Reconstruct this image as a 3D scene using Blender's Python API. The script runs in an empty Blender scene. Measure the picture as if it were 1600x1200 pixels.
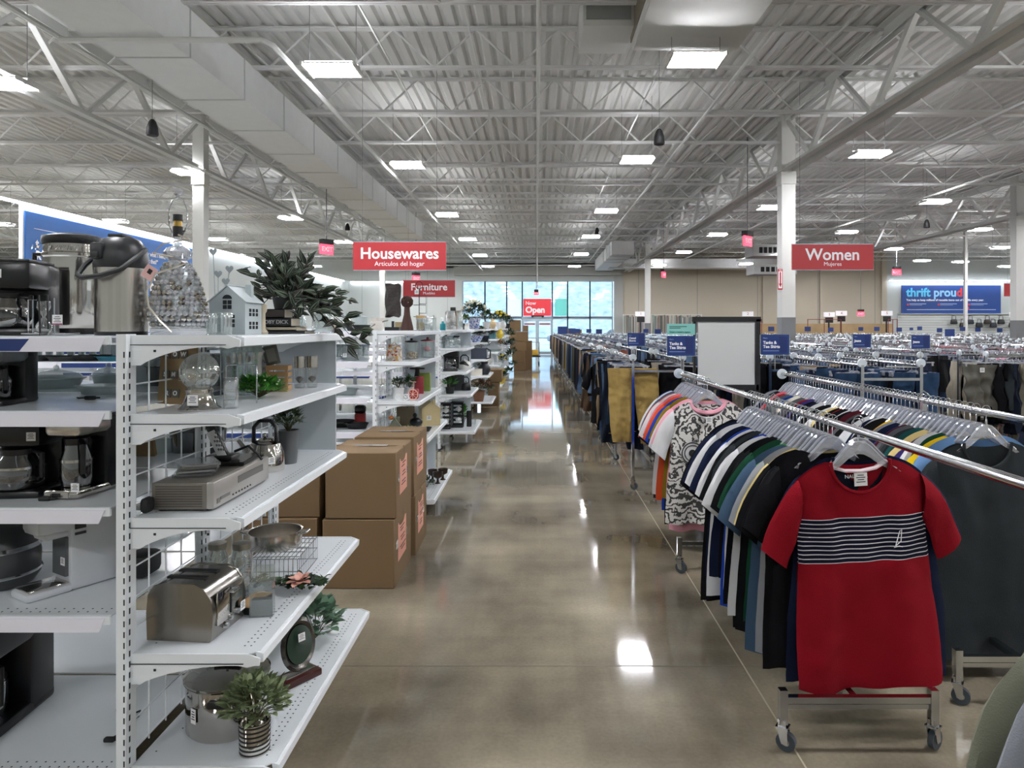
import bpy, bmesh, math, random
from mathutils import Vector, Matrix, Euler, noise
import numpy as np
SC = bpy.context.scene
COL = SC.collection
PI = math.pi
F, VX, VY, EYE = 1100.0, 838.0, 512.0, 1.6
def lin(h):
    h = h.lstrip('#'); o = []
    for i in (0, 2, 4):
        c = int(h[i:i+2], 16) / 255
        o.append(c / 12.92 if c <= .04045 else ((c + .055) / 1.055) ** 2.4)
    return (*o, 1)
def wx(x, Y): return (x - VX) * Y / F          # photo column -> metres across at distance Y
def wz(y, Y): return EYE - (y - VY) * Y / F    # photo row -> height at distance Y
# ------------------------------------------------------------------ camera, sky, exposure
cd = bpy.data.cameras.new('camera'); cam = bpy.data.objects.new('camera', cd); COL.objects.link(cam)
cam.location = (0, 0, EYE); cam.rotation_euler = (PI/2, 0, 0)
cd.sensor_width = 36; cd.lens = F * 36 / 1600
cd.shift_x = -38 / 1600; cd.shift_y = -88 / 1600
cd.clip_start = .05; cd.clip_end = 400
SC.camera = cam
SC.view_settings.view_transform = 'Standard'; SC.view_settings.look = 'None'
SC.view_settings.gamma = 1; SC.view_settings.use_curve_mapping = False
SC.view_settings.exposure = 1.27
w = bpy.data.worlds.new('sky'); SC.world = w; w.use_nodes = True
wn = w.node_tree.nodes; wn.clear()
wo = wn.new('ShaderNodeOutputWorld'); wb = wn.new('ShaderNodeBackground')
wb.inputs[0].default_value = (.74, .87, 1, 1); wb.inputs[1].default_value = 2.0
w.node_tree.links.new(wb.outputs[0], wo.inputs[0])
LAMP = 77.0          # radiance of the ceiling fixtures
SC.cycles.use_denoising = True
SC.cycles.max_bounces = 8; SC.cycles.diffuse_bounces = 5; SC.cycles.glossy_bounces = 3
SC.cycles.transparent_max_bounces = 14; SC.cycles.transmission_bounces = 4
SC.cycles.caustics_reflective = False; SC.cycles.caustics_refractive = False
SC.cycles.sample_clamp_indirect = 6
SC.cycles.use_adaptive_sampling = True; SC.cycles.adaptive_threshold = .02
# ------------------------------------------------------------------ materials
_m = {}
def M(name, col='#808080', rough=.5, metal=0, bump=0, bscale=40, coat=0, emit=None, es=0, var=0, vscale=6, spec=.5, sheen=0):
    if name in _m: return _m[name]
    m = bpy.data.materials.new(name); m.use_nodes = True; nt = m.node_tree
    b = nt.nodes['Principled BSDF']
    c = lin(col) if isinstance(col, str) else col
    b.inputs['Base Color'].default_value = c
    b.inputs['Roughness'].default_value = rough; b.inputs['Metallic'].default_value = metal
    b.inputs['Coat Weight'].default_value = coat; b.inputs['Specular IOR Level'].default_value = spec
    if sheen: b.inputs['Sheen Weight'].default_value = sheen
    if emit: b.inputs['Emission Color'].default_value = lin(emit); b.inputs['Emission Strength'].default_value = es
    if bump or var:
        tc = nt.nodes.new('ShaderNodeTexCoord'); n = nt.nodes.new('ShaderNodeTexNoise')
        n.inputs['Scale'].default_value = vscale if var else bscale; n.inputs['Detail'].default_value = 4
        nt.links.new(tc.outputs['Object'], n.inputs['Vector'])
        if var:
            mx = nt.nodes.new('ShaderNodeMix'); mx.data_type = 'RGBA'
            mx.inputs['A'].default_value = (*[v * (1 - var) for v in c[:3]], 1)
            mx.inputs['B'].default_value = (*[min(1, v * (1 + var)) for v in c[:3]], 1)
            nt.links.new(n.outputs['Fac'], mx.inputs['Factor']); nt.links.new(mx.outputs['Result'], b.inputs['Base Color'])
        if bump:
            n2 = nt.nodes.new('ShaderNodeTexNoise'); n2.inputs['Scale'].default_value = bscale
            nt.links.new(tc.outputs['Object'], n2.inputs['Vector'])
            bp = nt.nodes.new('ShaderNodeBump'); bp.inputs['Strength'].default_value = bump; bp.inputs['Distance'].default_value = .01
            nt.links.new(n2.outputs['Fac'], bp.inputs['Height']); nt.links.new(bp.outputs['Normal'], b.inputs['Normal'])
    _m[name] = m; return m
def glass(name, tint='#f2f6f6', refl=.12, rough=.03, body=0., bodycol='#ffffff', hi=.75):
    """clear glass or clear plastic: see-through, mirror-like towards its edges, body = milky share"""
    if name in _m: return _m[name]
    m = bpy.data.materials.new(name); m.use_nodes = True; nt = m.node_tree; nt.nodes.clear()
    o = nt.nodes.new('ShaderNodeOutputMaterial'); t = nt.nodes.new('ShaderNodeBsdfTransparent'); t.inputs[0].default_value = lin(tint)
    g = nt.nodes.new('ShaderNodeBsdfGlossy'); g.inputs['Roughness'].default_value = rough; g.inputs[0].default_value = (1, 1, 1, 1)
    lw = nt.nodes.new('ShaderNodeLayerWeight'); lw.inputs[0].default_value = .35
    mr = nt.nodes.new('ShaderNodeMapRange'); mr.inputs['To Min'].default_value = refl; mr.inputs['To Max'].default_value = hi
    mx = nt.nodes.new('ShaderNodeMixShader')
    nt.links.new(lw.outputs['Facing'], mr.inputs['Value']); nt.links.new(mr.outputs[0], mx.inputs[0])
    nt.links.new(t.outputs[0], mx.inputs[1]); nt.links.new(g.outputs[0], mx.inputs[2])
    last = mx
    if body:
        d = nt.nodes.new('ShaderNodeBsdfDiffuse'); d.inputs[0].default_value = lin(bodycol)
        m2 = nt.nodes.new('ShaderNodeMixShader'); m2.inputs[0].default_value = body
        nt.links.new(mx.outputs[0], m2.inputs[1]); nt.links.new(d.outputs[0], m2.inputs[2]); last = m2
    nt.links.new(last.outputs[0], o.inputs[0]); _m[name] = m; return m
WHITE = M('white_powder_coat', '#e6ebef', .32)
DECK = M('shelf_deck_enamel', '#dbe1e5', .2)
STRIP = M('price_strip_plastic', '#e8e8f2', .3)
BLUE = M('blue_print', '#1b3570', .4)
HOLE = M('dark_hole', '#20252b', .8)
CHROME = M('chrome', '#c9cbce', .13, 1)
STEEL = M('brushed_steel_glints', '#c4bfb8', .24, 1, var=.22, vscale=30)
_mp = STEEL.node_tree.nodes.new('ShaderNodeMapping'); _mp.inputs['Scale'].default_value = (2.2, 2.2, .02); _tc = STEEL.node_tree.nodes.new('ShaderNodeTexCoord'); STEEL.node_tree.links.new(_tc.outputs['Object'], _mp.inputs[0])  # upright streaks of reflected light painted into the steel colour
for _n in STEEL.node_tree.nodes:
    if _n.type == 'TEX_NOISE': STEEL.node_tree.links.new(_mp.outputs[0], _n.inputs['Vector'])
MIRROR = M('polished_steel', '#c8c4be', .09, 1)
BLACK = M('black_plastic', '#0c0d10', .28)
MATTE = M('matte_black', '#101114', .6)
WPL = M('white_plastic', '#d7d9dc', .35)
RUB = M('grey_rubber', '#3c444c', .5)
DISC = M('rail_end_disc', '#c7d0d6', .35)
GLASS = glass('clear_glass', refl=.1, body=.05)
ACRY = glass('clear_acrylic', '#e9f0f0', refl=.12, body=.04)
CRYS = glass('cut_crystal', '#dfe4ea', refl=.5, rough=.03, body=.25, bodycol='#e8ecf4')
HANG = glass('hanger_plastic', '#eef1f5', refl=.16, rough=.08, body=.17, bodycol='#f4f6ff', hi=.8)
WGL = glass('window_glass', '#f4fbff', refl=.03, hi=.3)
WOODL = M('light_wood', '#8d7552', .6, var=.25, vscale=18)
WOODD = M('dark_wood', '#3b1512', .35)
PAPER = M('paper', '#e6e6e6', .7)
INK = M('ink', '#15161a', .7)
MAG = M('magenta_print', '#8d1d55', .6)
GREEN = M('leaf_green', '#3d5a35', .55, var=.3)
GREEN2 = M('leaf_bright', '#3f9423', .5, var=.3)
GREEN3 = M('leaf_sage', '#7c8a66', .6, var=.25)
GREEN4 = M('leaf_dark', '#1d3321', .5, var=.3)
SOIL = M('soil', '#2a2018', .9)
CARD = M('cardboard', '#776043', .85, var=.08, vscale=5)
CARDD = M('cardboard_side', '#73553a', .85, var=.08, vscale=5)
TAPE = glass('packing_tape', '#d8cfc0', refl=.15, rough=.15, body=.1)
PINK = M('pink_paper', '#dd9f8c', .7)
STEELW = M('painted_steel', '#b9bbba', .5)
RED = M('sign_red', '#b02a30', .45)
SIGNW = M('sign_white', '#f0f0f2', .45)
# ------------------------------------------------------------------ mesh builder
class MB:
    def __init__(s): s.v = []; s.f = []; s.mi = []; s.M = Matrix()
    def add(s, vs, fs, m=0):
        b = len(s.v); T = s.M
        s.v += [tuple(T @ Vector(p)) for p in vs]
        s.f += [tuple(i + b for i in f) for f in fs]
        s.mi += ([m] * len(fs)) if isinstance(m, int) else list(m)
        return s
    def box(s, c, d, m=0, r=0):
        x, y, z = [k / 2 for k in d]; R = Euler((0, 0, r)).to_matrix() if not isinstance(r, tuple) else Euler(r).to_matrix()
        vs = [Vector(c) + R @ Vector((sx * x, sy * y, sz * z)) for sx in (-1, 1) for sy in (-1, 1) for sz in (-1, 1)]
        return s.add(vs, [(0, 1, 3, 2), (4, 6, 7, 5), (0, 4, 5, 1), (2, 3, 7, 6), (0, 2, 6, 4), (1, 5, 7, 3)], m)
    def rbox(s, c, d, b=.01, m=0, r=0, seg=2, taper=1):
        bm = bmesh.new(); bmesh.ops.create_cube(bm, size=1)
        for v in bm.verts:
            k = taper if v.co.z > 0 else 1
            v.co = Vector((v.co.x * d[0] * k, v.co.y * d[1] * k, v.co.z * d[2]))
        bmesh.ops.bevel(bm, geom=bm.edges[:], offset=min(b, min(d) * .49), segments=seg, affect='EDGES', profile=.5)
        R = Euler((0, 0, r)).to_matrix() if not isinstance(r, tuple) else Euler(r).to_matrix()
        bm.verts.index_update()
        vs = [Vector(c) + R @ v.co for v in bm.verts]; fs = [tuple(v.index for v in f.verts) for f in bm.faces]
        bm.free(); return s.add(vs, fs, m)
    def tube(s, pts, r, n=8, m=0, closed=False, flat=1):
        pts = [Vector(p) for p in pts]; k = len(pts)
        rr = r if isinstance(r, (list, tuple)) else [r] * k
        vs = []; N = None
        for i, p in enumerate(pts):
            a = pts[(i - 1) % k] if (i or closed) else p; b = pts[(i + 1) % k] if (i < k - 1 or closed) else p
            t = (b - a)
            t = t.normalized() if t.length > 1e-9 else Vector((0, 0, 1))
            if N is None:
                N = t.orthogonal().normalized()
            else:
                N = N - t * N.dot(t)
                N = N.normalized() if N.length > 1e-6 else t.orthogonal().normalized()
            B = t.cross(N)
            for j in range(n):
                q = 2 * PI * j / n
                vs.append(p + (N * math.cos(q) + B * math.sin(q) * flat) * rr[i])
        fs = []
        for i in range(k if closed else k - 1):
            for j in range(n):
                i2 = (i + 1) % k
                fs.append((i * n + j, i * n + (j + 1) % n, i2 * n + (j + 1) % n, i2 * n + j))
        if not closed:
            fs.append(tuple(range(n - 1, -1, -1))); fs.append(tuple((k - 1) * n + j for j in range(n)))
        return s.add(vs, fs, m)
    def lathe(s, prof, c=(0, 0, 0), n=24, m=0, sx=1, sy=1, rib=0, nr=0):
        vs = []; fs = []; k = len(prof)
        for (r, z) in prof:
            for j in range(n):
                q = 2 * PI * j / n; rr = max(r, 1e-5) * (1 + (rib * (.5 + .5 * math.cos(q * nr)) if nr else 0))
                vs.append((c[0] + rr * sx * math.cos(q), c[1] + rr * sy * math.sin(q), c[2] + z))
        for i in range(k - 1):
            for j in range(n):
                fs.append((i * n + j, i * n + (j + 1) % n, (i + 1) * n + (j + 1) % n, (i + 1) * n + j))
        return s.add(vs, fs, m)
    def cyl(s, c, r, h, n=20, m=0): return s.lathe([(0, 0), (r, 0), (r, h), (0, h)], c, n, m)
    def prism(s, poly, a, b, m=0, plane='XZ'):
        f = {'XZ': lambda u, v, d: (u, d, v), 'YZ': lambda u, v, d: (d, u, v), 'XY': lambda u, v, d: (u, v, d)}[plane]
        n = len(poly)
        vs = [f(u, v, a) for u, v in poly] + [f(u, v, b) for u, v in poly]
        fs = [tuple(range(n)), tuple(range(2 * n - 1, n - 1, -1))] + [(i, i + n, (i + 1) % n + n, (i + 1) % n) for i in range(n)]
        return s.add(vs, fs, m)
    def sphere(s, c, r, n=16, m=0, q=(1, 1, 1)):
        k = max(6, n // 2)
        return s.add(*_sph(c, r, n, k, q), m)
    def grid(s, fn, nu, nv, m=0):
        vs = [fn(i / nu, j / nv) for j in range(nv + 1) for i in range(nu + 1)]
        fs = [(j * (nu + 1) + i, j * (nu + 1) + i + 1, (j + 1) * (nu + 1) + i + 1, (j + 1) * (nu + 1) + i) for j in range(nv) for i in range(nu)]
        return s.add(vs, fs, m)
    def leaf(s, p, d, L, W, m=0, droop=.3, up=None):
        d = Vector(d).normalized(); p = Vector(p); up = Vector(up or (0, 0, 1))
        sd = d.cross(up); sd = sd.normalized() if sd.length > 1e-3 else Vector((1, 0, 0)); nn = sd.cross(d)
        P = lambda t, w, h: p + d * L * t + sd * W * w + nn * L * h
        vs = [P(0, 0, 0), P(.35, -.5, .04 - droop * .1), P(.35, 0, -.04 - droop * .1), P(.35, .5, .04 - droop * .1),
              P(.7, -.38, -droop * .35), P(.7, 0, -.05 - droop * .35), P(.7, .38, -droop * .35), P(1, 0, -droop)]
        return s.add(vs, [(0, 2, 1), (0, 3, 2), (1, 2, 5, 4), (2, 3, 6, 5), (4, 5, 7), (5, 6, 7)], m)
    def build(s, name, mats, parent=None, ang=40, loc=None, rz=0):
        me = bpy.data.meshes.new(name); me.from_pydata(s.v, [], s.f)
        if not isinstance(mats, (list, tuple)): mats = [mats]
        for q in mats: me.materials.append(q)
        if max(s.mi or [0]) > 0: me.polygons.foreach_set('material_index', s.mi)
        me.shade_smooth(); me.set_sharp_from_angle(angle=math.radians(ang))
        o = bpy.data.objects.new(name, me); COL.objects.link(o)
        if parent: o.parent = parent
        if loc: o.location = loc
        if rz: o.rotation_euler = (0, 0, rz)
        return o
def _sph(c, r, n, k, q):
    vs = [(c[0], c[1], c[2] - r * q[2])]; fs = []
    for i in range(1, k):
        a = -PI/2 + PI * i / k
        for j in range(n):
            b = 2 * PI * j / n
            vs.append((c[0] + r * q[0] * math.cos(a) * math.cos(b), c[1] + r * q[1] * math.cos(a) * math.sin(b), c[2] + r * q[2] * math.sin(a)))
    vs.append((c[0], c[1], c[2] + r * q[2])); T = len(vs) - 1
    for j in range(n):
        j2 = (j + 1) % n
        fs.append((0, 1 + j2, 1 + j)); fs.append((T, T - n + j, T - n + j2))
        for i in range(k - 2): fs.append((1 + i * n + j, 1 + i * n + j2, 1 + (i + 1) * n + j2, 1 + (i + 1) * n + j))
    return vs, fs
def tag(o, label, cat=None, group=None, kind=None):
    if label: o['label'] = label
    if cat: o['category'] = cat
    if group: o['group'] = group
    if kind: o['kind'] = kind
    return o
def thing(name, label, cat, loc=(0, 0, 0), rz=0, group=None):
    o = bpy.data.objects.new(name, None); COL.objects.link(o); o.empty_display_size = .05
    o.location = loc; o.rotation_euler = (0, 0, rz)
    return tag(o, label, cat, group)
def struct(o, label=None): return tag(o, label, None, None, 'structure')
def copy_tree(o, parent=None):
    c = o.copy(); COL.objects.link(c)
    if parent: c.parent = parent
    for ch in KIDS.get(o.name) or [k for k in o.children]: copy_tree(ch, c)
    return c
KIDS = {}
def text(body, size, mat, loc, parent=None, rot=(PI/2, 0, 0), align='CENTER', bold=0., name='lettering', ext=.0008, sx=1):
    cu = bpy.data.curves.new(name, 'FONT'); cu.body = body; cu.size = size; cu.extrude = ext; cu.offset = bold
    cu.align_x = align; cu.align_y = 'CENTER'; cu.materials.append(mat); cu.resolution_u = 3
    o = bpy.data.objects.new(name, cu); COL.objects.link(o); o.location = loc; o.rotation_euler = rot; o.scale = (sx, 1, 1)
    if parent: o.parent = parent
    return o
def price_tag(parent, loc, s=.03, rz=0, tilt=0, mag=False):
    """white sticker with small print; faces -Y before turning"""
    b = MB(); b.box((0, 0, 0), (s, .0012, s)); 
    for k in range(4): b.box((0, -.0009, s * (.32 - k * .17)), (s * (.7 if k % 2 else .5), .0006, s * .06), 1)
    if mag: b.box((0, -.0009, -s * .42), (s, .0008, s * .12), 2)
    o = b.build('price_tag', [PAPER, INK, MAG], parent, loc=loc); o.rotation_euler = (tilt, 0, rz); return o
# ------------------------------------------------------------------ the building
WY = 42.0; CZ = 6.2; XL, XR, YB = -31.0, 33.0, -9.0
def floor_mat():
    m = bpy.data.materials.new('polished_concrete'); m.use_nodes = True; nt = m.node_tree; b = nt.nodes['Principled BSDF']
    tc = nt.nodes.new('ShaderNodeTexCoord')
    def nz(scale, det, st=None):
        n = nt.nodes.new('ShaderNodeTexNoise'); n.inputs['Scale'].default_value = scale; n.inputs['Detail'].default_value = det
        if st:
            mp = nt.nodes.new('ShaderNodeMapping'); mp.inputs['Scale'].default_value = st
            nt.links.new(tc.outputs['Object'], mp.inputs[0]); nt.links.new(mp.outputs[0], n.inputs['Vector'])
        else: nt.links.new(tc.outputs['Object'], n.inputs['Vector'])
        return n
    a = nz(.9, 6, (1, .8, 1)); r = nt.nodes.new('ShaderNodeValToRGB')
    e = r.color_ramp.elements; e[0].position = .36; e[0].color = lin('#5f584c'); e[1].position = .64; e[1].color = lin('#9f9683')
    nt.links.new(a.outputs['Fac'], r.inputs[0])
    s = nz(1.4, 4, (.12, 2.2, 1)); mx = nt.nodes.new('ShaderNodeMix'); mx.data_type = 'RGBA'; mx.blend_type = 'MULTIPLY'; mx.inputs['Factor'].default_value = .6
    r2 = nt.nodes.new('ShaderNodeValToRGB'); r2.color_ramp.elements[0].color = (.72, .72, .72, 1); r2.color_ramp.elements[1].color = (1.12, 1.12, 1.12, 1)
    r2.color_ramp.elements[0].position = .35; r2.color_ramp.elements[1].position = .65
    nt.links.new(s.outputs['Fac'], r2.inputs[0]); nt.links.new(r.outputs[0], mx.inputs['A']); nt.links.new(r2.outputs[0], mx.inputs['B'])
    s3 = nz(1.3, 4, (2.6, .10, 1)); mx3 = nt.nodes.new('ShaderNodeMix'); mx3.data_type = 'RGBA'; mx3.blend_type = 'MULTIPLY'; mx3.inputs['Factor'].default_value = .55
    r3 = nt.nodes.new('ShaderNodeValToRGB'); r3.color_ramp.elements[0].color = (.80, .79, .78, 1); r3.color_ramp.elements[1].color = (1.25, 1.24, 1.2, 1); r3.color_ramp.elements[0].position = .42; r3.color_ramp.elements[1].position = .72
    nt.links.new(s3.outputs['Fac'], r3.inputs[0]); nt.links.new(mx.outputs['Result'], mx3.inputs['A']); nt.links.new(r3.outputs[0], mx3.inputs['B']); mx = mx3
    g = nz(60, 3); mx2 = nt.nodes.new('ShaderNodeMix'); mx2.data_type = 'RGBA'; mx2.blend_type = 'OVERLAY'; mx2.inputs['Factor'].default_value = .18
    nt.links.new(mx.outputs['Result'], mx2.inputs['A']); nt.links.new(g.outputs['Fac'], mx2.inputs['B']); nt.links.new(mx2.outputs['Result'], b.inputs['Base Color'])
    q = nz(2.2, 5); mr = nt.nodes.new('ShaderNodeMapRange'); mr.inputs['To Min'].default_value = .03; mr.inputs['To Max'].default_value = .10
    nt.links.new(q.outputs['Fac'], mr.inputs['Value']); nt.links.new(mr.outputs[0], b.inputs['Roughness'])
    h = nz(7, 3); bp = nt.nodes.new('ShaderNodeBump'); bp.inputs['Strength'].default_value = .008; bp.inputs['Distance'].default_value = .01
    nt.links.new(h.outputs['Fac'], bp.inputs['Height']); nt.links.new(bp.outputs[0], b.inputs['Normal'])
    b.inputs['Specular IOR Level'].default_value = .5
    return m
b = MB(); b.box(((XL + XR) / 2, (YB + WY) / 2, -.1), (XR - XL, WY - YB, .2)); struct(b.build('floor', floor_mat()), 'polished brown concrete floor')
JOINT = M('joint_filler', '#a39a84', .6); JD = M('saw_cut', '#6c6355', .7)
k = 0
for x in (.98, 9.8, -8.4):
    k += 1; struct(MB().box((x, 16, .0006), (.007, 52, .0012)).build('trim_%d' % k, JOINT), 'pale control joint running down the floor')
for y in (3.33, 12.0, 20.7, 29.4):
    k += 1; struct(MB().box((1, y, .0006), (60, .006, .0012)).build('trim_%d' % k, JD), 'thin saw cut across the floor')
ROOFM = M('roof_deck_paint', '#cfd0ce', .7); JM = M('joist_paint', '#d2d3d2', .6); GIRD = M('girder_paint', '#d6d8d6', .55)
vs = []; fs = []; x = XL; i = 0; P = .23
while x < XR:
    for dx, z in ((0, 0), (.10, 0), (.135, .06), (.195, .06)): vs += [(x + dx, YB, CZ + z), (x + dx, WY, CZ + z)]
    x += P
n = len(vs) // 2
fs = [(2 * i, 2 * i + 1, 2 * i + 3, 2 * i + 2) for i in range(n - 1)]
b = MB(); b.add(vs, fs); b.box(((XL + XR) / 2, (YB + WY) / 2, CZ + .15), (XR - XL, WY - YB, .1)); struct(b.build('ceiling', ROOFM, ang=10), 'white corrugated metal roof deck')
def joist(L):
    b = MB(); zt, zb = CZ - .035, CZ - .66
    for z in (zt, zb):
        for s in (-1, 1): b.box((L / 2, s * .028, z), (L, .045, .012)); b.box((L / 2, s * .012, z + (-.025 if z == zt else .025)), (L, .008, .05))
    n = max(2, round(L / 1.25)); st = L / n
    for i in range(n):
        x0 = i * st
        b.tube([(x0, 0, zt - .02), (x0 + st / 2, 0, zb + .02)], .018, 5); b.tube([(x0 + st / 2, 0, zb + .02), (x0 + st, 0, zt - .02)], .018, 5)
    return b
bays = [(-31, -19.8), (-19.8, -7.2), (-7.2, 5.36), (5.36, 14.5), (14.5, 33)]
bn = ['beyond the blue wall sign', 'over the housewares wall', 'over the aisle', 'over the clothing racks', 'over the far clothing racks']
for bi, (x0, x1) in enumerate(bays):
    src = None
    for q in range(17):
        y = 6.36 + 2.18 * q
        if (x0 > 6 and y < 6) : continue
        if src is None: src = joist(x1 - x0).build('roof_joist', JM); o = src
        else: o = src.copy(); COL.objects.link(o)
        o.location = (x0, y, 0)
        tag(o, 'white open-web steel roof joist in the bay ' + bn[bi], 'roof joist', 'roof joists ' + bn[bi])
def girder(x, lab, shift=0):
    b = MB(); y0, y1 = -2, WY; zt, zb = CZ - .12, 4.98
    for z, h in ((zt, .16), (zb, .12)):
        for s in (-1, 1): b.box((s * .07, (y0 + y1) / 2, z), (.012, y1 - y0, h)); b.box((s * .13, (y0 + y1) / 2, z + (h / 2 if z == zt else -h / 2)), (.13, y1 - y0, .014))
    y = 15.1 - 2.6 * 7 + shift
    while y < y1 - 2.6:
        if y > y0:
            b.tube([(0, y, zt), (0, y + 1.3, zb)], .062, 4); b.tube([(0, y + 1.3, zb), (0, y + 2.6, zt)], .045, 4)
        y += 2.6
    o = b.build('roof_girder', GIRD); o.location = (x, 0, 0); tag(o, lab, 'roof girder')
girder(-7.2, 'white steel roof truss running over the housewares shelves')
girder(5.36, 'white steel roof truss over the column beside the Women sign')
girder(14.5, 'white steel roof truss far over the clothing racks', .9)
girder(-19.8, 'white steel roof truss behind the blue wall sign')
CW = M('column_white', '#c9cac6', .5); CG = M('column_grey', '#6d6f70', .5)
def column(x, y, w, lab, gb=True, z1=CZ - .05):
    t = thing('column', lab, 'column', (x, y, 0))
    h = 1.82 if gb else .3
    MB().box((0, 0, h / 2), (w + .008, w + .008, h), 0).build('painted_band', [CG], t)
    MB().box((0, 0, (h + z1) / 2), (w, w, z1 - h)).box((0, 0, 4.8), (w + .03, w + .03, .3)).build('shaft', [CW], t)
    MB().box((0, 0, .01), (w + .18, w + .18, .02)).build('base_plate', [CG], t)
    return t
column(-7.2, 15.1, .24, 'white steel column rising behind the crystal lamp shelf', False)
column(5.36, 15.1, .29, 'white column with grey lower band beside the Women sign')
column(-7.2, 33, .24, 'distant white column behind the Housewares sign', False)
column(5.36, 33.9, .24, 'distant white column with grey foot before the hanging linens')
column(14.5, 21.2, .28, 'white column with grey foot past the blue thrift sign')
column(18.9, 31.0, .12, 'thin white post standing in front of the blue thrift sign', False)
# walls
WALLG = M('wall_cool_white', '#b4bab8', .7); WALLB = M('wall_beige', '#b9b1a0', .75); WALLV = M('vestibule_grey', '#a8aaa6', .7); SEAM = M('wall_seam', '#8c8f8b', .8)
b = MB(); b.box(((XL - 4.43) / 2 , WY + .15, CZ / 2), (-4.43 - XL, .3, CZ)); b.box((.115, WY + .15, (CZ + 4.38) / 2), (9.09, .3, CZ - 4.38)); 
for x in (-10.4, -9.1, -7.8, -6.5, -5.3): b.box((x, WY - .003, 3.4), (.02, .01, 5.2), 1)
struct(b.build('wall_back', [WALLG, SEAM]), 'pale grey back wall with the glazed entrance')
b = MB(); b.box(((4.66 + 20.6) / 2, WY + .15, CZ / 2), (20.6 - 4.66, .3, CZ))
for x in (6.1, 9.6, 13.2, 16.8, 20.2): b.box((x, WY - .004, 3.1), (.03, .01, 6), 1)
struct(b.build('wall_entry', [WALLB, SEAM]), 'beige panelled wall to the side of the entrance')
b = MB(); b.box(((20.6 + XR) / 2, WY + .15, CZ / 2), (XR - 20.6, .3, CZ)); struct(b.build('wall_feature', [WALLG]), 'pale wall behind the blue thrift sign')
for i, (x, w_, h_) in enumerate(((4.9, .5, CZ), (13.6, .25, CZ), (17.0, .25, CZ), (20.7, .3, CZ))):
    struct(MB().box((x, WY - .08, h_ / 2), (w_, .14, h_)).build('trim_%d' % (20 + i), WALLB if i else WALLV), 'wall pilaster')
struct(MB().box((.1, WY - .25, 4.95), (9.9, .5, .5)).build('trim_30', WALLV), 'deep header above the entrance glazing')
struct(MB().box((XL - .1, (YB + WY) / 2, CZ / 2), (.2, WY - YB, CZ)).build('wall_far_left', WALLG)); struct(MB().box((XR + .1, (YB + WY) / 2, CZ / 2), (.2, WY - YB, CZ)).build('wall_right', WALLG))
struct(MB().box(((XL + XR) / 2, YB - .1, CZ / 2), (XR - XL, .2, CZ)).build('wall_front', WALLG))
struct(MB().box((-11.25, (15.34 + WY) / 2, 2.15), (.06, WY - 15.34, 4.3)).build('wall_left', WALLG), 'partition wall carrying the blue sign')
# entrance glazing
FR = M('aluminium_frame', '#9aa6ad', .4, .6)
mx_ = [wx(v, WY) for v in (723, 757.6, 791.6, 816, 863, 887, 922, 957)]
z_top, z_mid, z_door = wz(439, WY), wz(495.5, WY), 2.02
for i in range(7):
    x0, x1 = mx_[i], mx_[i + 1]; t = thing('window_%d' % (i + 1), 'tall glazed panel of the entrance wall', 'window'); t['kind'] = 'structure'; del t['category']
    f = MB()
    for x in (x0, x1): f.box((x, WY + .1, (z_top + z_mid) / 2), (.07, .14, z_top - z_mid))
    for z in (z_top, z_mid): f.box(((x0 + x1) / 2, WY + .1, z), (x1 - x0, .12, .08))
    f.build('window_frame', FR, t); MB().box(((x0 + x1) / 2, WY + .1, (z_top + z_mid) / 2), (x1 - x0 - .06, .01, z_top - z_mid - .06)).build('pane', WGL, t)
for i, (x0, x1) in enumerate(((mx_[0], mx_[1]), (mx_[1], mx_[2]), (mx_[2], mx_[3]), (mx_[4], mx_[5]), (mx_[5], mx_[6]), (mx_[6], mx_[7]))):
    t = thing('window_%d' % (i + 10), 'lower glazed panel of the entrance wall', 'window'); t['kind'] = 'structure'; del t['category']
    f = MB()
    for x in (x0, x1): f.box((x, WY + .1, z_mid / 2), (.07, .14, z_mid))
    for z in (z_mid - .06, .08): f.box(((x0 + x1) / 2, WY + .1, z), (x1 - x0, .12, .14))
    f.build('window_frame', FR, t); MB().box(((x0 + x1) / 2, WY + .1, z_mid / 2), (x1 - x0 - .06, .01, z_mid - .2)).build('pane', WGL, t)
for i, (x0, x1) in enumerate(((mx_[3], wx(839.5, WY)), (wx(839.5, WY), mx_[4]))):
    t = thing('door_%d' % (i + 1), 'glazed sliding entrance door leaf', 'door'); t['kind'] = 'structure'; del t['category']
    f = MB()
    for x in (x0 + .05, x1 - .05): f.box((x, WY + .05, z_door / 2), (.09, .08, z_door))
    for z in (z_door, .1, .98): f.box(((x0 + x1) / 2, WY + .05, z), (x1 - x0, .07, .13 if z < .9 else .06))
    f.box(((x0 + x1) / 2, WY + .05, (z_mid + z_door) / 2 + .04), (x1 - x0, .1, z_mid - z_door - .02))
    f.build('door_frame', FR, t); MB().box(((x0 + x1) / 2, WY + .05, z_door / 2), (x1 - x0 - .1, .01, z_door - .1)).build('pane', WGL, t)
    MB().box(((x0 + x1) / 2, WY + .03, z_door - .2), (x1 - x0 - .25, .01, .09)).build('red_notice', RED, t)
    MB().lathe([(0, 0), (.05, 0), (.05, .01), (0, .01)], n=12).build('round_decal', CG, t, loc=((x0 + x1) / 2, WY + .03, 1.2))
tag(MB().box((wx(840, WY), WY - .06, 2.3), (.75, .12, .06)).box((wx(832, WY), WY - .12, 2.27), (.12, .1, .12)).box((wx(848, WY), WY - .12, 2.27), (.12, .1, .12)).build('door_sensor', MATTE), 'black motion sensor bar mounted over the entrance doors', 'sensor')
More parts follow.
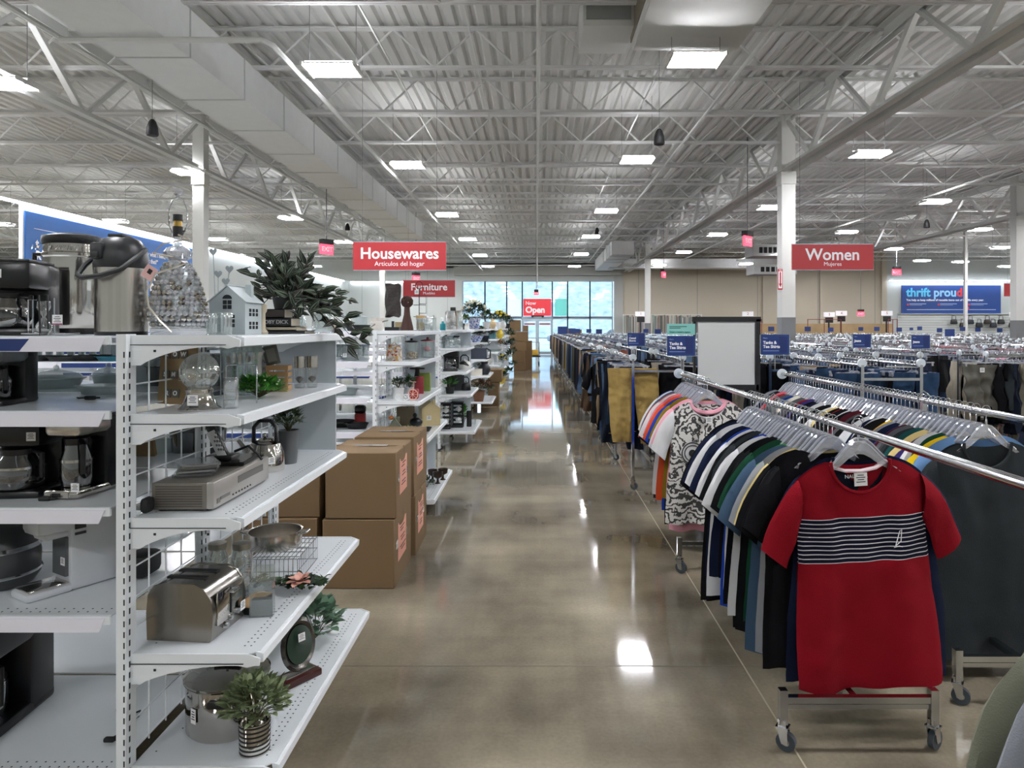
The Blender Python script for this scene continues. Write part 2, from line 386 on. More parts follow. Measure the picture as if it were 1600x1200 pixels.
# outside the glass
ASPH = M('asphalt', '#8d9498', .9); CONC = M('canopy_white', '#dfe4e8', .8)
struct(MB().box((0, WY + 60, -.12), (240, 120, .2)).build('ground_outside', ASPH))
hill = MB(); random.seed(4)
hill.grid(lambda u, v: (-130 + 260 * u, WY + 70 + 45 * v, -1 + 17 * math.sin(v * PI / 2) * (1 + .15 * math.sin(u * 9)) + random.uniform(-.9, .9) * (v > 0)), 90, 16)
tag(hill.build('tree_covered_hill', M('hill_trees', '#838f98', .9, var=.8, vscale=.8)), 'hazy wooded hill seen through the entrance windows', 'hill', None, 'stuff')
for x in (-5.6, 5.8):
    struct(MB().box((x, WY + 6.5, 2.6), (.5, .5, 5.2)).build('trim_%d' % (40 + int(x > 0)), CONC), 'canopy pillar outside')
struct(MB().box((0, WY + 3.5, 5.3), (13, 7, .3)).build('trim_42', CONC), 'entrance canopy')
for i, (x, c) in enumerate(((-9, '#c4cbd2'), (3.2, '#7c8894'), (8.2, '#d5d8dc'))):
    b = MB(); b.rbox((0, 0, .62), (4.4, 1.8, .62), .2, 0); b.rbox((-.1, 0, 1.15), (2.4, 1.6, .6), .25, 1, taper=.8)
    for sx in (-1.35, 1.35):
        for sy in (-.85, .85): b.M = Matrix.Translation((sx, sy, .33)) @ Matrix.Rotation(PI/2, 4, 'X'); b.lathe([(0, -.1), (.33, -.1), (.33, .1), (0, .1)], n=16, m=2); b.M = Matrix()
    o = b.build('car', [M('car_paint%d' % i, c, .3), M('car_glass', '#3a444c', .1), MATTE]); o.location = (x, WY + 22 + 3 * i, 0)
    tag(o, ['silver', 'grey', 'white'][i] + ' car parked beyond the entrance glass', 'car')
# ------------------------------------------------------------------ ceiling services
LEM = M('lamp_diffuser', '#ffffff', .5, emit='#fbfbff', es=LAMP); UPL = M('uplight_added', '#ffffff', .5, emit='#fbfbff', es=LAMP * .13); HOUS = M('fixture_housing', '#d4d4d0', .4); WIRE = M('dark_wire', '#6e7072', .6)
lights = [(520, 112), (1087, 96), (8, 133), (298, 271), (637, 260), (995, 252), (1358, 243), (455, 342), (699, 337), (947, 331), (1203, 326), (1460, 317),
          (181, 347), (2, 352), (538, 379), (731, 375), (923, 371), (1120, 368), (1322, 364), (1530, 360), (371, 400), (750, 400), (908, 398),
          (1068, 395), (1232, 392), (1395, 390), (1562, 388), (586, 416), (641, 419), (1010, 428), (1030, 415), (1165, 413), (1124, 425), (1245, 424), (1375, 424), (1440, 408), (1500, 410)]
f0 = None
def fixture(loc, lab):
    global f0
    if f0 is None:
        t = thing('ceiling_light', lab, 'ceiling light', loc)
        b = MB(); b.box((0, 0, .05), (.68, .10, .06)); b.box((-.33, 0, .02), (.03, .5, .05)); b.box((.33, 0, .02), (.03, .5, .05)); b.box((0, -.14, .035), (.68, .18, .02)); b.box((0, .14, .035), (.68, .18, .02)); b.build('housing', HOUS, t)
        for s in (-1, 1): MB().box((0, s * .14, .015), (.62, .17, .02)).build('diffuser', LEM, t)
        MB().box((0, .14, .055), (.6, .13, .012)).box((0, -.14, .055), (.6, .13, .012)).build('uplight_added', UPL, t)  # added glow on top of the fixture, unseen from below, brightens the ceiling
        for s in (-1, 1): MB().tube([(s * .3, 0, .08), (s * .3, 0, CZ - loc[2])], .004, 4).build('cable', WIRE, t)
        KIDS[t.name] = list(t.children); f0 = t; return t
    c = copy_tree(f0); c.location = loc; tag(c, lab); return c
done = []
named = {(520, 112): 'twin-bar ceiling light nearest the big square duct', (1087, 96): 'twin-bar ceiling light just under the hanging air unit', (8, 133): 'bright twin-bar ceiling light cut by the edge above the coffee makers',
    (298, 271): 'twin-bar ceiling light hung in front of the left column', (637, 260): 'ceiling light hung second in the row beside the square duct', (995, 252): 'ceiling light hanging below the black speaker near the aisle', (1358, 243): 'ceiling light hung above the Women sign'}
for (x, y) in lights:
    Y = 3.3 * F / (VY - y); X = wx(x, Y)
    if Y > WY - 1: continue
    done.append((X, Y)); l = named.get((x, y))
    t = fixture((X, Y, 4.9), l or 'small distant ceiling light glowing over the %s' % ('housewares side' if X < -4 else 'aisle' if X < 4.5 else 'clothing racks'))
    if (x, y) == (1087, 96):
        for ch in [c for c in t.children if c.name.startswith('uplight')]: bpy.data.objects.remove(ch)
    if not l: t['group'] = 'distant ceiling lights over the %s' % ('housewares side' if X < -4 else 'aisle' if X < 4.5 else 'clothing racks')
for Yr in (-4, 2.8, 9, 14.5, 20.6, 26.5, 32.4, 38.2):
    for kx in range(-5, 8):
        X = -2.62 + 4.68 * kx
        if X < XL + 1 or X > XR - 1: continue
        if any(abs(a - X) < 2.6 and abs(c - Yr) < 3.0 for a, c in done): continue
        vis = Yr > 5 and abs(X) < Yr * .78
        t = fixture((X, Yr, 4.9), 'ceiling light over the outer part of the store'); t['group'] = 'outer ceiling lights'
# LED strips on the walls
LST = M('led_strip', '#ffffff', .5, emit='#eef4ff', es=8)
def strip(c, d, lab):
    t = thing('strip_light', lab, 'strip light', c)
    MB().box((0, 0, .03), (d[0] + .02, d[1] + .02, .03)).build('housing', HOUS, t); MB().box((0, 0, 0), d).build('diffuser', LST, t)
strip((-11.13, 27.4, 4.3), (.10, 26.5, .05), 'long white strip light running along the top of the left partition wall')
strip((-8.4, WY - .06, 4.33), (5.3, .08, .06), 'white strip light along the back wall behind the Furniture sign')
strip((25.4, WY - .35, 4.38), (9.0, .1, .06), 'white strip light above the blue thrift sign')
# duct
DUCT = M('duct_metal', '#dde0e0', .5, var=.05); DFL = M('duct_flange', '#c2c6c6', .5)
b = MB(); b.box((-4.74, 12.4, 3.35 + 1.6 + .3), (.9, 28.8, .6))
ys = [7.1 + 1.62 * i for i in range(13)]
for y in ys: b.box((-4.74, y, 5.25), (.925, .02, .625), 1)
tag(b.build('air_duct', [DUCT, DFL]), 'big square white air duct running over the housewares shelves', 'air duct')
b = MB(); b.box((3.9, 36.2, 5.2), (1.0, 9, .6)); b.box((9.5, 38.8, 5.1), (11, 1.0, .5)); 
for y in (32.5, 34, 35.5): b.box((3.9, y, 5.2), (1.05, .03, .65), 1)
tag(b.build('air_duct', [DUCT, DFL]), 'distant grey air duct turning toward the wall past the entrance', 'air duct')
t = thing('air_unit', 'large white air handling box hanging over the aisle', 'air unit', (1.93, 6.9, 5.2))
UN = M('unit_white', '#d0d2d0', .8); UN2 = M('unit_dark', '#77705f', .5)
MB().rbox((0, 0, .33), (1.4, 4.6, .62), .02).build('casing', UN, t); MB().box((0, 0, .012), (1.34, 4.5, .02)).build('drain_pan', UN, t)
MB().box((-.705, 0, .33), (.02, 4.4, .5)).build('side_grille', UN2, t)
b = MB(); b.tube([(.3, 2.38, .02), (.3, 2.5, .02), (.3, 2.5, .1)], .015, 6); b.tube([(.3, 2.5, .05), (.62, 2.5, .05)], .015, 6); b.build('drain_pipe', GIRD, t)
for sx in (-.6, .6): MB().tube([(sx, 2.1, .6), (sx, 2.1, 1.0)], .01, 5).build('hanger_rod', GIRD, t)
t = thing('air_grille', 'pale louvred air grille box beside the hanging air unit', 'air grille', (.9, 9.2, 5.35))
MB().rbox((0, 0, .3), (.64, .9, .6), .01).build('casing', UN, t)
b = MB(); 
for i in range(2): b.box((0, -.455, .18 + .24 * i), (.56, .012, .2), i)
b.build('louvre', [M('louvre_grey', '#969a9a', .5), UN], t)
def unit2(x, Y, z, w_, h_, lab):
    t = thing('air_unit', lab, 'air unit', (x, Y, z)); MB().rbox((0, 0, h_ / 2), (w_, 1.2, h_), .03).build('casing', UN, t)
    b = MB()
    for i in range(6): b.box((w_ * (-.3 + .12 * i), -.61, h_ * .5), (w_ * .08, .02, h_ * .5))
    b.build('grille', MATTE, t)
    for s in (-1, 1): MB().tube([(s * w_ * .4, 0, h_), (s * w_ * .4, 0, CZ - z)], .012, 4).build('hanger_rod', GIRD, t)
unit2(wx(1205, 33), 33, wz(430, 33), 2.0, .45, 'white air diffuser unit hung behind the tall column')
unit2(wx(1200, 31), 31, wz(402, 31), 1.7, .5, 'upper dark-slotted air unit hung behind the tall column')
# pipes
def pipe(name, pts, r, lab, cat='pipe', mat=GIRD, n=6, g=None): return tag(MB().tube(pts, r, n).build(name, mat), lab, cat, g)
pipe('sprinkler_pipe', [(0.03, -2, 5.35), (0.03, 40.5, 5.35)], .03, 'white sprinkler pipe running straight down the aisle toward the doors')
pipe('sprinkler_pipe', [(3.05, 2, 5.45), (3.05, 40.5, 5.45)], .03, 'white sprinkler pipe running along the side of the hanging air unit')
pipe('sprinkler_pipe', [(-5.45, 8.05, 4.89), (-3.15, 8.05, 4.89), (-3.07, 8.2, 4.89), (-3.07, 40.5, 4.89)], .035, 'white sprinkler pipe crossing under the square duct then turning down the aisle')
pipe('sprinkler_pipe', [(-5.6, 40.6, 5.2), (15.6, 40.6, 5.2)], .04, 'white pipe crossing the store in front of the entrance windows')
pipe('sprinkler_pipe', [(-6.0, -2, 5.25), (-6.0, 40, 5.25)], .035, 'white pipe running between the square duct and the left truss')
pipe('sprinkler_pipe', [(7.9, 4, 5.25), (7.9, 40, 5.25)], .03, 'white pipe running just past the Women sign')
pipe('sprinkler_pipe', [(10.9, 6, 5.25), (10.9, 40, 5.25)], .03, 'white pipe running over the clothing racks')
pipe('sprinkler_pipe', [(1.0, 7.6, 5.4), (-1.1, 8.2, 5.4), (-1.2, 8.0, 5.4), (-1.2, 3, 5.4)], .035, 'white pipe bending beside the pale grille box')
for i, (x, z) in enumerate(((-9.5, 5.9), (-3.0, 6.1), (-.9, 5.6), (1.9, 5.6), (4.1, 5.6), (4.6, 6.1), (9.3, 5.6), (12.6, 5.6), (-8.7, 5.6), (-2.2, 5.6))):
    pipe('bridging_bar', [(x, 4, z), (x, 41, z)], .016, 'thin white bridging bar tying the roof joists together', 'bridging bar', g='bridging bars between the joists', n=4)
pipe('exit_sign_pole', [(.04, 30, 5.3), (.04, 30, 3.35)], .022, 'white pole hanging from the pipe in front of the windows', 'pole')
tag(MB().tube([(2.1, 23, 6.2), (2.1, 23, 4.75)], .012, 5).sphere((2.1, 23, 4.7), .07, 10).build('dome_camera', WPL), 'small white dome camera hung over the aisle', 'camera')
def speaker(x, y, Y, lab, s=1):
    t = thing('pendant_speaker', lab, 'speaker', (wx(x, Y), Y, wz(y, Y)))
    MB().lathe([(0, 0), (.075, 0), (.085, .02), (.075, .12), (.05, .2), (.025, .235), (0, .24)], n=16).build('body', MATTE, t); MB().tube([(0, 0, .235), (0, 0, CZ - wz(y, Y))], .004, 4).build('cable', WIRE, t)
speaker(238, 212, 10.2, 'black pendant speaker hung in front of the left truss'); speaker(1030, 226, 10.6, 'black pendant speaker hung above the aisle ceiling light')
speaker(933, 366, 25, 'small black pendant speaker hung far over the aisle'); speaker(543, 360, 24, 'small black pendant speaker above the Housewares sign')
speaker(1448, 356, 20, 'small black pendant speaker past the Women sign'); speaker(1583, 400, 30, 'tiny black pendant speaker over the far racks')
EXR = M('exit_glow', '#ff4a5c', .5, emit='#ff3f58', es=1.1)
def exit_sign(x, y, Y, lab, face=0, red=True, s=1):
    z = wz(y, Y); t = thing('exit_sign', lab, 'exit sign', (wx(x, Y), Y, z), face)
    MB().box((0, 0, .02), (.36 * s, .05, .24 * s)).build('lit_panel', EXR, t)
    MB().box((0, 0, .20 * s), (.30 * s, .16, .12)).build('lamp_head', MATTE, t)
    MB().tube([(0, 0, .25 * s), (0, 0, CZ - z)], .012, 5).build('pole', WIRE, t)
    text('EXIT', .15 * s, SIGNW, (0, -.03, .02), t, bold=.004)
exit_sign(510, 391, 17, 'red exit sign hanging left of the Housewares sign', .9); exit_sign(1168, 378, 17, 'red exit sign hanging left of the tall column', .8)
exit_sign(650, 436, 28, 'tiny red exit sign above the Furniture sign', .9); exit_sign(1037, 430, 30, 'tiny red exit sign near the distant column', 1.0)
exit_sign(1401, 426, 30, 'red exit sign hanging right of the Women sign', 0, s=1.0); exit_sign(1345, 491, 38, 'tiny red exit sign low on the beige wall', 0); exit_sign(838, 459, 30, 'red exit sign on the pole in front of the windows', 0, s=.6)
# ------------------------------------------------------------------ big hanging signs
def hang_sign(x0, x1, y0, y1, Y, big, small, lab, sb, ss, cut=None):
    X0, X1, Z0, Z1 = wx(x0, Y), wx(x1, Y), wz(y1, Y), wz(y0, Y); t = thing('hanging_sign', lab, 'sign', ((X0 + X1) / 2, Y, Z0)); W, H = X1 - X0, Z1 - Z0
    MB().box((0, 0, H / 2), (W, .03, H)).build('panel', RED, t); MB().box((0, 0, H + .006), (W, .035, .014)).box((0, 0, -.004), (W, .035, .012)).build('edge_rail', FR, t)
    text(big, H * sb, SIGNW, (0, -.018, H * .58), t, bold=H * .012); text(small, H * ss, SIGNW, (0, -.018, H * .22), t)
    for s in (-1, 1): MB().tube([(s * W * .4, 0, H), (s * W * .4, 0, CZ - Z0)], .003, 4).build('wire', WIRE, t)
hang_sign(552, 697, 378.5, 422, 11.5, 'Housewares', 'Artículos del hogar', 'red Housewares sign hanging over the shelves', .56, .23)
hang_sign(1237, 1364, 382, 421.5, 13.2, 'Women', 'Mujeres', 'red Women sign hanging beside the column', .64, .22)
hang_sign(630, 711, 438, 464, 20.6, 'Furniture', 'Muebles', 'smaller red Furniture sign behind the sculpture shelf', .58, .22)
hang_sign(1569, 1625, 443, 463, 27, 'Jewelry', '', 'red sign partly cut off beyond the far column', .5, .2)
# red column sign
t = thing('arrow_sign', 'narrow red and white arrow sign on the column beside the Women sign', 'sign', (5.36 - .19, 14.93, wz(453, 15)))
b = MB(); b.box((0, 0, .22), (.1, .02, .44)); b.build('panel', RED, t); b = MB(); b.box((0, -.012, .21), (.075, .004, .36)); b.build('white_field', SIGNW, t)
b = MB(); b.box((0, -.016, .24), (.03, .004, .27)); b.prism([(-.032, .13), (.032, .13), (0, .05)], -.018, -.014); b.build('arrow', RED, t); text('FIRE', .035, SIGNW, (0, -.013, .415), t)
# blue thrift sign on the back wall
BLU = M('banner_blue', '#123f86', .45); BLU2 = M('banner_blue_left', '#1767b8', .45, var=.06, vscale=30); CY = M('cyan_letter', '#56c3ee', .5); REDL = M('red_letter', '#e23b3b', .5)
Y = WY - .12; t = thing('wall_banner', 'long blue thrift proud banner on the far back wall', 'banner', (wx(1486, Y), Y, wz(490, Y))); W = wx(1563.5, Y) - wx(1409, Y); H = wz(446, Y) - wz(490, Y)
MB().box((0, 0, H / 2), (W, .06, H)).build('panel', BLU, t)
text('thrift', .7, CY, (-W * .455, -.035, H * .74), t, align='LEFT', bold=.022); text('prou', .7, M('pale_cyan', '#8fc9f2', .5), (-W * .18, -.035, H * .74), t, align='LEFT', bold=.022); text('d', .7, REDL, (W * .052, -.035, H * .74), t, align='LEFT', bold=.022); text('.', .7, REDL, (W * .118, -.035, H * .74), t, align='LEFT', bold=.03)
text('You help us keep millions of reusable items out of landfills every year.', .163, SIGNW, (-W * .455, -.035, H * .48), t, align='LEFT', bold=.004)
for i in range(3):
    MB().lathe([(0, 0), (.06, 0), (.06, .01), (0, .01)], n=12).build('red_dot', REDL, t, loc=(-W * .44 + i * W * .31, -.035, H * .32)).rotation_euler = (PI/2, 0, 0)
    MB().box((-W * .34 + i * W * .31, -.034, H * .345), (W * .17, .004, .035)).box((-W * .36 + i * W * .31, -.034, H * .30), (W * .13, .004, .018)).build('fine_print', M('fine_print', '#a9b9d8', .5), t)
MB().box((0, -.033, H * .14), (W * .9, .004, .018)).build('thin_rule', SIGNW, t); text('32', .22, REDL, (W * .16, -.036, H * .18), t, bold=.01)
# blue sign on the left partition
t = thing('wall_banner', 'huge blue wall banner behind the coffee makers and crystal lamp', 'banner', (-11.18, 19.2, 2.35)); 
MB().box((.03, 0, .9), (.03, 7.7, 1.8)).build('panel', BLU2, t); R90 = (PI/2, 0, PI/2)
MB().box((-.01, 0, .9), (.05, 7.8, 1.86)).build('frame', WPL, t)
def lt(s_, sz, y, z, bold=.006): text(s_, sz, SIGNW, (.055, y, z), t, rot=R90, align='LEFT', bold=bold)
lt('t', .26, -3.55, 1.12, .012); lt('R', .26, -3.55, .86, .012); MB().box((.05, -3.0, 1.45), (.01, 1.2, .014)).build('thin_rule', SIGNW, t)
lt('y what I need,”', .17, .95, 1.36); lt('t that?”', .17, 1.0, 1.16); lt('cling,', .17, .9, .97); lt('g a few books,', .17, .9, .77); lt('thrift', .66, 1.05, .42, .02)
# signs on the entrance glass
def decal(x0, x1, y0, y1, mat, lab, txt=()):
    Y = WY + .02; t = thing('window_poster', lab, 'poster', (wx((x0 + x1) / 2, Y), Y, wz(y1, Y))); W = wx(x1, Y) - wx(x0, Y); H = wz(y0, Y) - wz(y1, Y)
    MB().box((0, 0, H / 2), (W, .01, H)).build('sheet', mat, t)
    for s_, sz, dx, dz, b_ in txt: text(s_, sz * H, SIGNW, (dx * W, -.01, dz * H), t, align='LEFT', bold=b_)
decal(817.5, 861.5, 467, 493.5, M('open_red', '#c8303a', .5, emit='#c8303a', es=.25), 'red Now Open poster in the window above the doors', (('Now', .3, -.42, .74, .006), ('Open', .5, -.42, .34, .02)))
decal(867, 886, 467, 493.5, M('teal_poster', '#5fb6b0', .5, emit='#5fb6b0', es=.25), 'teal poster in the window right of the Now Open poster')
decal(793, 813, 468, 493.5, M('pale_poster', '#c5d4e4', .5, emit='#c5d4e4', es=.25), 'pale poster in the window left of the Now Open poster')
# ------------------------------------------------------------------ things along the far walls
random.seed(11)
lc = ['#8e8f90', '#b9b4a8', '#7c8a86', '#a8978c', '#c9c4bb', '#6f7577', '#b29a9a', '#9aa79f', '#d5d0c6', '#77706a']
for i in range(78):
    x = 976 + i * 1.52; Yk = WY - .5; z1 = wz(494 + random.uniform(-2, 2.5), Yk)
    if 1006 < x < 1018: continue
    wd = random.uniform(.022, .05); b = MB(); b.box((0, 0, z1 / 2 + .3), (wd, .35, z1 - .6)); ci = random.randrange(10)
    o = b.build('hanging_linen', M('linen%d' % ci, lc[ci], .9)); o.location = (wx(x, Yk), Yk, 0); tag(o, 'narrow folded drape hanging edge-on along the beige wall', 'linen', 'drapes hanging along the beige wall')
for (x0, x1) in ((974, 1006), (1018, 1096)):
    X0, X1 = wx(x0, 41.5), wx(x1, 41.5); b = MB(); b.box(((X0 + X1) / 2, WY - .5, .3), (X1 - X0, .5, .04)); b.box(((X0 + X1) / 2, WY - .5, 2.36), (X1 - X0, .03, .03))
    for x in (X0, X1): b.box((x, WY - .5, 1.2), (.05, .05, 2.4)); b.box((x, WY - .5, .03), (.06, .5, .06))
    tag(b.build('linen_rack', GIRD), 'tall rack of drapes %s the distant column' % ('left of' if x0 < 1000 else 'right of'), 'rack')
WP = M('wood_panel', '#a08763', .7, var=.35, vscale=1.5)
tag(MB().box((wx(1290, 40), 40.6, .9), (8.2, .12, 1.86)).build('wood_partition', WP), 'low wood-plank partition along the beige wall', 'partition')
for i, (x, y) in enumerate(((1001, 491), (1168, 491), (1295, 492), (1314, 490), (1385, 490), (1585, 492))):
    Yk = 39.0; t = thing('till_monitor', 'black checkout screen with white number card, ' + ['beside the distant column', 'just left of the tall column', 'under the middle of the Women sign', 'beside the pipes below the Women sign', 'before the blue thrift banner', 'beneath the sign past the far column'][i], 'monitor', (wx(x, Yk), Yk, 0))
    MB().box((0, 0, 1.05), (.06, .06, 2.1)).box((0, 0, .02), (.4, .4, .04)).build('stand', MATTE, t); MB().box((0, -.05, wz(y + 11, Yk) + .1), (.42, .06, .3)).build('screen', BLACK, t); MB().box((0, -.05, wz(y, Yk) + .02), (.62, .03, .26)).build('number_card', SIGNW, t)
    text('%d' % (i + 1), .2, RED, (0, -.07, wz(y, Yk) + .02), t)
for i, (x, w_) in enumerate(((1288, 52), (1395, 14), (1180, 20))):
    Yk = 38.5; b = MB(); W = w_ * Yk / F
    for z in (.5, 1.2, 2.05): b.box((0, 0, z), (W, .03, .03))
    for s in (-.5, .5, 0): b.box((s * W, 0, 1.03), (.03, .03, 2.06))
    o = b.build('queue_rail', M('rail_red', '#7a2a26', .5)); o.location = (wx(x, Yk), Yk, 0); tag(o, ['long dark red rail frame before the wood partition', 'short dark red rail frame near the thrift banner', 'short dark red rail frame behind the tall column'][i], 'rail')
# slat wall with bags under the blue banner
b = MB(); X0, X1 = wx(1402, WY), XR - .4; b.box(((X0 + X1) / 2, WY - .06, 1.35), (X1 - X0, .06, 2.1))
for k in range(14): b.box(((X0 + X1) / 2, WY - .095, .4 + .15 * k), (X1 - X0, .012, .02), 1)
b.box(((X0 + X1) / 2, WY - .15, 2.42), (X1 - X0, .2, .04)); tag(b.build('slat_wall', [M('slat_white', '#c4cac8', .5), SEAM]), 'white slatted display wall under the blue thrift banner', 'slat wall')
random.seed(3)
for i in range(9):
    x = 1492 + i * 12.5 + random.uniform(-3, 3); Yk = WY - .42; b = MB(); b.rbox((0, 0, .16), (.42, .2, .3), .07, 0, taper=.8); b.tube([(-.12, 0, .3), (-.1, 0, .5), (.1, 0, .5), (.12, 0, .3)], .018, 6)
    b.box((0, .13, .52), (.02, .3, .02)); o = b.build('handbag', M('bag%d' % (i % 3), ['#17181b', '#2b2320', '#1e2430'][i % 3], .5)); o.location = (wx(x, Yk), Yk, wz(512 if i % 2 else 507, Yk)); tag(o, 'dark handbag hanging on the white slatted wall', 'handbag', 'handbags on the slatted wall')
# push sweeper trolley before the doors
t = thing('flatbed_trolley', 'small dark flatbed trolley standing before the entrance doors', 'trolley', (wx(832, 31), 31, 0))
MB().box((0, 0, .35), (.7, .9, .05)).build('deck', MATTE, t); MB().tube([(-.3, .4, .35), (-.3, .45, .95), (.3, .45, .95), (.3, .4, .35)], .02, 6).build('handle', STEEL, t)
for sx in (-.28, .28):
    for sy in (-.35, .35): MB().lathe([(0, -.03), (.07, -.03), (.07, .03), (0, .03)], n=10).build('wheel', RUB, t, loc=(sx, sy, .07)).rotation_euler = (0, PI/2, 0); MB().box((sx, sy, .23), (.03, .03, .22)).build('fork', STEEL, t)
MB().rbox((0, 0, 0), (.5, .4, .25), .03).build('yellow_tub', M('tub_yellow', '#c9a23a', .5), t, loc=(0, 0, .51))
# ------------------------------------------------------------------ garments
def fab(name, col, var=0, vs=5): return M('fabric_' + name, col, .92, bump=.25, bscale=260, sheen=.0, var=var, vscale=vs, spec=.2)
TC = {'black': '#0b0c10', 'navy': '#101a33', 'white': '#cfd0d2', 'heather grey': '#8d9199', 'charcoal': '#2b3033', 'royal blue': '#1d3f9c', 'slate blue': '#3f566e', 'lime green': '#3fa03c',
      'dark green': '#12402c', 'butter yellow': '#dfc887', 'mustard': '#7f6a1e', 'orange': '#d0512c', 'coral': '#d9707c', 'pink': '#e4a4b4', 'crimson': '#8f0f1c', 'maroon': '#4e1520', 'sage': '#6d7061',
      'bright yellow': '#e8c21e', 'purple': '#3a3270', 'light blue': '#6a90bd', 'teal green': '#16484a', 'brown': '#4b3a2c', 'tie-dyed white': '#c9c8cc', 'cream': '#d9d2bf', 'denim blue': '#263c58', 'dark denim': '#141c2b', 'faded denim': '#4d6480', 'khaki': '#a58b4b', 'olive': '#4b4a35', 'grey': '#55575a', 'tan': '#8f7a5e', 'red': '#a5202a', 'stone': '#9c9486', 'rust': '#8a4a30'}
def fm(c): return fab(c.replace(' ', '_'), TC[c], *( (.45, 14) if 'denim' in c else (.5, 9) if 'tie' in c else (0, 5)))
def tee_mb(seed=0, hw=.285, L=.90, sl=1., th=.034, neck=.115, nu=22, nv=22, top=-.142, fold=.012, deep=.115):
    rnd = random.Random(seed); ph = [rnd.uniform(0, 6) for _ in range(6)]; b = MB()
    def ztop(x, front):
        a = abs(x)
        if a <= neck: return -(deep if front else .022) * math.sqrt(max(0, 1 - (a / neck) ** 2.2))
        return -(a - neck) * .30 - max(0, a - .15) ** 2 * 3.2
    def side(sgn):
        def fn(u, v):
            U = u * 2 - 1
            U = math.copysign(abs(U) ** .9, U)
            x0 = U * .255; W = .255 + (hw - .255) * min(1, v * 1.5) - .012 * math.sin(PI * min(1, v / .9))
            z0 = ztop(x0, sgn < 0); z = z0 + (-(L) + .006 * math.sin(U * 9 + ph[2]) - z0) * v; x = U * W
            T = th * (.35 + .65 * min(1, v * 2.5)) * max(0, 1 - abs(U) ** 3.5) ** .5
            y = sgn * T + (fold * v * (math.sin(U * 5 + ph[0] + v * 1.2) * .6 + .4 * math.sin(U * 11 + ph[1] + v * 2)) + .004 * math.sin(v * 9 + U * 7 + ph[3])) + .012 * abs(U) * math.sin(v * 3 + ph[4])
            if v > .12 and v < .5: y += sgn * .006 * math.sin(14 * (v + abs(U) * .7) + ph[5]) * abs(U)
            y += .016 * v * noise.noise(Vector((x * 7 + seed, z * 3.2, 1))) + .006 * noise.noise(Vector((x * 13, z * 15, seed)))
            return (x, y, top + z)
        return fn
    b.grid(side(-1), nu, nv); b.grid(side(1), nu, nv)
    for s in (-1, 1):      # sleeves
        n = 12; rows = 7; vs = []
        for j in range(rows + 1):
            t = j / rows
            tp = Vector((s * (.245 + (.185 * t - .025 * t * t) * sl), 0, top + ztop(.245, False) - (.115 * t + .15 * t * t) * sl)); bt = Vector((s * (.245 + (.06 * sl) * t), 0, top - .245 - .18 * sl * t + .01))
            c = (tp + bt) / 2; a = (tp - bt) / 2; dy = .03 * (1 - .15 * t) + .0
            for k in range(n):
                q = 2 * PI * k / n; p = c + a * math.cos(q); yy = dy * math.sin(q) * (1 + .25 * math.sin(t * 7 + ph[1] + k)) + .006 * math.sin(t * 8 + ph[0]) - .012 * t * math.cos(ph[3])
                vs.append((p.x, yy, p.z))
        fs = [(j * n + k, j * n + (k + 1) % n, (j + 1) * n + (k + 1) % n, (j + 1) * n + k) for j in range(rows) for k in range(n)]
        b.add(vs, fs, 1)
    return b
def link_mat(o, mats):
    for i, m in enumerate(mats):
        o.material_slots[i].link = 'OBJECT'; o.material_slots[i].material = m
HOOKR = .022
def hanger_mb(w_=.20, clip=False, lo=False):
    b = MB(); n = 4 if lo else 6; k = 5 if lo else 9
    pts = [(0, 0, -.075)] + [(0, 0, -.035)] + [(-HOOKR * math.cos(a) * 1.0, 0, HOOKR * math.sin(a) - .005) for a in [(-PI/3 + PI * 1.25 * i / k) for i in range(k, -1, -1)]]
    b.tube(pts, .002 if not lo else .0025, n, 0)
    if clip:
        b.box((0, 0, -.085), (w_ * 2, .006, .012), 1)
        for s in (-1, 1): b.box((s * w_ * .85, 0, -.10), (.022, .022, .045), 1)
        b.prism([(-.05, -.085), (0, -.06), (.05, -.085)], -.003, .003, 1)
        return b
    w_ = .165; up = [(0, -.074), (.025, -.079), (.05, -.100), (.075, -.128), (.10, -.153), (w_ * .9, -.188), (w_, -.200)]; dn = [(w_ * .9, -.204), (.12, -.190), (.08, -.168), (.045, -.140), (.02, -.126), (0, -.122)]
    poly = [(-x, z) for x, z in reversed(up)] + up[1:] + dn + [(-x, z) for x, z in reversed(dn[:-1])]
    if lo: b.prism([(-w_, -.18), (-.05, -.08), (0, -.055), (.05, -.08), (w_, -.18), (0, -.12)], -.004, .004, 1)
    else:
        b.prism(poly, -.0035, .0035, 1)
        b.tube([(-x, 0, z) for x, z in reversed(up[:-1])] + [(x, 0, z) for x, z in up[1:-1]], .0055, 5, 1)
        b.tube([(-x, 0, z) for x, z in reversed(dn[2:])] + [(x, 0, z) for x, z in dn[2:-1]][::-1][::-1], .0035, 4, 1) if 0 else None
    return b
HM = hanger_mb(); HT = HM.build('clothes_hanger', [CHROME, HANG]).data; HC = hanger_mb(.17, True).build('clothes_hanger', [CHROME, HANG]).data
for o in [o for o in COL.objects if o.name.startswith('clothes_hanger')]: bpy.data.objects.remove(o)
NH = [0]
def hanger(me, loc, rz, lab, group, roll=0):
    o = bpy.data.objects.new('clothes_hanger', me); COL.objects.link(o); o.location = loc; o.rotation_euler = (0, roll, rz); NH[0] += 1
    return tag(o, lab, 'hanger', group)
TEES = []
for i in range(5):
    o = tee_mb(i, hw=.27 + .008 * (i % 3), L=[.86, .92, .80, .88, .95][i], fold=.008, th=.014).build('t_shirt', [fm('black'), fm('black')]); TEES.append(o.data); bpy.data.objects.remove(o)
_used = {}
def uniq(lab, alt=()):
    for a in ('',) + tuple(alt):
        l = lab if not a else lab.replace(' t-shirt', ' ' + a + ' t-shirt', 1)
        if l not in _used: _used[l] = 1; return l
    return lab
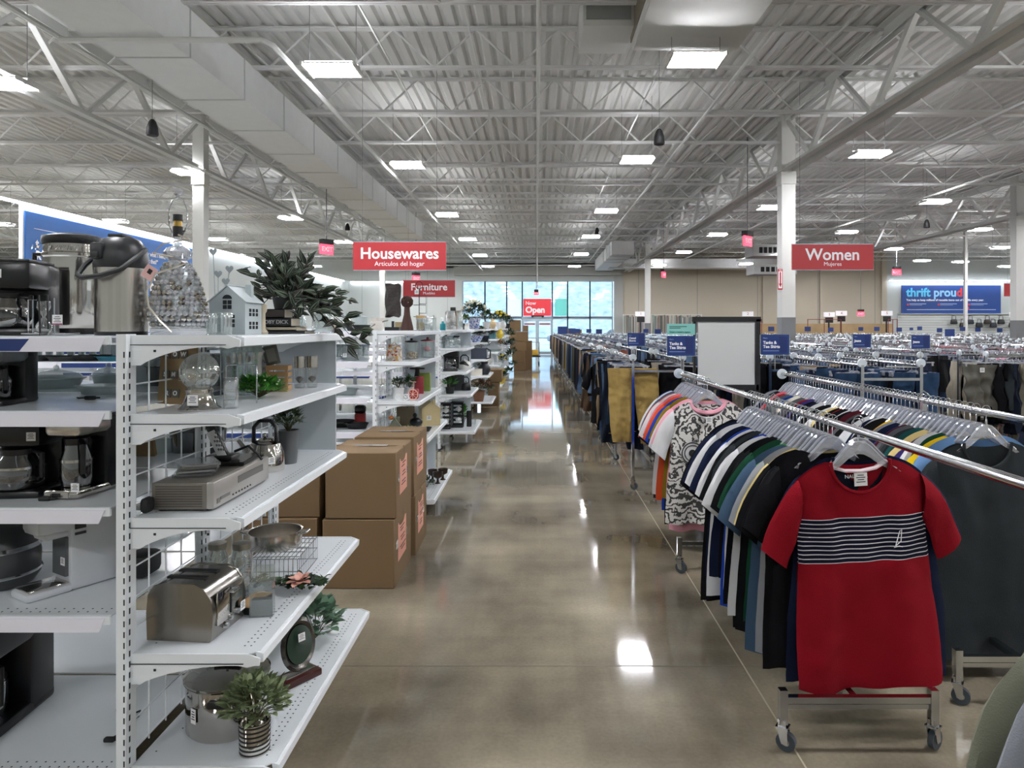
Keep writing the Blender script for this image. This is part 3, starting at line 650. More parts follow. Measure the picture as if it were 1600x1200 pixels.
def tee_row(X, Y0, step, cols, z, where, rnd, yaw=0, hg='', start=''):
    prev = start
    for i, c in enumerate(cols):
        Y = Y0 + step * i; nx = cols[i + 1] if i + 1 < len(cols) else 'none'; rz = yaw + rnd.uniform(-.07, .07); rl = rnd.uniform(-.025, .025)
        hanger(HT, (X, Y, z), rz, 'clear plastic hanger with chrome hook ' + hg, 'hangers ' + hg, rl)
        if c == '-': prev = 'hanger'; continue
        o = bpy.data.objects.new('t_shirt', TEES[rnd.randrange(5)]); COL.objects.link(o); o.location = (X, Y, z); o.rotation_euler = (0, rl, rz)
        s = rnd.uniform(.93, 1.04); o.scale = (s, 1, s * rnd.uniform(.94, 1.04)); link_mat(o, [fm(c), fm(c)])
        if nx == 'none': l = '%s t-shirt hanging last, behind the %s one, %s' % (c, prev, where)
        else: l = '%s t-shirt between %s and %s ones %s' % (c, prev, nx, where)
        g = None
        if l in _used:
            g = 'same-looking %s t-shirts %s' % (c, where)
            for p in _used[l]: p['group'] = g
        _used.setdefault(l, []).append(o)
        tag(o, l, 't-shirt', g or 't-shirts ' + where); prev = c
rnd = random.Random(5); BZ = 1.225
FRONT = 'behind the red striped tee'
cols1 = ['black', 'black', 'black', 'butter yellow', 'heather grey', 'slate blue', 'lime green', 'dark green', 'charcoal', 'black', 'black', 'white', 'royal blue', 'black', 'charcoal', 'black', 'white', 'royal blue', 'black', 'navy', 'white', 'heather grey', 'navy', 'black', 'black', 'black']
tee_row(1.22, 2.90, .044, cols1, BZ, FRONT, rnd, .10, 'on the front chrome rail', 'crimson')
cols2 = ['pink', 'white', 'mustard', 'black', 'royal blue', 'white', 'orange', 'coral', 'slate blue', 'white', 'navy', 'orange', 'slate blue', 'white', 'royal blue']
tee_row(1.22, 5.09, .05, cols2, BZ, 'behind the ink-patterned tee', rnd, .06, 'behind the ink-patterned tee', 'patterned')
cols3 = ['light blue', 'bright yellow', 'dark green', 'white', 'purple', 'butter yellow', 'teal green', 'charcoal', 'grey', 'maroon', 'purple', 'navy', 'heather grey', 'bright yellow', 'black', 'white', 'navy', 'white', 'white', 'black', 'grey', 'maroon', 'black', 'black', 'white', 'black', 'crimson', 'black', 'butter yellow', 'white', 'grey', 'black', 'black', 'white', 'navy', 'navy', 'black', 'purple', 'black', 'crimson', 'grey', 'grey', 'white', 'cream', 'light blue', 'navy', 'royal blue', 'grey', 'black', 'red', 'coral', 'navy', 'slate blue', 'black', 'heather grey']
tee_row(2.08, 3.33, .0455, cols3, BZ, 'on the second rail', rnd, .04, 'on the second chrome rail', 'charcoal')
# hero tees
def stripe_mat():
    m = bpy.data.materials.new('fabric_red_navy_stripe'); m.use_nodes = True; nt = m.node_tree; b = nt.nodes['Principled BSDF']; b.inputs['Roughness'].default_value = .92; b.inputs['Specular IOR Level'].default_value = .2
    tc = nt.nodes.new('ShaderNodeTexCoord'); sp = nt.nodes.new('ShaderNodeSeparateXYZ'); nt.links.new(tc.outputs['Object'], sp.inputs[0])
    def mt(op, a, c=None):
        n = nt.nodes.new('ShaderNodeMath'); n.operation = op
        for i, v in enumerate((a, c)):
            if v is None: continue
            if isinstance(v, (int, float)): n.inputs[i].default_value = v
            else: nt.links.new(v, n.inputs[i])
        return n.outputs[0]
    z = sp.outputs['Z']; band = mt('MULTIPLY', mt('LESS_THAN', z, -.362), mt('GREATER_THAN', z, -.532))
    st = mt('LESS_THAN', mt('FRACT', mt('DIVIDE', mt('ADD', z, .533), .0168)), .22)
    m1 = nt.nodes.new('ShaderNodeMix'); m1.data_type = 'RGBA'; m1.inputs['A'].default_value = lin('#0c1024'); m1.inputs['B'].default_value = lin('#d5cfd2'); nt.links.new(st, m1.inputs['Factor'])
    m2 = nt.nodes.new('ShaderNodeMix'); m2.data_type = 'RGBA'; m2.inputs['A'].default_value = lin('#7f0617'); nt.links.new(m1.outputs['Result'], m2.inputs['B']); nt.links.new(band, m2.inputs['Factor'])
    nt.links.new(m2.outputs['Result'], b.inputs['Base Color'])
    n2 = nt.nodes.new('ShaderNodeTexNoise'); n2.inputs['Scale'].default_value = 300; nt.links.new(tc.outputs['Object'], n2.inputs['Vector']); bp = nt.nodes.new('ShaderNodeBump'); bp.inputs['Strength'].default_value = .2; bp.inputs['Distance'].default_value = .01
    nt.links.new(n2.outputs['Fac'], bp.inputs['Height']); nt.links.new(bp.outputs[0], b.inputs['Normal']); return m
REDF = fab('hero_red', '#7f0617')
def neck_rib(neck, deep, top, mat, t, th=.016, r=.007, name='neckband'):
    pts = [(neck * math.cos(a), -th * .7, top - deep * abs(math.sin(a)) ** .95) for a in [PI * i / 20 for i in range(21)]]
    MB().tube(pts, r, 6).build(name, mat, t)
t = thing('t_shirt', 'red t-shirt with a navy and white striped chest band, hanging at the rail end', 't-shirt', (1.265, 2.775, BZ - .005)); t.rotation_euler = (0, -.05, .04); t['group'] = 't-shirts facing the aisle'
b = tee_mb(21, hw=.29, L=.885, th=.036, neck=.118, nu=30, nv=34, deep=.125, fold=.014); b.build('body', [stripe_mat(), REDF], t)
neck_rib(.118, .125, -.142, REDF, t)
b = MB(); b.grid(lambda u, v: ((u * 2 - 1) * .112, .022 - .004 * v, -.150 - .025 * math.sqrt(max(0, 1 - (u * 2 - 1) ** 2)) - v * .125 * math.sqrt(max(.0, 1 - (u * 2 - 1) ** 2))), 14, 6); b.build('inner_back', fab('hero_inner', '#0c1222'), t)
MB().tube([(-.115, .012, -.164), (-.06, -.004, -.180), (0, -.012, -.182), (.06, -.006, -.174), (.115, .010, -.152)], .0085, 6, flat=.6).build('neck_tape', fab('tape', '#d8c4c8'), t)
text('NAUTICA', .021, SIGNW, (-.01, .010, -.208), t); price_tag(t, (.0, -.006, -.217), .052)
b = MB()
for pts in ([(.106, -.045, -.474), (.125, -.045, -.417), (.133, -.045, -.412), (.128, -.045, -.457), (.106, -.045, -.474)], [(.10, -.045, -.479), (.122, -.045, -.475), (.133, -.045, -.479)]): b.tube(pts, .0016, 4)
b.build('sail_emblem', SIGNW, t)
hanger(HT, (1.265, 2.775, BZ), .04, 'clear hanger holding the red striped t-shirt', None, -.05)
def plain_hero(X, Y, c, seed, lab, rz=0, rl=0, mats=None, L=.9, hw=.285, sc=1, **kw):
    t = thing('t_shirt', lab, 't-shirt', (X, Y, BZ - .004)); t.rotation_euler = (0, rl, rz); t.scale = (sc, 1, sc)
    b = tee_mb(seed, L=L, hw=hw, nu=26, nv=28, **kw); m_ = mats or [fm(c), fm(c)]; b.build('body', m_, t); neck_rib(kw.get('neck', .115), kw.get('deep', .115), kw.get('top', -.142), m_[1], t)
    hanger(HT, (X, Y, BZ), rz, 'clear hanger holding the ' + lab.split(',')[0].split(' hanging')[0], None, rl); return t
t = plain_hero(2.07, 3.24, 'charcoal', 31, 'large charcoal t-shirt hanging at the front of the second rail', .12, 0, L=.94, hw=.31, sc=1.04)
t = plain_hero(1.31, 2.86, 'navy', 32, 'dark navy t-shirt showing to the side behind the red striped one', .02, -.03, L=.90, hw=.33, th=.02)
def ink_mat():
    m = bpy.data.materials.new('fabric_ink_pattern'); m.use_nodes = True; nt = m.node_tree; b = nt.nodes['Principled BSDF']; b.inputs['Roughness'].default_value = .9
    tc = nt.nodes.new('ShaderNodeTexCoord'); mp = nt.nodes.new('ShaderNodeMapping'); mp.inputs['Location'].default_value = (.1, 0, .35); nt.links.new(tc.outputs['Object'], mp.inputs[0])
    n = nt.nodes.new('ShaderNodeTexNoise'); n.inputs['Scale'].default_value = 5; n.inputs['Detail'].default_value = 2; nt.links.new(mp.outputs[0], n.inputs['Vector'])
    wv = nt.nodes.new('ShaderNodeTexWave'); wv.wave_type = 'RINGS'; wv.rings_direction = 'SPHERICAL'; wv.inputs['Scale'].default_value = 6; wv.inputs['Distortion'].default_value = 14; wv.inputs['Detail'].default_value = 4; wv.inputs['Detail Scale'].default_value = 2.4
    nt.links.new(mp.outputs[0], wv.inputs['Vector'])
    ml = nt.nodes.new('ShaderNodeMath'); ml.operation = 'MULTIPLY_ADD'; nt.links.new(n.outputs['Fac'], ml.inputs[0]); ml.inputs[1].default_value = 1.2; nt.links.new(wv.outputs['Fac'], ml.inputs[2])
    r = nt.nodes.new('ShaderNodeValToRGB'); r.color_ramp.elements[0].position = .92; r.color_ramp.elements[0].color = lin('#3c3c3c'); r.color_ramp.elements[1].position = 1.12; r.color_ramp.elements[1].color = lin('#cfcdc9')
    nt.links.new(ml.outputs[0], r.inputs[0]); nt.links.new(r.outputs[0], b.inputs['Base Color']); return m
t = plain_hero(1.21, 4.98, 'white', 33, 'white t-shirt with swirling black ink print and an eye, hanging facing the aisle', .06, 0, [ink_mat(), fm('white')], L=.86, hw=.30, neck=.13, th=.034)
b = MB()
for r0, r1 in ((.078, .070), (.058, .052), (.026, 0)): b.lathe([(r0, 0), (r0, .002), (r1, .002), (r1, 0)], n=28)
o = b.build('eye_print', M('ink_print', '#2c2c2e', .9), t, loc=(-.12, -.046, -.50)); o.rotation_euler = (PI/2, 0, 0)
o = MB().lathe([(0, 0), (.080, 0), (.08, .0008), (0, .0008)], n=28).build('eye_white', fm('white'), t, loc=(-.12, -.044, -.50)); o.rotation_euler = (PI/2, 0, 0)
neck_rib(.125, .075, -.147, fm('pink'), t, th=.01, r=.016, name='pink_inner_neck'); price_tag(t, (0, -.038, -.27), .045)
t = plain_hero(1.22, 5.035, 'pink', 34, 'pink t-shirt showing below the ink-patterned one', .05, 0, L=.925, hw=.27, sc=1.0)
# tees in the near corner
t = plain_hero(1.24, 1.36, 'sage', 41, 'sage green t-shirt with its sleeve reaching into the corner', -.05, 0, L=.9, hw=.3)
t = plain_hero(1.225, 1.285, 'heather grey', 42, 'heather grey t-shirt between the sage and purple-navy ones', .0, 0, L=.9)
t = plain_hero(1.20, 1.20, 'purple', 43, 'deep purple-navy t-shirt closest in the corner', .05, 0, [fab('deep_navy', '#15122a')] * 2, L=.9)
t = plain_hero(1.31, 1.43, 'white', 44, 'white t-shirt hem peeking below the sage sleeve', .1, 0, L=.93)
# ------------------------------------------------------------------ rails and racks
def caster(b, x, y, z0=0, r=.036, rz=0, m0=0, m1=1):
    T = b.M.copy(); b.M = T @ Matrix.Translation((x, y, z0)) @ Matrix.Rotation(rz, 4, 'Z')
    b.box((0, 0, r * 2 + .018), (.045, .045, .006), m0); b.box((0, -.0, r * 2 + .03), (.03, .03, .03), m0)
    for s in (-1, 1): b.prism([(-.02, r * 2 + .018), (.02, r * 2 + .018), (.022, r * .8), (-.002, r * .8)], s * .016 - .0015, s * .016 + .0015, m0)
    K = b.M.copy(); b.M = K @ Matrix.Translation((.012, 0, r)) @ Matrix.Rotation(PI/2, 4, 'X'); b.lathe([(0, -.011), (r, -.011), (r, .011), (0, .011)], n=18, m=m1); b.lathe([(0, -.0125), (r * .4, -.0125), (r * .4, .0125), (0, .0125)], n=12, m=m0); b.M = T
def single_rail(X, ya, yb, base, posts, lab, hz=BZ):
    t = thing('clothes_rail', lab, 'clothes rail', (X, (ya + yb) / 2, 0)); c = (ya + yb) / 2
    MB().tube([(0, ya - c, hz - .016), (0, yb - c, hz - .016)], .0155, 16).build('rail', CHROME, t)
    MB().tube([(0, yb - c, hz - .016), (0, yb - c + .012, hz - .016)], .042, 20).build('end_disc', DISC, t)
    for (b0, b1) in base:
        b = MB()
        b.box((0, (b0 + b1) / 2 - c, .175), (.026, b1 - b0, .026))
        for y in (b0, b1): b.box((0, y - c, .192), (.57, .026, .024)); b.box((0, y - c, .165), (.57, .012, .018))
        b.build('base_frame', CHROME, t)
        for s in (-1, 1):
            for y in (b0, b1):
                MB().box((s * .285, y - c, .165), (.030, .030, .13)).build('leg', CHROME, t); q = MB(); caster(q, s * .285, y - c, 0, rz=.6 * s); q.build('caster', [CHROME, RUB], t)
    for y in posts:
        MB().box((0, y - c, (hz + .19) / 2), (.024, .024, hz - .22)).build('post', CHROME, t)
        o_ = MB().tube([(-.03, 0, -.02), (-.03, 0, .02), (0, 0, .045), (.03, 0, .02), (.03, 0, -.02)], .004, 6).build('top_loop', CHROME, t, loc=(0, y - c, hz - .01))
    return t
single_rail(1.22, .9, 6.02, [(2.67, 4.60)], [3.62], 'chrome clothes rail on casters holding the red striped tee')
single_rail(2.08, 1.0, 5.95, [(3.0, 4.7)], [3.78], 'second chrome clothes rail holding the charcoal tee')
def topper(X, Y, z0, W, H, big, lab, small=None, teal=False, stem=.12, far=False, bs=.2):
    t = thing('rack_sign', lab, 'sign', (X, Y, z0)); MB().tube([(0, 0, 0), (0, 0, stem)], .004, 5).build('stem', CHROME, t)
    MB().box((0, 0, stem + H / 2), (W, .004, H)).build('card', BLUE, t)
    if not far:
        b = MB(); b.box((0, 0, stem - .003), (W + .01, .008, .006)); b.box((W / 2 + .004, 0, stem + H / 2), (.006, .006, H)); b.box((-W / 2 - .004, 0, stem + H / 2), (.006, .006, H)); b.build('holder', ACRY, t)
        MB().box((W * .28, -.0024, stem + H * .5), (W * .28, .0006, H * .8)).build('printed_panel', M('blue_print_dark', '#16295f', .4), t)
    if big: text(big, H * bs, SIGNW, (-W * .42, -.003, stem + H * .5), t, align='LEFT', bold=H * .006)
    if small: text(small, H * .09, M('pale_blue_ink', '#9db2dd', .5), (-W * .42, -.003, stem + H * .82), t, align='LEFT'); MB().box((-W * .14, -.003, stem + H * .2), (W * .56, .001, H * .02)).build('fine_print', M('pale_blue_ink'), t)
    if teal:
        MB().box((0, 0, stem + H * 1.33), (W, .004, H * .56)).build('teal_card', M('teal_print', '#7dbcb4', .45), t); INK2 = M('teal_ink', '#17443f', .5)
        text('Únete a nuestro equipo.', H * .11, INK2, (-W * .42, -.003, stem + H * 1.19), t, align='LEFT', bold=H * .003)
        for k, (w_, zz) in enumerate(((.62, 1.47), (.4, 1.39))): MB().box((-W * .42 + w_ * W / 2, -.003, stem + H * zz), (w_ * W, .001, H * .035)).build('fine_print', INK2, t)
    return t
topper(1.24, 6.03, 1.24, .24, .17, 'Tanks &\nTee Shirts', 'blue Tanks and Tee Shirts sign with a teal card above it', "Men's", True, .12)
topper(2.02, 5.96, 1.24, .24, .172, 'Tanks &\nTee Shirts', 'blue Tanks and Tee Shirts sign beside the white panel', "Men's", False, .13)
# double-rail racks for trousers
RZ = 1.30
def rack_mb(full=True, L=1.55):
    b = MB(); w_ = .245
    for s in (-1, 1):
        b.tube([(s * w_, 0, RZ - .016), (s * w_, L, RZ - .016)], .0135, 8 if full else 5)
        for y in (0, L): b.box((s * w_, y, (RZ + .1) / 2), (.024, .024, RZ - .12)); b.tube([(s * w_, y - .01, RZ), (s * w_, y + .01, RZ)], .036, 16 if full else 8, 2)
        if s > 0: b.box((0, L / 2, .2), (.024, L, .024))
    for y in (0, L): b.box((0, y, RZ - .13), (w_ * 2, .022, .022)); b.box((0, y, .2), (w_ * 2, .022, .022))
    for s in (-1, 1):
        for y in (0, L): caster(b, s * w_, y, 0, rz=.5 * s)
    return b
RK = rack_mb(False).build('clothes_rack', [CHROME, RUB, DISC]).data
for o in [o for o in COL.objects if o.name.startswith('clothes_rack')]: bpy.data.objects.remove(o)
def near_rack(x, y, lab):
    t = thing('clothes_rack', lab, 'clothes rack', (x, y, 0)); w_ = .245; L = 1.55
    for s in (-1, 1):
        MB().tube([(s * w_, 0, RZ - .016), (s * w_, L, RZ - .016)], .0135, 10).build('rail', CHROME, t)
        for yy in (0, L):
            MB().box((s * w_, yy, (RZ + .1) / 2), (.026, .026, RZ - .12)).build('post', CHROME, t); MB().tube([(s * w_, yy - .012, RZ + .005), (s * w_, yy + .012, RZ + .005)], .036, 20).build('end_disc', DISC, t)
            q = MB(); caster(q, s * w_, yy, 0, rz=.5 * s); q.build('caster', [CHROME, RUB], t)
    b = MB()
    for yy in (0, L): b.box((0, yy, RZ - .13), (w_ * 2, .022, .022)); b.box((0, yy, .2), (w_ * 2, .022, .022))
    b.box((0, L / 2, .2), (.024, L, .024))
    b.build('frame', CHROME, t); return t
def pants_mb(L=.78, w_=.2, seed=0, nu=7, nv=9, th=.022, flare=.03, off=0.):
    rnd = random.Random(seed); b = MB(); p = rnd.uniform(0, 6); off = off or rnd.uniform(-.03, .03)
    for s in (-1, 1):
        def fn(sg):
            def f(u, v):
                U = u * 2 - 1; cx = s * (w_ * .52 + flare * v) + off * v; W = w_ * .52 * (1 - .12 * v)
                return (cx + U * W + .012 * math.sin(v * 5 + p) * v, sg * th * max(0, 1 - U * U) ** .5 * (.5 + .5 * min(1, v * 4)) + .022 * v * math.sin(U * 5 + p + v * 6) + s * .004, -.105 - v * L * (1 + .03 * s * math.sin(p)))
            return f
        b.grid(fn(-1), nu, nv); b.grid(fn(1), nu, nv)
    return b
from mathutils import noise
PANTS = []
for i, L in enumerate((.80, .62, .72, .55, .88)):
    o = pants_mb(L, .19 + .01 * (i % 3), i, 12, 14); o.v = [(x + .02 * noise.noise(Vector((x * 4, z * 4, i))), y + .03 * noise.noise(Vector((x * 9, i, z * 7))), z) for x, y, z in o.v]; o = o.build('trousers', [fm('black')]); PANTS.append(o.data); bpy.data.objects.remove(o)
pc = ['denim blue', 'dark denim', 'black', 'khaki', 'olive', 'grey', 'navy', 'tan', 'faded denim', 'charcoal', 'stone', 'rust', 'black', 'dark denim', 'brown', 'denim blue']
jc = ['denim blue', 'dark denim', 'denim blue', 'faded denim', 'dark denim', 'black', 'navy', 'denim blue', 'tan']
dc = ['black', 'black', 'dark denim', 'navy', 'black', 'charcoal', 'dark denim', 'black', 'stone', 'black']
def pants_rail(X, Y0, n, step, pal, where, rnd, yaw=.0, z=RZ):
    for i in range(n):
        Y = Y0 + i * step; c = pal[rnd.randrange(len(pal))] if i else pal[0]; rz = yaw + rnd.uniform(-.45, .45)
        hanger(HC, (X, Y, z), rz, 'clear clip hanger on the rail ' + where, 'clip hangers on the rail ' + where)
        o = bpy.data.objects.new('trousers', PANTS[rnd.randrange(5)]); COL.objects.link(o); o.location = (X, Y, z); o.rotation_euler = (0, 0, rz); link_mat(o, [fm(c)])
        sc = rnd.uniform(.6, 1.08); o.scale = (rnd.uniform(.6, 1.15), 1.4, sc); tag(o, '%s trousers clipped among others on the rail %s' % (c, where), 'trousers', '%s trousers on the rail %s' % (c, where))
near_rack(1.20, 6.96, 'chrome double clothes rack under the Casual Shorts sign')
topper(.985, 6.94, 1.31, .17, .128, 'Casual\nShorts', 'blue Casual Shorts sign on the rack post', "Men's", False, .11)
t = thing('cargo_shorts', 'khaki cotton trousers hanging wide open at the rack end', 'trousers', (.96, 7.02, RZ))
o = pants_mb(.74, .24, 9, 40, 44, th=.03, flare=.02, off=.04)
o.v = [(x + .01 * noise.noise(Vector((x * 5, z * 5, 3))), y + .030 * noise.noise(Vector((x * 7, 1, z * 9))) + .016 * noise.noise(Vector((x * 16, 2, z * 22))), z) for x, y, z in o.v]
o.build('legs', M('khaki_cotton', '#a1874d', .9, bump=.6, bscale=25, var=.15, vscale=8), t); b = MB(); b.box((.0, 0, -.125), (.47, .05, .04)); b.build('waistband', M('khaki_cotton'), t); price_tag(t, (-.1, -.04, -.2), .035)
t['label'] = 'khaki cotton trousers hanging facing the camera at the rack end'; t.name = 'trousers'
hanger(HC, (.96, 7.02, RZ), 0, 'clip hanger holding the khaki trousers', None)
CI = 'under the Casual Shorts sign'
pants_rail(.955, 7.17, 25, .055, ['black', 'dark denim', 'denim blue', 'faded denim', 'denim blue', 'tan', 'black'], CI, rnd); pants_rail(1.445, 7.05, 16, .08, dc + ['maroon', 'stone'], 'beside the khaki trousers', rnd)
t = plain_hero(.90, 8.86, 'black', 61, 'black jacket-like top sticking out into the aisle behind the khaki trousers', -.5, 0, L=.86, hw=.25); t.location.z = RZ - .004; t.scale = (.9, 1.5, .9)
for o in COL.objects:
    if o.name.startswith('clothes_hanger') and o.get('label', '').startswith('clear hanger holding the black jacket'): o.location.z = RZ
near_rack(1.20, 8.86, 'second chrome double rack up the aisle, behind the khaki trousers')
pants_rail(.955, 8.9, 26, .056, ['black', 'black', 'tan', 'brown', 'black', 'stone', 'faded denim'], 'second up the aisle', rnd)
near_rack(1.20, 10.66, 'third chrome double rack up the aisle')
pants_rail(.955, 10.72, 24, .06, pc, 'third up the aisle', rnd)
near_rack(2.96, 5.87, 'double rack of jeans with two white rail discs'); pants_rail(2.71, 5.95, 22, .068, jc, 'of jeans with two white discs', rnd); pants_rail(3.21, 5.95, 22, .068, jc, 'of jeans right of the two discs', rnd)
topper(2.715, 5.872, 1.315, .148, .11, 'Jeans', 'blue Jeans sign on the left one of the two white discs', "Men's", False, .12, bs=.24); topper(3.205, 5.872, 1.305, .152, .113, 'Jeans', 'blue Jeans sign on the right one of the two white discs', "Men's", False, .12, bs=.24)
def cross_rack(x, y, lab, n, pal, where):
    t = near_rack(x, y, lab); t.rotation_euler = (0, 0, -PI/2)
    for i in range(n):
        X = x + .05 + i * .062; rz = PI/2 + rnd.uniform(-.45, .3)
        for Yo in (-.245, .245):
            hanger(HC, (X, y + Yo, RZ), rz, 'clear clip hanger on the cross rail ' + where, 'clip hangers on the cross rail ' + where); o = bpy.data.objects.new('trousers', PANTS[rnd.randrange(5)]); COL.objects.link(o); o.location = (X, y + Yo, RZ); o.rotation_euler = (0, 0, rz); c = pal[rnd.randrange(len(pal))]
            link_mat(o, [fm(c)]); o.scale = (rnd.uniform(.8, 1.1), 1.4, rnd.uniform(.75, 1.05)); tag(o, '%s trousers seen edge-on, hanging on the cross rail %s' % (c, where), 'trousers', '%s trousers on the cross rail %s' % (c, where))
cross_rack(4.95, 8.0, 'double rack turned across, holding the grey cargo trousers', 24, dc, 'beside the grey cargo trousers'); cross_rack(6.7, 8.0, 'double rack turned across at the right edge', 20, dc, 'at the far right')
t = thing('trousers', 'crumpled grey cargo trousers hanging wide at the end of the cross rack', 'trousers', (4.84, 7.70, RZ)); o = pants_mb(.56, .19, 12, 30, 34, th=.035, flare=-.03, off=.05); o.v = [(x + .02 * noise.noise(Vector((x * 6, z * 6, 9))), y + .06 * noise.noise(Vector((x * 9, y, z * 10))), z) for x, y, z in o.v]; o.build('legs', M('cargo_grey', '#58564f', .9, bump=.4, bscale=40), t); price_tag(t, (.0, -.06, -.16), .05)
hanger(HC, (4.84, 7.70, RZ), 0, 'clip hanger holding the grey cargo trousers', None)
pants_rail(2.35, 7.2, 20, .07, dc, 'behind the second tee rail', rnd); near_rack(2.6, 7.1, 'double rack of dark trousers behind the white panel')
pants_rail(2.85, 7.9, 14, .07, jc, 'behind the two-disc rack', rnd)
# a dark long-sleeved group at the far right edge
t = plain_hero(2.98, 4.12, 'dark denim', 51, 'dark blue shirt hanging at the right edge past the second rail', .5, 0, L=.8)
t = plain_hero(3.0, 4.04, 'crimson', 52, 'crimson t-shirt sliver at the right edge past the second rail', .5, 0, L=.9)
single_rail(2.98, 2.4, 4.2, [(2.7, 3.9)], [3.2], 'third chrome rail at the right edge with dark clothes')
pants_rail(2.98, 3.4, 10, .07, dc, 'at the right edge', rnd, .2, z=BZ)
# white panel in black frame
t = thing('display_board', 'white board in a black frame standing behind the tee rails', 'board', (1.785, 6.62, 0)); MB().box((0, 0, 1.36), (.53, .02, .60)).build('white_panel', M('board_white', '#c9cbc9', .35), t)
b = MB(); b.box((0, 0, 1.68), (.64, .05, .045)); b.box((.295, 0, .88), (.04, .05, 1.6)); b.box((-.295, .02, .88), (.02, .03, 1.6)); b.box((0, 0, 1.04), (.60, .05, .05)); b.build('frame', MATTE, t)
for s in (-1, 1): MB().box((s * .27, 0, .04), (.05, .5, .05)).build('foot', MATTE, t)
# ------------------------------------------------------------------ the far field of racks
fr = random.Random(77); gv, gf, gc = [], [], []; hv, hf = [], []
lo_h = hanger_mb(.17, True, True); tq = tee_mb(3, nu=4, nv=3, hw=.26, L=.8, th=.02, fold=.006); pq = pants_mb(.75, .2, 3, 2, 2)
def arr(m): return np.array(m.v), [np.array(f) for f in m.f]
TV, TF = arr(tq); PV, PF = arr(pq); HV, HF = arr(lo_h); HMI = lo_h.mi
G = {'v': [], 'f': [], 'c': [], 'n': 0}; H = {'v': [], 'f': [], 'm': [], 'n': 0}
def put(D, V, Fs, x, y, z, rz, sc, col=None, mi=None):
    c, s = math.cos(rz), math.sin(rz); W = V * np.array([sc, 1, sc]); W = np.stack([W[:, 0] * c - W[:, 1] * s + x, W[:, 0] * s + W[:, 1] * c + y, W[:, 2] + z], 1)
    D['v'].append(W); n = D['n']; D['f'] += [tuple((f + n).tolist()) for f in Fs]; D['n'] += len(V)
    if col is not None: D['c'] += [col] * len(Fs)
    if mi is not None: D['m'] += mi
xcols = [1.20, 2.6, 3.98, 5.5, 7.1, 8.7, 10.3, 11.9, 13.5, 15.1, 16.7, 18.3, 19.9, 21.5, 23.1, 24.7]
nk = 0
for ci, X in enumerate(xcols):
    kind = 'tee' if ci in (4, 5, 8, 9, 12, 13) else 'pants'
    pal = [['denim blue', 'dark denim', 'black', 'navy', 'faded denim'], ['black', 'white', 'grey', 'navy', 'coral', 'cream', 'red', 'black', 'pink']][kind == 'tee']
    y = 12.46 if ci == 0 else 8.95 if ci == 1 else 7.75 if ci == 2 else 9.2 if ci in (3, 4, 5) else 6.2
    while y < 37.5:
        if y > X * .95 or ci < 3:
            if abs(X - 5.36) < .8 and 13.2 < y < 15.5: y += 1.85; continue
            if abs(X - 14.5) < .9 and 19.3 < y < 21.6: y += 1.85; continue
            if abs(X - 17.9) < .8 and 29.3 < y < 31.3: y += 1.85; continue
            if abs(X - 5.36) < .8 and 32 < y < 34.3: y += 1.85; continue
            o = bpy.data.objects.new('clothes_rack', RK); COL.objects.link(o); o.location = (X, y, 0); nk += 1
            tag(o, 'double clothes rack %s' % ('lining the aisle toward the doors' if ci == 0 else 'in the field of racks past the aisle'), 'clothes rack', 'racks lining the aisle' if ci == 0 else 'racks in the clothing field')
            for s in (-1, 1):
                st = .075 if y < 16 else .11
                k = 0
                while k * st < 1.5:
                    if fr.random() < .93:
                        cc = TC[pal[fr.randrange(len(pal))] if ci else pc[fr.randrange(len(pc))]]; yy = y + k * st + .02; rz = fr.uniform(-.15, .15); V, Fs = (TV, TF) if kind == 'tee' else (PV, PF)
                        put(G, V, Fs, X + s * .245, yy, RZ, rz * 3, fr.uniform(.62, 1.06), lin(cc)); put(H, HV, HF, X + s * .245, yy, RZ, rz, 1, mi=HMI)
                    k += 1
        y += 1.85
def stuff(D, name, mats, lab, cat):
    me = bpy.data.meshes.new(name); me.from_pydata(np.concatenate(D['v']).tolist(), [], D['f'])
    for q in mats: me.materials.append(q)
    if 'm' in D and D['m']: me.polygons.foreach_set('material_index', D['m'])
    if D.get('c'):
        a = me.color_attributes.new('dye', 'FLOAT_COLOR', 'CORNER'); lens = np.array([len(f) for f in D['f']]); a.data.foreach_set('color', np.repeat(np.array(D['c']), lens, axis=0).ravel())
    o = bpy.data.objects.new(name, me); COL.objects.link(o); return tag(o, lab, cat, None, 'stuff')
DY = bpy.data.materials.new('dyed_cloth'); DY.use_nodes = True; at = DY.node_tree.nodes.new('ShaderNodeAttribute'); at.attribute_name = 'dye'; DY.node_tree.links.new(at.outputs['Color'], DY.node_tree.nodes['Principled BSDF'].inputs['Base Color']); DY.node_tree.nodes['Principled BSDF'].inputs['Roughness'].default_value = .9
stuff(G, 'hanging_clothes', [DY], 'hundreds of clothes hanging on the far racks', 'clothes'); stuff(H, 'hanger_mass', [CHROME, HANG], 'hundreds of clear hangers on the far racks', 'hangers')
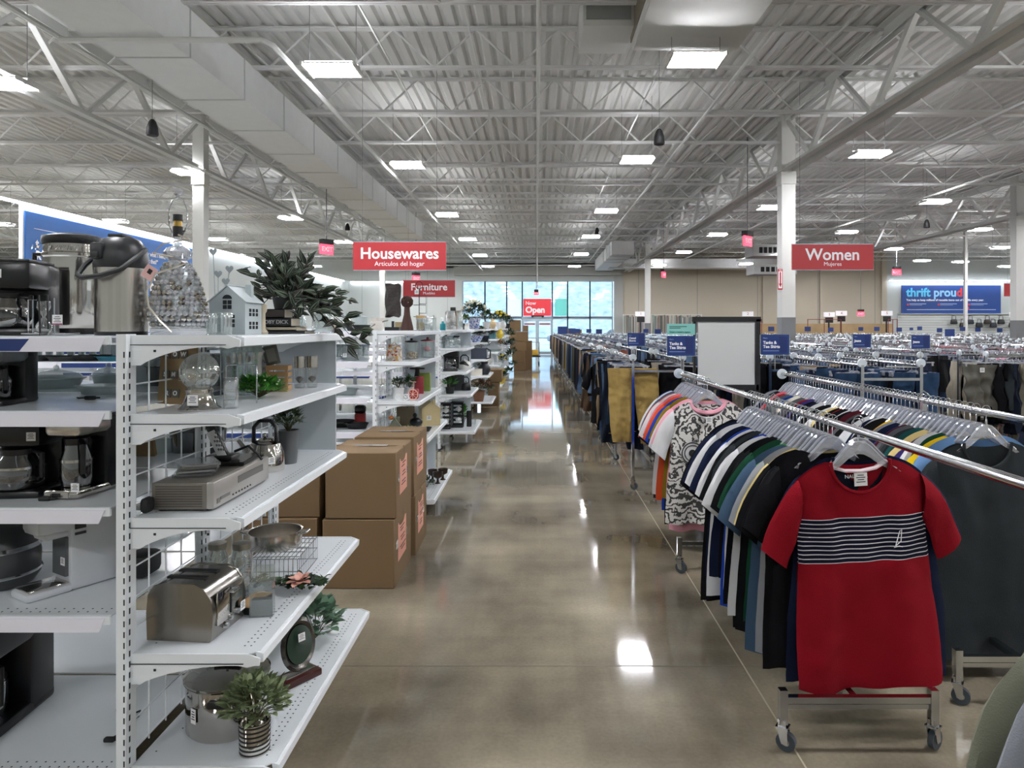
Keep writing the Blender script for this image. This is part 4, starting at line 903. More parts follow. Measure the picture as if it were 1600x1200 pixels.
# small blue signs over the far racks
for i, (x, y, w_) in enumerate([(879, 516, 16), (894, 517, 11), (902, 517, 9), (920, 517, 8), (936, 518, 10), (1009, 517, 8), (1028, 518, 10), (1205, 514, 10), (1262, 514, 10), (1298, 515, 9), (1370, 514, 9), (1405, 515, 9), (1424, 514, 6), (1437, 513, 8), (1468, 516, 9), (1484, 520, 16), (1504, 514, 9), (1528, 515, 9), (1562, 516, 9), (1345, 514, 8)]):
    Y = .17 * F / w_ * 1.05; X = wx(x, Y); z = wz(y, Y); topper(X, Y, 1.3, .17, .13, None, 'small blue rack sign %s' % ('beyond the aisle racks, in front of the entrance windows' if x < 960 else 'above the far clothing racks'), far=True, stem=max(.05, z - 1.3 - .065))['group'] = 'small far rack signs, aisle' if x < 960 else 'small far rack signs, clothing field'
# ------------------------------------------------------------------ shelving
HZ = [1.575, 1.33, 1.02, .72, .24]                 # shelf heights of the end units
def endcap(y0, lab, hz=HZ, far_full=True, fine=True, first=False):
    """end unit of a shelving run: posts, wire grid, end panel and five shelves facing the aisle"""
    y1 = y0 + 1.22; t = thing('shelving_unit', lab, 'shelving', (-1.27, y0, 0)); L = 1.22; xf = [.345, .345, .345, .405, .455]
    for i, y in enumerate((0, .5, L)):
        b = MB(); b.box((0, y, .8), (.03, .055, 1.56))
        if fine:
            for k in range(44 if first else 30):
                z = .1 + k * (1.45 / (44 if first else 30)); b.box((.0152, y - .008, z), (.001, .007, .018), 1); b.box((.0095, y - .0278, z), (.004, .001, .018), 1)
        b.build('post', [WHITE, HOLE], t)
        q = MB(); 
        if i != 1 and not first: caster(q, .0, y, 0, r=.035, rz=.4); q.build('caster', [STEELW, MATTE], t)
    b = MB(); n = 11
    for i in range(n + 1): b.tube([(-.004, .03 + i * (L - .06) / n, .25), (-.004, .03 + i * (L - .06) / n, 1.54)], .0028, 5)
    for i in range(14): b.tube([(.002, .03, .27 + i * .096), (.002, L - .03, .27 + i * .096)], .0028, 5)
    b.build('wire_grid', WHITE, t)
    pz = .1 if far_full else 1.0
    MB().box((.15, L + .008, (1.575 + pz) / 2), (.30, .012, 1.575 - pz)).build('end_panel', M('panel_enamel', '#b4bcc0', .4), t)
    for k, z in enumerate(hz):
        w_ = xf[k]; b = MB(); c = .035
        poly = [(.015, 0), (w_ - c, 0), (w_, c * .9), (w_, L - c * .9), (w_ - c, L), (.015, L)]
        b.prism(poly, z - .004, z, 0, 'XY')
        # front lip, mitred ends
        b.prism([(w_ - .012, z), (w_ + .012, z - .006), (w_ + .012, z - .032), (w_ - .006, z - .036)], 0, 1, 1); nV = 8
        vs = b.v[-nV:]; b.v[-nV:] = [(x, (.02 if y < .5 else L - .02), zz) for x, y, zz in vs]
        for y in (0, L):
            b.prism([(.015, z + .002), (w_ - .03, z + .002), (w_ + .01, z - .012), (w_ + .008, z - .034), (.015, z - .034)], y - .003, y + .003, 1)
            b.box((w_ * .47, y - .0045 if y == 0 else y + .0045, z - .028), (w_ * .86, .003, .002), 2)
        if fine and k >= (2 if first else 3):
            for r_ in (.03, .05):
                for j in range(42): b.lathe([(0, 0), (.0032, 0), (.0032, .0004), (0, .0004)], (w_ - r_ - .012, .06 + j * (L - .12) / 41, z + .0002), 6, 2)
            for j in range(8): b.lathe([(0, 0), (.0032, 0), (.0032, .0004), (0, .0004)], (.05 + .02 * (j % 2), .08 + j * .13, z + .0002), 6, 2)
        s_ = b.build('shelf', [DECK, WHITE, HOLE], t)
        if k < 4 or first is None:
            for y in (0, L):
                cur = [(w_ - .06 - (w_ - .12) * (q / 10), z - .034 - .048 * (q / 10) ** 2.2) for q in range(11)]
                b = MB(); b.prism([(.015, z - .034), (w_ - .005, z - .034), (w_ - .03, z - .04)] + cur + [(.045, z - .092), (.015, z - .092)], y - .002, y + .002, 0)
                for hx in (.09, w_ - .09): b.box((hx, y - .003 if y == 0 else y + .003, z - .047), (.007, .002, .007), 1)
                b.build('bracket', [WHITE, HOLE], s_)
    return t
G1, G2, G3, G4, G5, G6, G7 = 2.18, 5.55, 9.2, 12.85, 16.5, 20.1, 23.8
endcap(G1, 'white end shelving unit nearest the camera, with toaster and crystal lamp', [1.575, 1.33, 1.008, .588, .24], False, True, True)
endcap(G2, 'white end shelving unit behind the cardboard boxes, second along the aisle')
endcap(G3, 'white end shelving unit holding black lanterns, third along the aisle')
endcap(G4, 'white end shelving unit with blue and white bowls, fourth along the aisle')
endcap(G5, 'white end shelving unit, fifth along the aisle', fine=False); endcap(G6, 'white end shelving unit, sixth along the aisle', fine=False); endcap(G7, 'last white end shelving unit before the tall carton stack', fine=False)
def run(y0, nsec, hz, lab, labels=(), sec=1.22, fine=True):
    """double-sided shelving run going away to the left, open down its middle"""
    x0 = -1.30; t = thing('shelving_run', lab, 'shelving', (x0, y0, 0)); L = 1.17; W = nsec * sec
    for i in range(1, nsec + 1): MB().box((-i * sec, L / 2, .8), (.03, .06, 1.56)).build('post', WHITE, t)
    for k, z in enumerate(hz):
        for sd in (0, 1):
            ya, yb = (-.03, L / 2 - .01) if sd == 0 else (L / 2 + .01, L + .03); yl = ya if sd == 0 else yb; sg = -1 if sd == 0 else 1
            for i in range(nsec):
                xa, xb = -i * sec, -(i + 1) * sec + .004; b = MB(); b.box(((xa + xb) / 2, (ya + yb) / 2, z - .002), (xa - xb, yb - ya, .004)); b.box(((xa + xb) / 2, yl, z - .012), (xa - xb, .012, .026), 1)
                if fine and k >= 3 and sd == 0:
                    for r_ in (.03, .055):
                        for j in range(40): b.lathe([(0, 0), (.0032, 0), (.0032, .0004), (0, .0004)], (xa - .03 - j * .0295, ya + r_, z + .0002), 6, 2)
                s_ = b.build('shelf', [DECK, WHITE, HOLE], t)
                if k < 4:
                    p = MB(); p.prism([(xa - .012, z - .005), (xb, z - .005), (xb, z - .046), (xa - .03, z - .046)], yl + sg * .008, yl + sg * .012, 0)
                    if i == 0 and sd == 0 and k in (0, 3): p.prism([(xa - (.24 if k == 0 else .40), z - .007), (xb + .02, z - .007), (xb + .02, z - .044), (xa - (.27 if k == 0 else .42), z - .044)], yl + sg * .0122, yl + sg * .013, 1)
                    elif not (i == 0 and sd == 0): p.prism([(xa - .5, z - .007), (xb + .02, z - .007), (xb + .02, z - .044), (xa - .53, z - .044)], yl + sg * .0122, yl + sg * .013, 1)
                    p.build('price_strip', [STRIP, BLUE], s_)
    return t
r1 = run(G1 - .0, 2, [1.573, 1.345, 1.05, .72, .24], 'white open shelving run holding coffee makers at the left edge')
text('Cafeteras y garrafas', .018, SIGNW, (-.40, -.047, 1.546), r1, align='CENTER', bold=.0004).rotation_euler = (PI/2, 0, 0)
run(G2, 4, [1.573, 1.33, 1.05, .78, .5, .24], 'white open shelving run with pans and glassware behind the cartons', fine=False)
run(G3, 5, [1.573, 1.30, 1.02, .72, .24], 'white open shelving run third along the aisle', fine=False)
run(G4, 3, [1.573, 1.30, 1.02, .72, .24], 'white open shelving run fourth along the aisle', fine=False)
# ------------------------------------------------------------------ cartons
def carton(x, y, z, w_, d, h, lab, label=True, rz=0, g=None, tape=True):
    t = thing('cardboard_box', lab, 'cardboard box', (x, y, z), rz, g)
    b = MB(); b.rbox((0, 0, h / 2), (w_, d, h), .004, 0, seg=1); b.box((0, 0, h + .0015), (w_ * .995, .003, .003), 1)
    for s in (-1, 1): b.box((s * w_ * .5, 0, h - .02), (.001, d * .004, .04), 1)
    b.build('carton', [CARD, M('slit_dark', '#3a2b1c', .9)], t)
    b = MB(); b.box((0, .004, h + .001), (w_ * .2, d * .9, .0015), 0)
    f = MB(); f.grid(lambda u, v: ((u - .5) * w_ * .98, (-.5 + v * .495) * d * .99, h + .002 + .006 * math.sin(u * 7) * (v > .8) * v), 10, 4); f.grid(lambda u, v: ((u - .5) * w_ * .98, (.5 - v * .495) * d * .99, h + .002 + .008 * math.sin(u * 5 + 2) * (v > .8) * v), 10, 4); f.build('top_flap', CARD, t)
    if tape: MB().box((0, 0, h + .006), (w_ * .5, .05, .0008)).build('tape', TAPE, t)
    if label:
        b = MB(); b.grid(lambda u, v: (w_ / 2 + .002 + .006 * math.sin(v * 4) * u * (1 - u) * 4, (-.36 + u * .55) * d * .85, h * (.30 + v * .56)), 8, 8, 0)
        rr = random.Random(int(x * 100 + z * 77))
        for k in range(9):
            zz = h * (.78 - k * .047); a = rr.uniform(.0, .2); e = rr.uniform(.5, .95)
            if k % 3 != 2: b.box((w_ / 2 + .0095, (-.34 + (a + e) / 2 * .5) * d * .85, zz), (.001, (e - a) * .42 * d * .85, h * .014), 1)
        b.build('pink_slip', [PINK, INK], t)
        MB().box((w_ / 2 + .002, -.1 * d, h * .58), (.001, d * .62, .05)).build('tape', TAPE, t)
    return t
carton(-1.09, 4.60, 0, .44, .58, .425, 'cardboard box at the bottom of the front carton stack'); carton(-1.075, 4.57, .431, .435, .52, .40, 'cardboard box on top of the front carton stack')
carton(-1.07, 5.20, 0, .44, .52, .415, 'cardboard box at the bottom of the rear carton stack', rz=.01); carton(-1.065, 5.21, .42, .42, .54, .41, 'cardboard box on top of the rear carton stack', rz=-.01)
carton(-1.56, 4.60, 0, .42, .55, .425, 'cardboard box low behind the near shelves', False); carton(-1.55, 4.6, .431, .43, .52, .36, 'cardboard box high behind the near shelves', False); carton(-1.60, 5.15, 0, .42, .5, .7, 'tall cardboard box at the back of the cartons', False)
for (x, y, z, w_, d, h, l) in ((-.95, 14.55, 0, .36, .5, .48, 'tall brown carton standing beside the fourth shelf unit'), (-.98, 14.6, .495, .55, .55, .25, 'open brown carton on the tall carton by the fourth shelf unit'), (-1.45, 14.6, 0, .42, .5, .6, 'brown carton behind the tall one by the fourth shelf unit')):
    carton(x, y, z, w_, d, h, l, False)
S = 26.2
for (x, z, w_, h, l) in ((-.62, 0, .42, .30, 'lowest carton of the tall stack by the doors'), (-.66, .31, .46, .42, 'second carton up in the tall stack by the doors'), (-.68, .74, .60, .34, 'third carton up in the tall stack by the doors'), (-.66, 1.09, .72, .36, 'wide carton high in the tall stack by the doors'), (-.80, 1.46, .45, .42, 'top carton of the tall stack by the doors'), (-.40, 1.46, .2, .22, 'little carton beside the top one by the doors')):
    carton(x, S, z, w_, .5, h, l, False, tape=False)
carton(-.36, S + .7, 0, .4, .4, 1.1, 'tall narrow carton behind the stack by the doors', False, tape=False)
for i in range(3): carton([1.75, 2.2, 3.1][i], 37.6, 0, .42, .4, [1.55, 1.5, 1.2][i], ['brown carton seen over the aisle racks, left one', 'brown carton seen over the aisle racks, taller one', 'brown carton beyond the aisle racks, low one'][i], False, tape=False)
# ------------------------------------------------------------------ goods
def pos(x, Y): return wx(x, Y)
def P_(x, Y, z): return (wx(x, Y), Y, z)
def put1(b, name, mats, lab, cat, loc, rz=0, group=None, ang=40):
    o = b.build(name, mats, ang=ang, loc=loc, rz=rz); return tag(o, lab, cat, group)
# crystal lamp
def crystal_lamp(loc):
    t = thing('crystal_lamp', 'tall crystal table lamp without a shade, standing at the shelf corner', 'lamp', loc); b = MB()
    b.lathe([(0, 0), (.094, 0), (.096, .008), (.096, .022), (.088, .026), (0, .026)], n=6); b.build('glass_foot', CRYS, t)
    b = MB(); R = [(.028, .03), (.088, .055), (.090, .08), (.083, .115), (.075, .145), (.066, .175), (.055, .205), (.044, .23), (.032, .25)]
    rr = random.Random(2)
    for (r, z) in [(.076, .037), (.086, .054), (.088, .071), (.086, .088), (.083, .105), (.079, .122), (.075, .139), (.070, .156), (.065, .173), (.059, .190), (.052, .206), (.045, .221), (.037, .235)]:
        n = max(10, int(2 * PI * r / .0165)); o_ = rr.random()
        for k in range(n): b.sphere((r * math.cos(2 * PI * (k + o_) / n), r * math.sin(2 * PI * (k + o_) / n), z), .0095, 7, rr.choice((0, 0, 1, 2)))
    b.build('crystal_beads', [CRYS, MIRROR, GLASS], t, ang=10)
    b = MB(); b.lathe([(r * .88, z) for r, z in R], n=20); b.build('silver_core', M('silver_core', '#d8dae0', .3, .6), t)
    b = MB(); b.lathe([(.0, .245), (.024, .248), (.043, .262), (.046, .278), (.034, .292), (.016, .30), (.012, .31), (.014, .33), (.0, .33)], n=20); b.build('glass_knob', CRYS, t)
    b = MB(); b.cyl((0, 0, .33), .017, .035, 14, 0); b.cyl((0, 0, .365), .013, .018, 14, 1); b.cyl((0, 0, .383), .017, .022, 14, 0); b.box((.018, 0, .35), (.014, .004, .004), 0); b.build('socket', [BLACK, M('brass', '#a88a4a', .3, 1)], t)
    b = MB(); b.tube([(-.012, 0, .325), (-.030, 0, .37), (-.031, 0, .42), (-.018, 0, .455), (0, 0, .462), (.018, 0, .455), (.031, 0, .42), (.030, 0, .37), (.012, 0, .325)], .0022, 6); b.build('harp', CHROME, t)
    b = MB(); b.lathe([(0, .46), (.008, .462), (.006, .468), (.013, .474), (.016, .483), (.012, .492), (0, .496)], n=10); b.build('finial', CRYS, t, ang=10)
    b = MB(); b.tube([(.012, -.02, .335), (.05, -.03, .32), (-.02, -.06, .30), (-.05, -.06, .27), (.02, -.07, .255), (.055, -.06, .235), (-.03, -.085, .20), (-.05, -.10, .14), (-.04, -.105, .09), (.0, -.11, .045), (.04, -.115, .01)], .0032, 6); b.build('clear_cord', glass('cord_plastic', '#d8d8d2', .2, .1, .5, '#cfc8b8'), t)
    o = MB().box((0, 0, 0), (.040, .001, .045)).box((0, -.001, .004), (.014, .0008, .016), 1).build('pink_ticket', [M('ticket_pink', '#e0b5b0', .7), INK], t, loc=(-.058, -.07, .205)); o.rotation_euler = (0, .6, 0)
crystal_lamp(P_(278, 2.37, 1.575))
def jar(loc, r, h, lab, lid=None, cat='jar', name='glass_jar', mat=None, rib=0, nr=0, neck=.75, group=None, fill=None, th=.003, n=22):
    t = thing(name, lab, cat, loc, 0, group); m_ = mat or GLASS
    pr = [(0, .003), (r * .9, 0), (r, .01), (r, h * .72), (r * (neck + .12), h * .84), (r * neck, h * .9), (r * neck, h)]
    inner = [(rr_ - th, z) for rr_, z in reversed(pr[2:])] + [(0, .008)]
    MB().lathe(pr + inner, n=n, rib=rib, nr=nr).build('glass', m_, t)
    if lid: b = MB(); b.lathe([(0, h + .012), (r * neck + .003, h + .01), (r * neck + .003, h - .012), (r * neck + .0015, h - .012)], n=n); b.build('lid', lid, t)
    if fill: MB().lathe([(0, .01), (r - th - .002, .012), (r - th - .002, h * .6), (0, h * .62)], n=n).build('contents', fill, t)
    return t
def canister(loc, r, h, lab, lidm, knobm=None, mat=None, group=None):
    t = thing('canister', lab, 'canister', loc, 0, group); MB().lathe([(0, 0), (r, 0), (r, h * .9), (r - .003, h * .9), (r - .003, .005), (0, .005)], n=22).build('glass', mat or GLASS, t)
    MB().lathe([(r * .98, h * .9), (r * 1.04, h * .91), (r * .95, h * .96), (r * .3, h * 1.0), (.0, h * 1.0)], n=22).build('lid', lidm, t); MB().sphere((0, 0, h * 1.06), r * .2, 10).build('knob', knobm or lidm, t); return t
RG = glass('ribbed_glass', '#e8f0f0', refl=.2, rough=.05, body=.1)
jar(P_(327, 2.42, 1.575), .0235, .075, 'short ribbed glass cup beside the crystal lamp, left one', cat='glass', name='glass_cup', mat=RG, rib=.12, nr=16, neck=1, n=48); jar(P_(350, 2.46, 1.575), .0235, .078, 'short ribbed glass cup in front of the little white house', cat='glass', name='glass_cup', mat=RG, rib=.12, nr=16, neck=1, n=48)
# metal house lantern
def house(loc, rz, w_=.105, d=.11, h=.125, rh=.06, col='#b9c3c6', lab='', win=True):
    t = thing('house_lantern', lab, 'lantern', loc, rz); mt = M('galvanised' + col, col, .5, .3, var=.12, vscale=14)
    MB().prism([(-w_/2, 0), (w_/2, 0), (w_/2, h), (0, h + rh), (-w_/2, h)], -d/2, d/2, 0).build('walls', mt, t)
    b = MB(); a = math.atan2(rh, w_/2); l = math.hypot(rh, w_/2) + .012
    for s in (-1, 1): b.box((s * w_ * .26, 0, h + rh * .5 + .002), (l, d + .014, .003), 0, (0, s * a, 0))
    b.build('roof', mt, t); MB().box((w_ * .28, d * .22, h + rh * .75), (.022, .022, .05)).build('chimney', mt, t)
    b = MB()
    if win:
        for i in (-1, 1):
            for k in (0, 1): b.box((i * .0085, -d/2 - .0006, h * .84 + k * .017), (.014, .0014, .0145))
            for k in (0, 1, 2): b.box((i * .0085 + .012, -d/2 - .0006, h * .28 + k * .016), (.013, .0014, .0125))
        b.prism([(.017 * math.cos(q), h * 1.09 + .015 * math.sin(q)) for q in [PI * i / 8 for i in range(9)]], -d/2 - .0013, -d/2 + .001)
        for zz in (.22, .62):
            for yy in (-.03, 0, .03):
                for k in (0, 1):
                    for j in (-1, 1): b.box((w_/2 + .0006, yy + j * .005, h * zz + k * .015), (.0014, .008, .012))
    b.build('window_openings', M('opening_dark', '#23282a', .9), t); return t
house(P_(369, 2.60, 1.575), 0, .128, .15, .118, .055, lab='small galvanised metal house with cut-out windows on the top shelf')
t = thing('heart_stakes', 'bundle of thin metal stakes with hearts behind the little white house', 'ornament', P_(341, 2.82, 1.575)); b = MB(); MB().rbox((0, 0, .03), (.09, .04, .06), .006).build('holder', M('stake_metal', '#9aa3a6', .45, .8), t)
hs = [(-.02, .33), (.0, .24), (.03, .21), (.045, .26), (-.005, .12)]
for i, (dx, zz) in enumerate(hs): b.tube([(dx * .4, 0, .03), (dx, 0, zz)], .0018, 5)
b.build('stems', M('stake_metal'), t)
for dx, zz in hs:
    pts = [(.016 * (math.sin(a) ** 3), .0145 * (.8125 * math.cos(a) - .3125 * math.cos(2 * a) - .125 * math.cos(3 * a) - .0625 * math.cos(4 * a)) * 1.2) for a in [2 * PI * i / 20 for i in range(20)]]
    MB().prism(pts, -.001, .001).build('heart', M('stake_metal'), t, loc=(dx, 0, zz))
tag(MB().lathe([(0, 0), (.02, 0), (.022, .008), (.012, .02), (.011, .08), (.017, .09), (.018, .115), (0, .115)], n=14).build('candlestick', M('beige_wood', '#b7ad98', .6), loc=P_(410, 2.74, 1.575)), 'slim pale wooden candlestick beside the stack of books', 'candlestick')
# books
def book(loc, w_, d, h, col, lab, title=None, rz=0, tsz=.016, tcol=SIGNW):
    t = thing('book', lab, 'book', loc, rz); cv = M('cover' + col, col, .6); b = MB()
    b.box((0, 0, .0015), (w_, d, .003)); b.box((0, 0, h - .0015), (w_, d, .003)); b.box((0, -d / 2 + .002, h / 2), (w_, .004, h)); b.build('cover', cv, t)
    MB().box((0, .003, h / 2), (w_ - .008, d - .012, h - .006)).build('pages', M('pages', '#cfc7b4', .85), t)
    if title: text(title, tsz, tcol, (0, -d / 2 - .0012, h / 2), t, bold=.0003)
    return t
book(P_(447, 2.92, 1.575), .20, .14, .013, '#24262b', 'thin dark book at the bottom of the stack under the trailing plant'); book(P_(436, 2.92, 1.588), .19, .14, .017, '#8f8874', 'tan book low in the stack under the trailing plant')
book(P_(437, 2.92, 1.605), .135, .12, .035, '#16181c', 'thick black book titled Moby Dick in the stack', 'MOBY DICK', tsz=.021, tcol=M('silver_foil', '#9c9c9c', .4)); book(P_(432, 2.92, 1.64), .105, .11, .036, '#241c18', 'dark brown book on top of the stack under the plant'); 
# trailing plant
def trailing(loc):
    t = thing('trailing_plant', 'bushy striped trailing plant with purple-green leaves on the book stack', 'plant', loc); rr = random.Random(8)
    MB().lathe([(0, 0), (.035, 0), (.045, .05), (.04, .05), (0, .045)], n=16).build('pot', MATTE, t)
    a = MB(); s = MB()
    for i in range(44):
        q = rr.uniform(0, 2 * PI); el = rr.uniform(.1, 1.3); R = rr.uniform(.13, .24)
        if i < 7: q = rr.uniform(-.35, .35); R = rr.uniform(.26, .36); el = rr.uniform(-.1, .45)
        p0 = Vector((0, 0, .04)); d = Vector((math.cos(q) * math.cos(el), math.sin(q) * math.cos(el) * .8, math.sin(el))); pts = []
        for k in range(6):
            u = k / 5; pts.append(p0 + d * R * u + Vector((0, 0, -.16 * u * u * (1.3 - el * .8) + .05 * u)))
        s.tube(pts, .0018, 4)
        for k in range(1, 6):
            for sd in (-1, 1):
                if rr.random() < .12: continue
                dd = (d * .7 + Vector((rr.uniform(-1, 1), rr.uniform(-1, 1), rr.uniform(-.4, .6))) * .8); L_, W_, dr, up_ = rr.uniform(.05, .078), rr.uniform(.022, .032), rr.uniform(.1, .5), Vector((rr.uniform(-.4, .8), -1.0, rr.uniform(.0, 1))); a.leaf(pts[k], dd, L_, W_, rr.choice((0, 3, 3, 2, 3)), dr, up_); q_ = Vector(pts[k]) + up_ * .0012; a.leaf(q_ , dd, L_ * .96, W_ * .5, 1, dr, up_); a.leaf(q_ + up_ * .001, dd, L_ * .9, W_ * .2, 0, dr, up_)
    a.build('leaves', [M('leaf_a', '#35452f', .45, var=.5, vscale=60), M('leaf_b', '#7d8a7c', .45, var=.4, vscale=90), M('leaf_c', '#33202a', .45, var=.4), M('leaf_d', '#1c2622', .45, var=.4)], t); s.build('stems', M('stem_dark', '#3a3530', .7), t)
trailing(P_(443, 2.93, 1.676))
canister(P_(462, 3.18, 1.575), .033, .11, 'clear glass jar behind the book stack, smaller one', GLASS); jar(P_(505, 3.24, 1.575), .05, .13, 'wide clear glass jar with a grey lid near the far shelf end', M('grey_lid', '#8f9694', .4, .6))
t = thing('figurine', 'tiny dark-haired figurine at the far end of the top shelf', 'figurine', P_(523, 3.32, 1.575)); MB().lathe([(0, 0), (.012, 0), (.014, .012), (.009, .022), (0, .024)], n=12).build('base', MATTE, t); MB().lathe([(0, .02), (.012, .024), (.013, .036), (.006, .046), (0, .047)], n=12).sphere((0, 0, .053), .010, 12).build('body', M('figurine_cream', '#cdbba0', .6), t); MB().sphere((0, .002, .060), .011, 12, 0, (1.2, 1, .7)).build('hair', M('hair_brown', '#3b2218', .8), t)
# airpot
t = thing('airpot', 'brushed steel airpot with black pump lid and handle on the top shelf', 'airpot', P_(190, 2.36, 1.575)); b = MB(); r = .079
MB().lathe([(0, .012), (r, .012), (r, .225), (0, .225)], n=40).build('steel_body', STEEL, t); MB().lathe([(0, 0), (r * .99, 0), (r * 1.0, .013), (0, .013)], n=40).build('black_foot', BLACK, t); MB().lathe([(r * 1.0, .222), (r * 1.03, .232), (r * 1.03, .262), (r * .95, .29), (r * .72, .318), (r * .3, .333), (0, .335)], n=40).build('black_lid', M('lid_black', '#202225', .4), t)
MB().rbox((-.035, -.062, .275), (.042, .05, .055), .01).rbox((-.035, -.08, .262), (.022, .03, .022), .004).build('spout', M('lid_black'), t); MB().rbox((0, -.01, .33), (.05, .06, .012), .005).build('pump_button', M('lid_black'), t)
MB().tube([(.080, .0, .285), (.09, -.04, .27), (.06, -.10, .215), (.0, -.12, .19), (-.06, -.11, .185), (-.095, -.08, .195), (-.098, -.04, .23), (-.085, .0, .265)], .0085, 8).build('carry_handle', M('lid_black'), t)
# chrome urn
t = thing('coffee_urn', 'shiny chrome coffee urn with black lid behind the airpot', 'urn', P_(116, 2.66, 1.575)); r = .10
MB().lathe([(0, .02), (r * .95, .02), (r, .035), (r, .285), (r * 1.05, .29), (r * 1.05, .30), (r * .98, .305), (r * .98, .335), (0, .335)], n=40).build('body', MIRROR, t); MB().lathe([(0, 0), (r, 0), (r * .98, .022), (0, .022)], n=30).build('base', BLACK, t); MB().lathe([(r * 1.02, .335), (r * 1.05, .345), (r * 1.03, .365), (r * .6, .376), (0, .376)], n=40).build('lid', BLACK, t)
for s in (-1, 1): MB().tube([(s * r, -.02, .30), (s * (r + .035), -.02, .30), (s * (r + .035), -.02, .26), (s * (r + .01), -.02, .22), (s * r, -.02, .20)], .009, 8).build('handle', BLACK, t)
b = MB()
for k in range(14): b.tube([(-.09 + .014 * k, -.101, .31), (-.083 + .014 * k, -.104, .325)], .002, 4)
b.build('rim_studs', CHROME, t)
# wire stand
t = thing('wire_stand', 'small silver wire stand with a price ticket before the chrome urn', 'stand', P_(78, 2.28, 1.575)); b = MB()
b.tube([(-.07, -.03, .006), (.07, -.03, .006), (.07, .04, .006), (-.07, .04, .006)], .0024, 6, closed=True)
for dx in (-.07, -.055): b.tube([(dx, 0, .006), (dx, 0, .115), (dx + .012, 0, .115)], .0022, 6)
b.tube([(-.01, -.03, .0), (-.015, -.03, .13), (.012, -.03, .13), (.016, -.03, .02)], .0028, 6, 1); b.tube([(.035, -.03, .006), (.035, -.03, .12)], .0022, 6); b.tube([(-.005, -.035, .006), (0, -.04, -.0), (.02, -.04, .0), (.025, -.035, .015)], .0026, 6); b.build('wire_frame', [CHROME, BLACK], t)
MB().lathe([(0, .01), (.022, .014), (.024, .03), (.012, .05), (.004, .06), (.02, .09), (.018, .11)], n=16).build('glass_stopper', GLASS, t, loc=(-.02, .0, 0)); price_tag(t, (.048, -.035, .05), .032, 0, 0, True)
def coffee_maker(loc, w_, d, h, lab, body=BLACK, top=None, base=None, rz=0, head=.3, carafe=True, basin=.1, panel=False, tag_at=None):
    t = thing('coffee_maker', lab, 'coffee maker', loc, rz)
    MB().rbox((0, 0, h * basin / 2), (w_, d, h * basin), .012).build('base', base or body, t); MB().rbox((0, d * .3, h * .5), (w_, d * .4, h), .014).build('tank', body, t)
    MB().rbox((0, -d * .02, h * (1 - head / 2)), (w_, d * .92, h * head), .016).build('brew_head', top or body, t)
    MB().rbox((0, -d * .02, h + .003), (w_ * .92, d * .8, .012), .004).build('lid', body, t)
    if carafe:
        r = w_ * .38; z0 = h * basin + .004; ch = h * (1 - head - basin) - .015; c = (0, -d * .18, z0); MB().lathe([(0, 0), (r * .9, 0), (r, ch * .15), (r, ch * .55), (r * .7, ch * .85), (r * .7, ch)], c, 24).build('glass_carafe', glass('dark_glass', '#55585c', .18, .03, .1, '#20242a'), t)
        MB().lathe([(r * .74, ch * .86), (r * .76, ch), (0, ch * 1.02)], c, 24).lathe([(r * 1.01, ch * .5), (r * 1.02, ch * .56)], c, 24, 1).tube([(r * .7, -d * .18 - .02, z0 + ch * .95), (r * 1.25, -d * .18 - .045, z0 + ch * .9), (r * 1.25, -d * .18 - .045, z0 + ch * .3), (r * .95, -d * .18 - .02, z0 + ch * .2)], .008, 8).build('carafe_collar_and_handle', [BLACK, CHROME], t)
    if panel: MB().box((0, -d / 2 + .012, h * basin * .5), (w_ * .5, .03, h * basin * .7)).box((-.01, -d / 2 - .0035, h * basin * .5), (w_ * .22, .002, h * basin * .35), 1).build('control_panel', [STEEL, INK], t)
    if tag_at: price_tag(t, tag_at, .028)
    return t
coffee_maker(P_(22, 2.36, 1.575), .195, .2, .24, 'black coffee maker on the top shelf at the left edge', rz=.15, head=.38, tag_at=(-.0, -.097, .20))
coffee_maker(P_(2, 2.36, 1.345), .13, .2, .20, 'black coffee maker on the second shelf at the left edge', top=M('grey_head', '#6a6e72', .4), rz=.1, tag_at=(.045, -.103, .07))
coffee_maker(P_(42, 2.36, 1.05), .20, .22, .255, 'wide black coffee maker on the middle shelf at the left edge', rz=.1, head=.35, tag_at=(.075, -.108, .2))
coffee_maker(P_(134, 2.36, 1.05), .125, .22, .255, 'slim black and steel coffee maker with silver base on the middle shelf', base=MIRROR, top=STEEL, rz=-.12, head=.22, basin=.12, panel=True, tag_at=(.055, -.112, .04))
coffee_maker(P_(-22, 2.44, .24), .26, .34, .40, 'large black coffee maker on the bottom shelf at the left edge', rz=.05, head=.35)
def cord(pts, lab, r=.003, mat=MATTE, plug=True):
    t = thing('power_cord', lab, 'cord', pts[0]); o = Vector(pts[0]); q = [tuple(Vector(p) - o) for p in pts]; MB().tube(q, r, 6).build('wire', mat, t)
    if plug:
        e = Vector(q[-1]); MB().rbox(tuple(e), (.035, .018, .014), .004).box((e.x + .024, e.y - .004, e.z), (.016, .0015, .005)).box((e.x + .024, e.y + .004, e.z), (.016, .0015, .005)).build('plug', mat, t)
cord([(-1.49, 2.5, .245), (-1.44, 2.42, .246), (-1.42, 2.46, .246), (-1.40, 2.49, .246), (-1.385, 2.45, .247), (-1.40, 2.40, .247), (-1.385, 2.36, .246), (-1.40, 2.31, .249)], 'black power cord lying on the bottom shelf'); cord([(-1.63, 2.5, 1.352), (-1.60, 2.46, 1.353), (-1.585, 2.49, 1.353), (-1.565, 2.47, 1.354)], 'black cord and plug on the second shelf'); cord([(-1.52, 2.27, 1.054), (-1.54, 2.24, 1.054), (-1.56, 2.235, 1.057)], 'short black cord on the middle shelf')
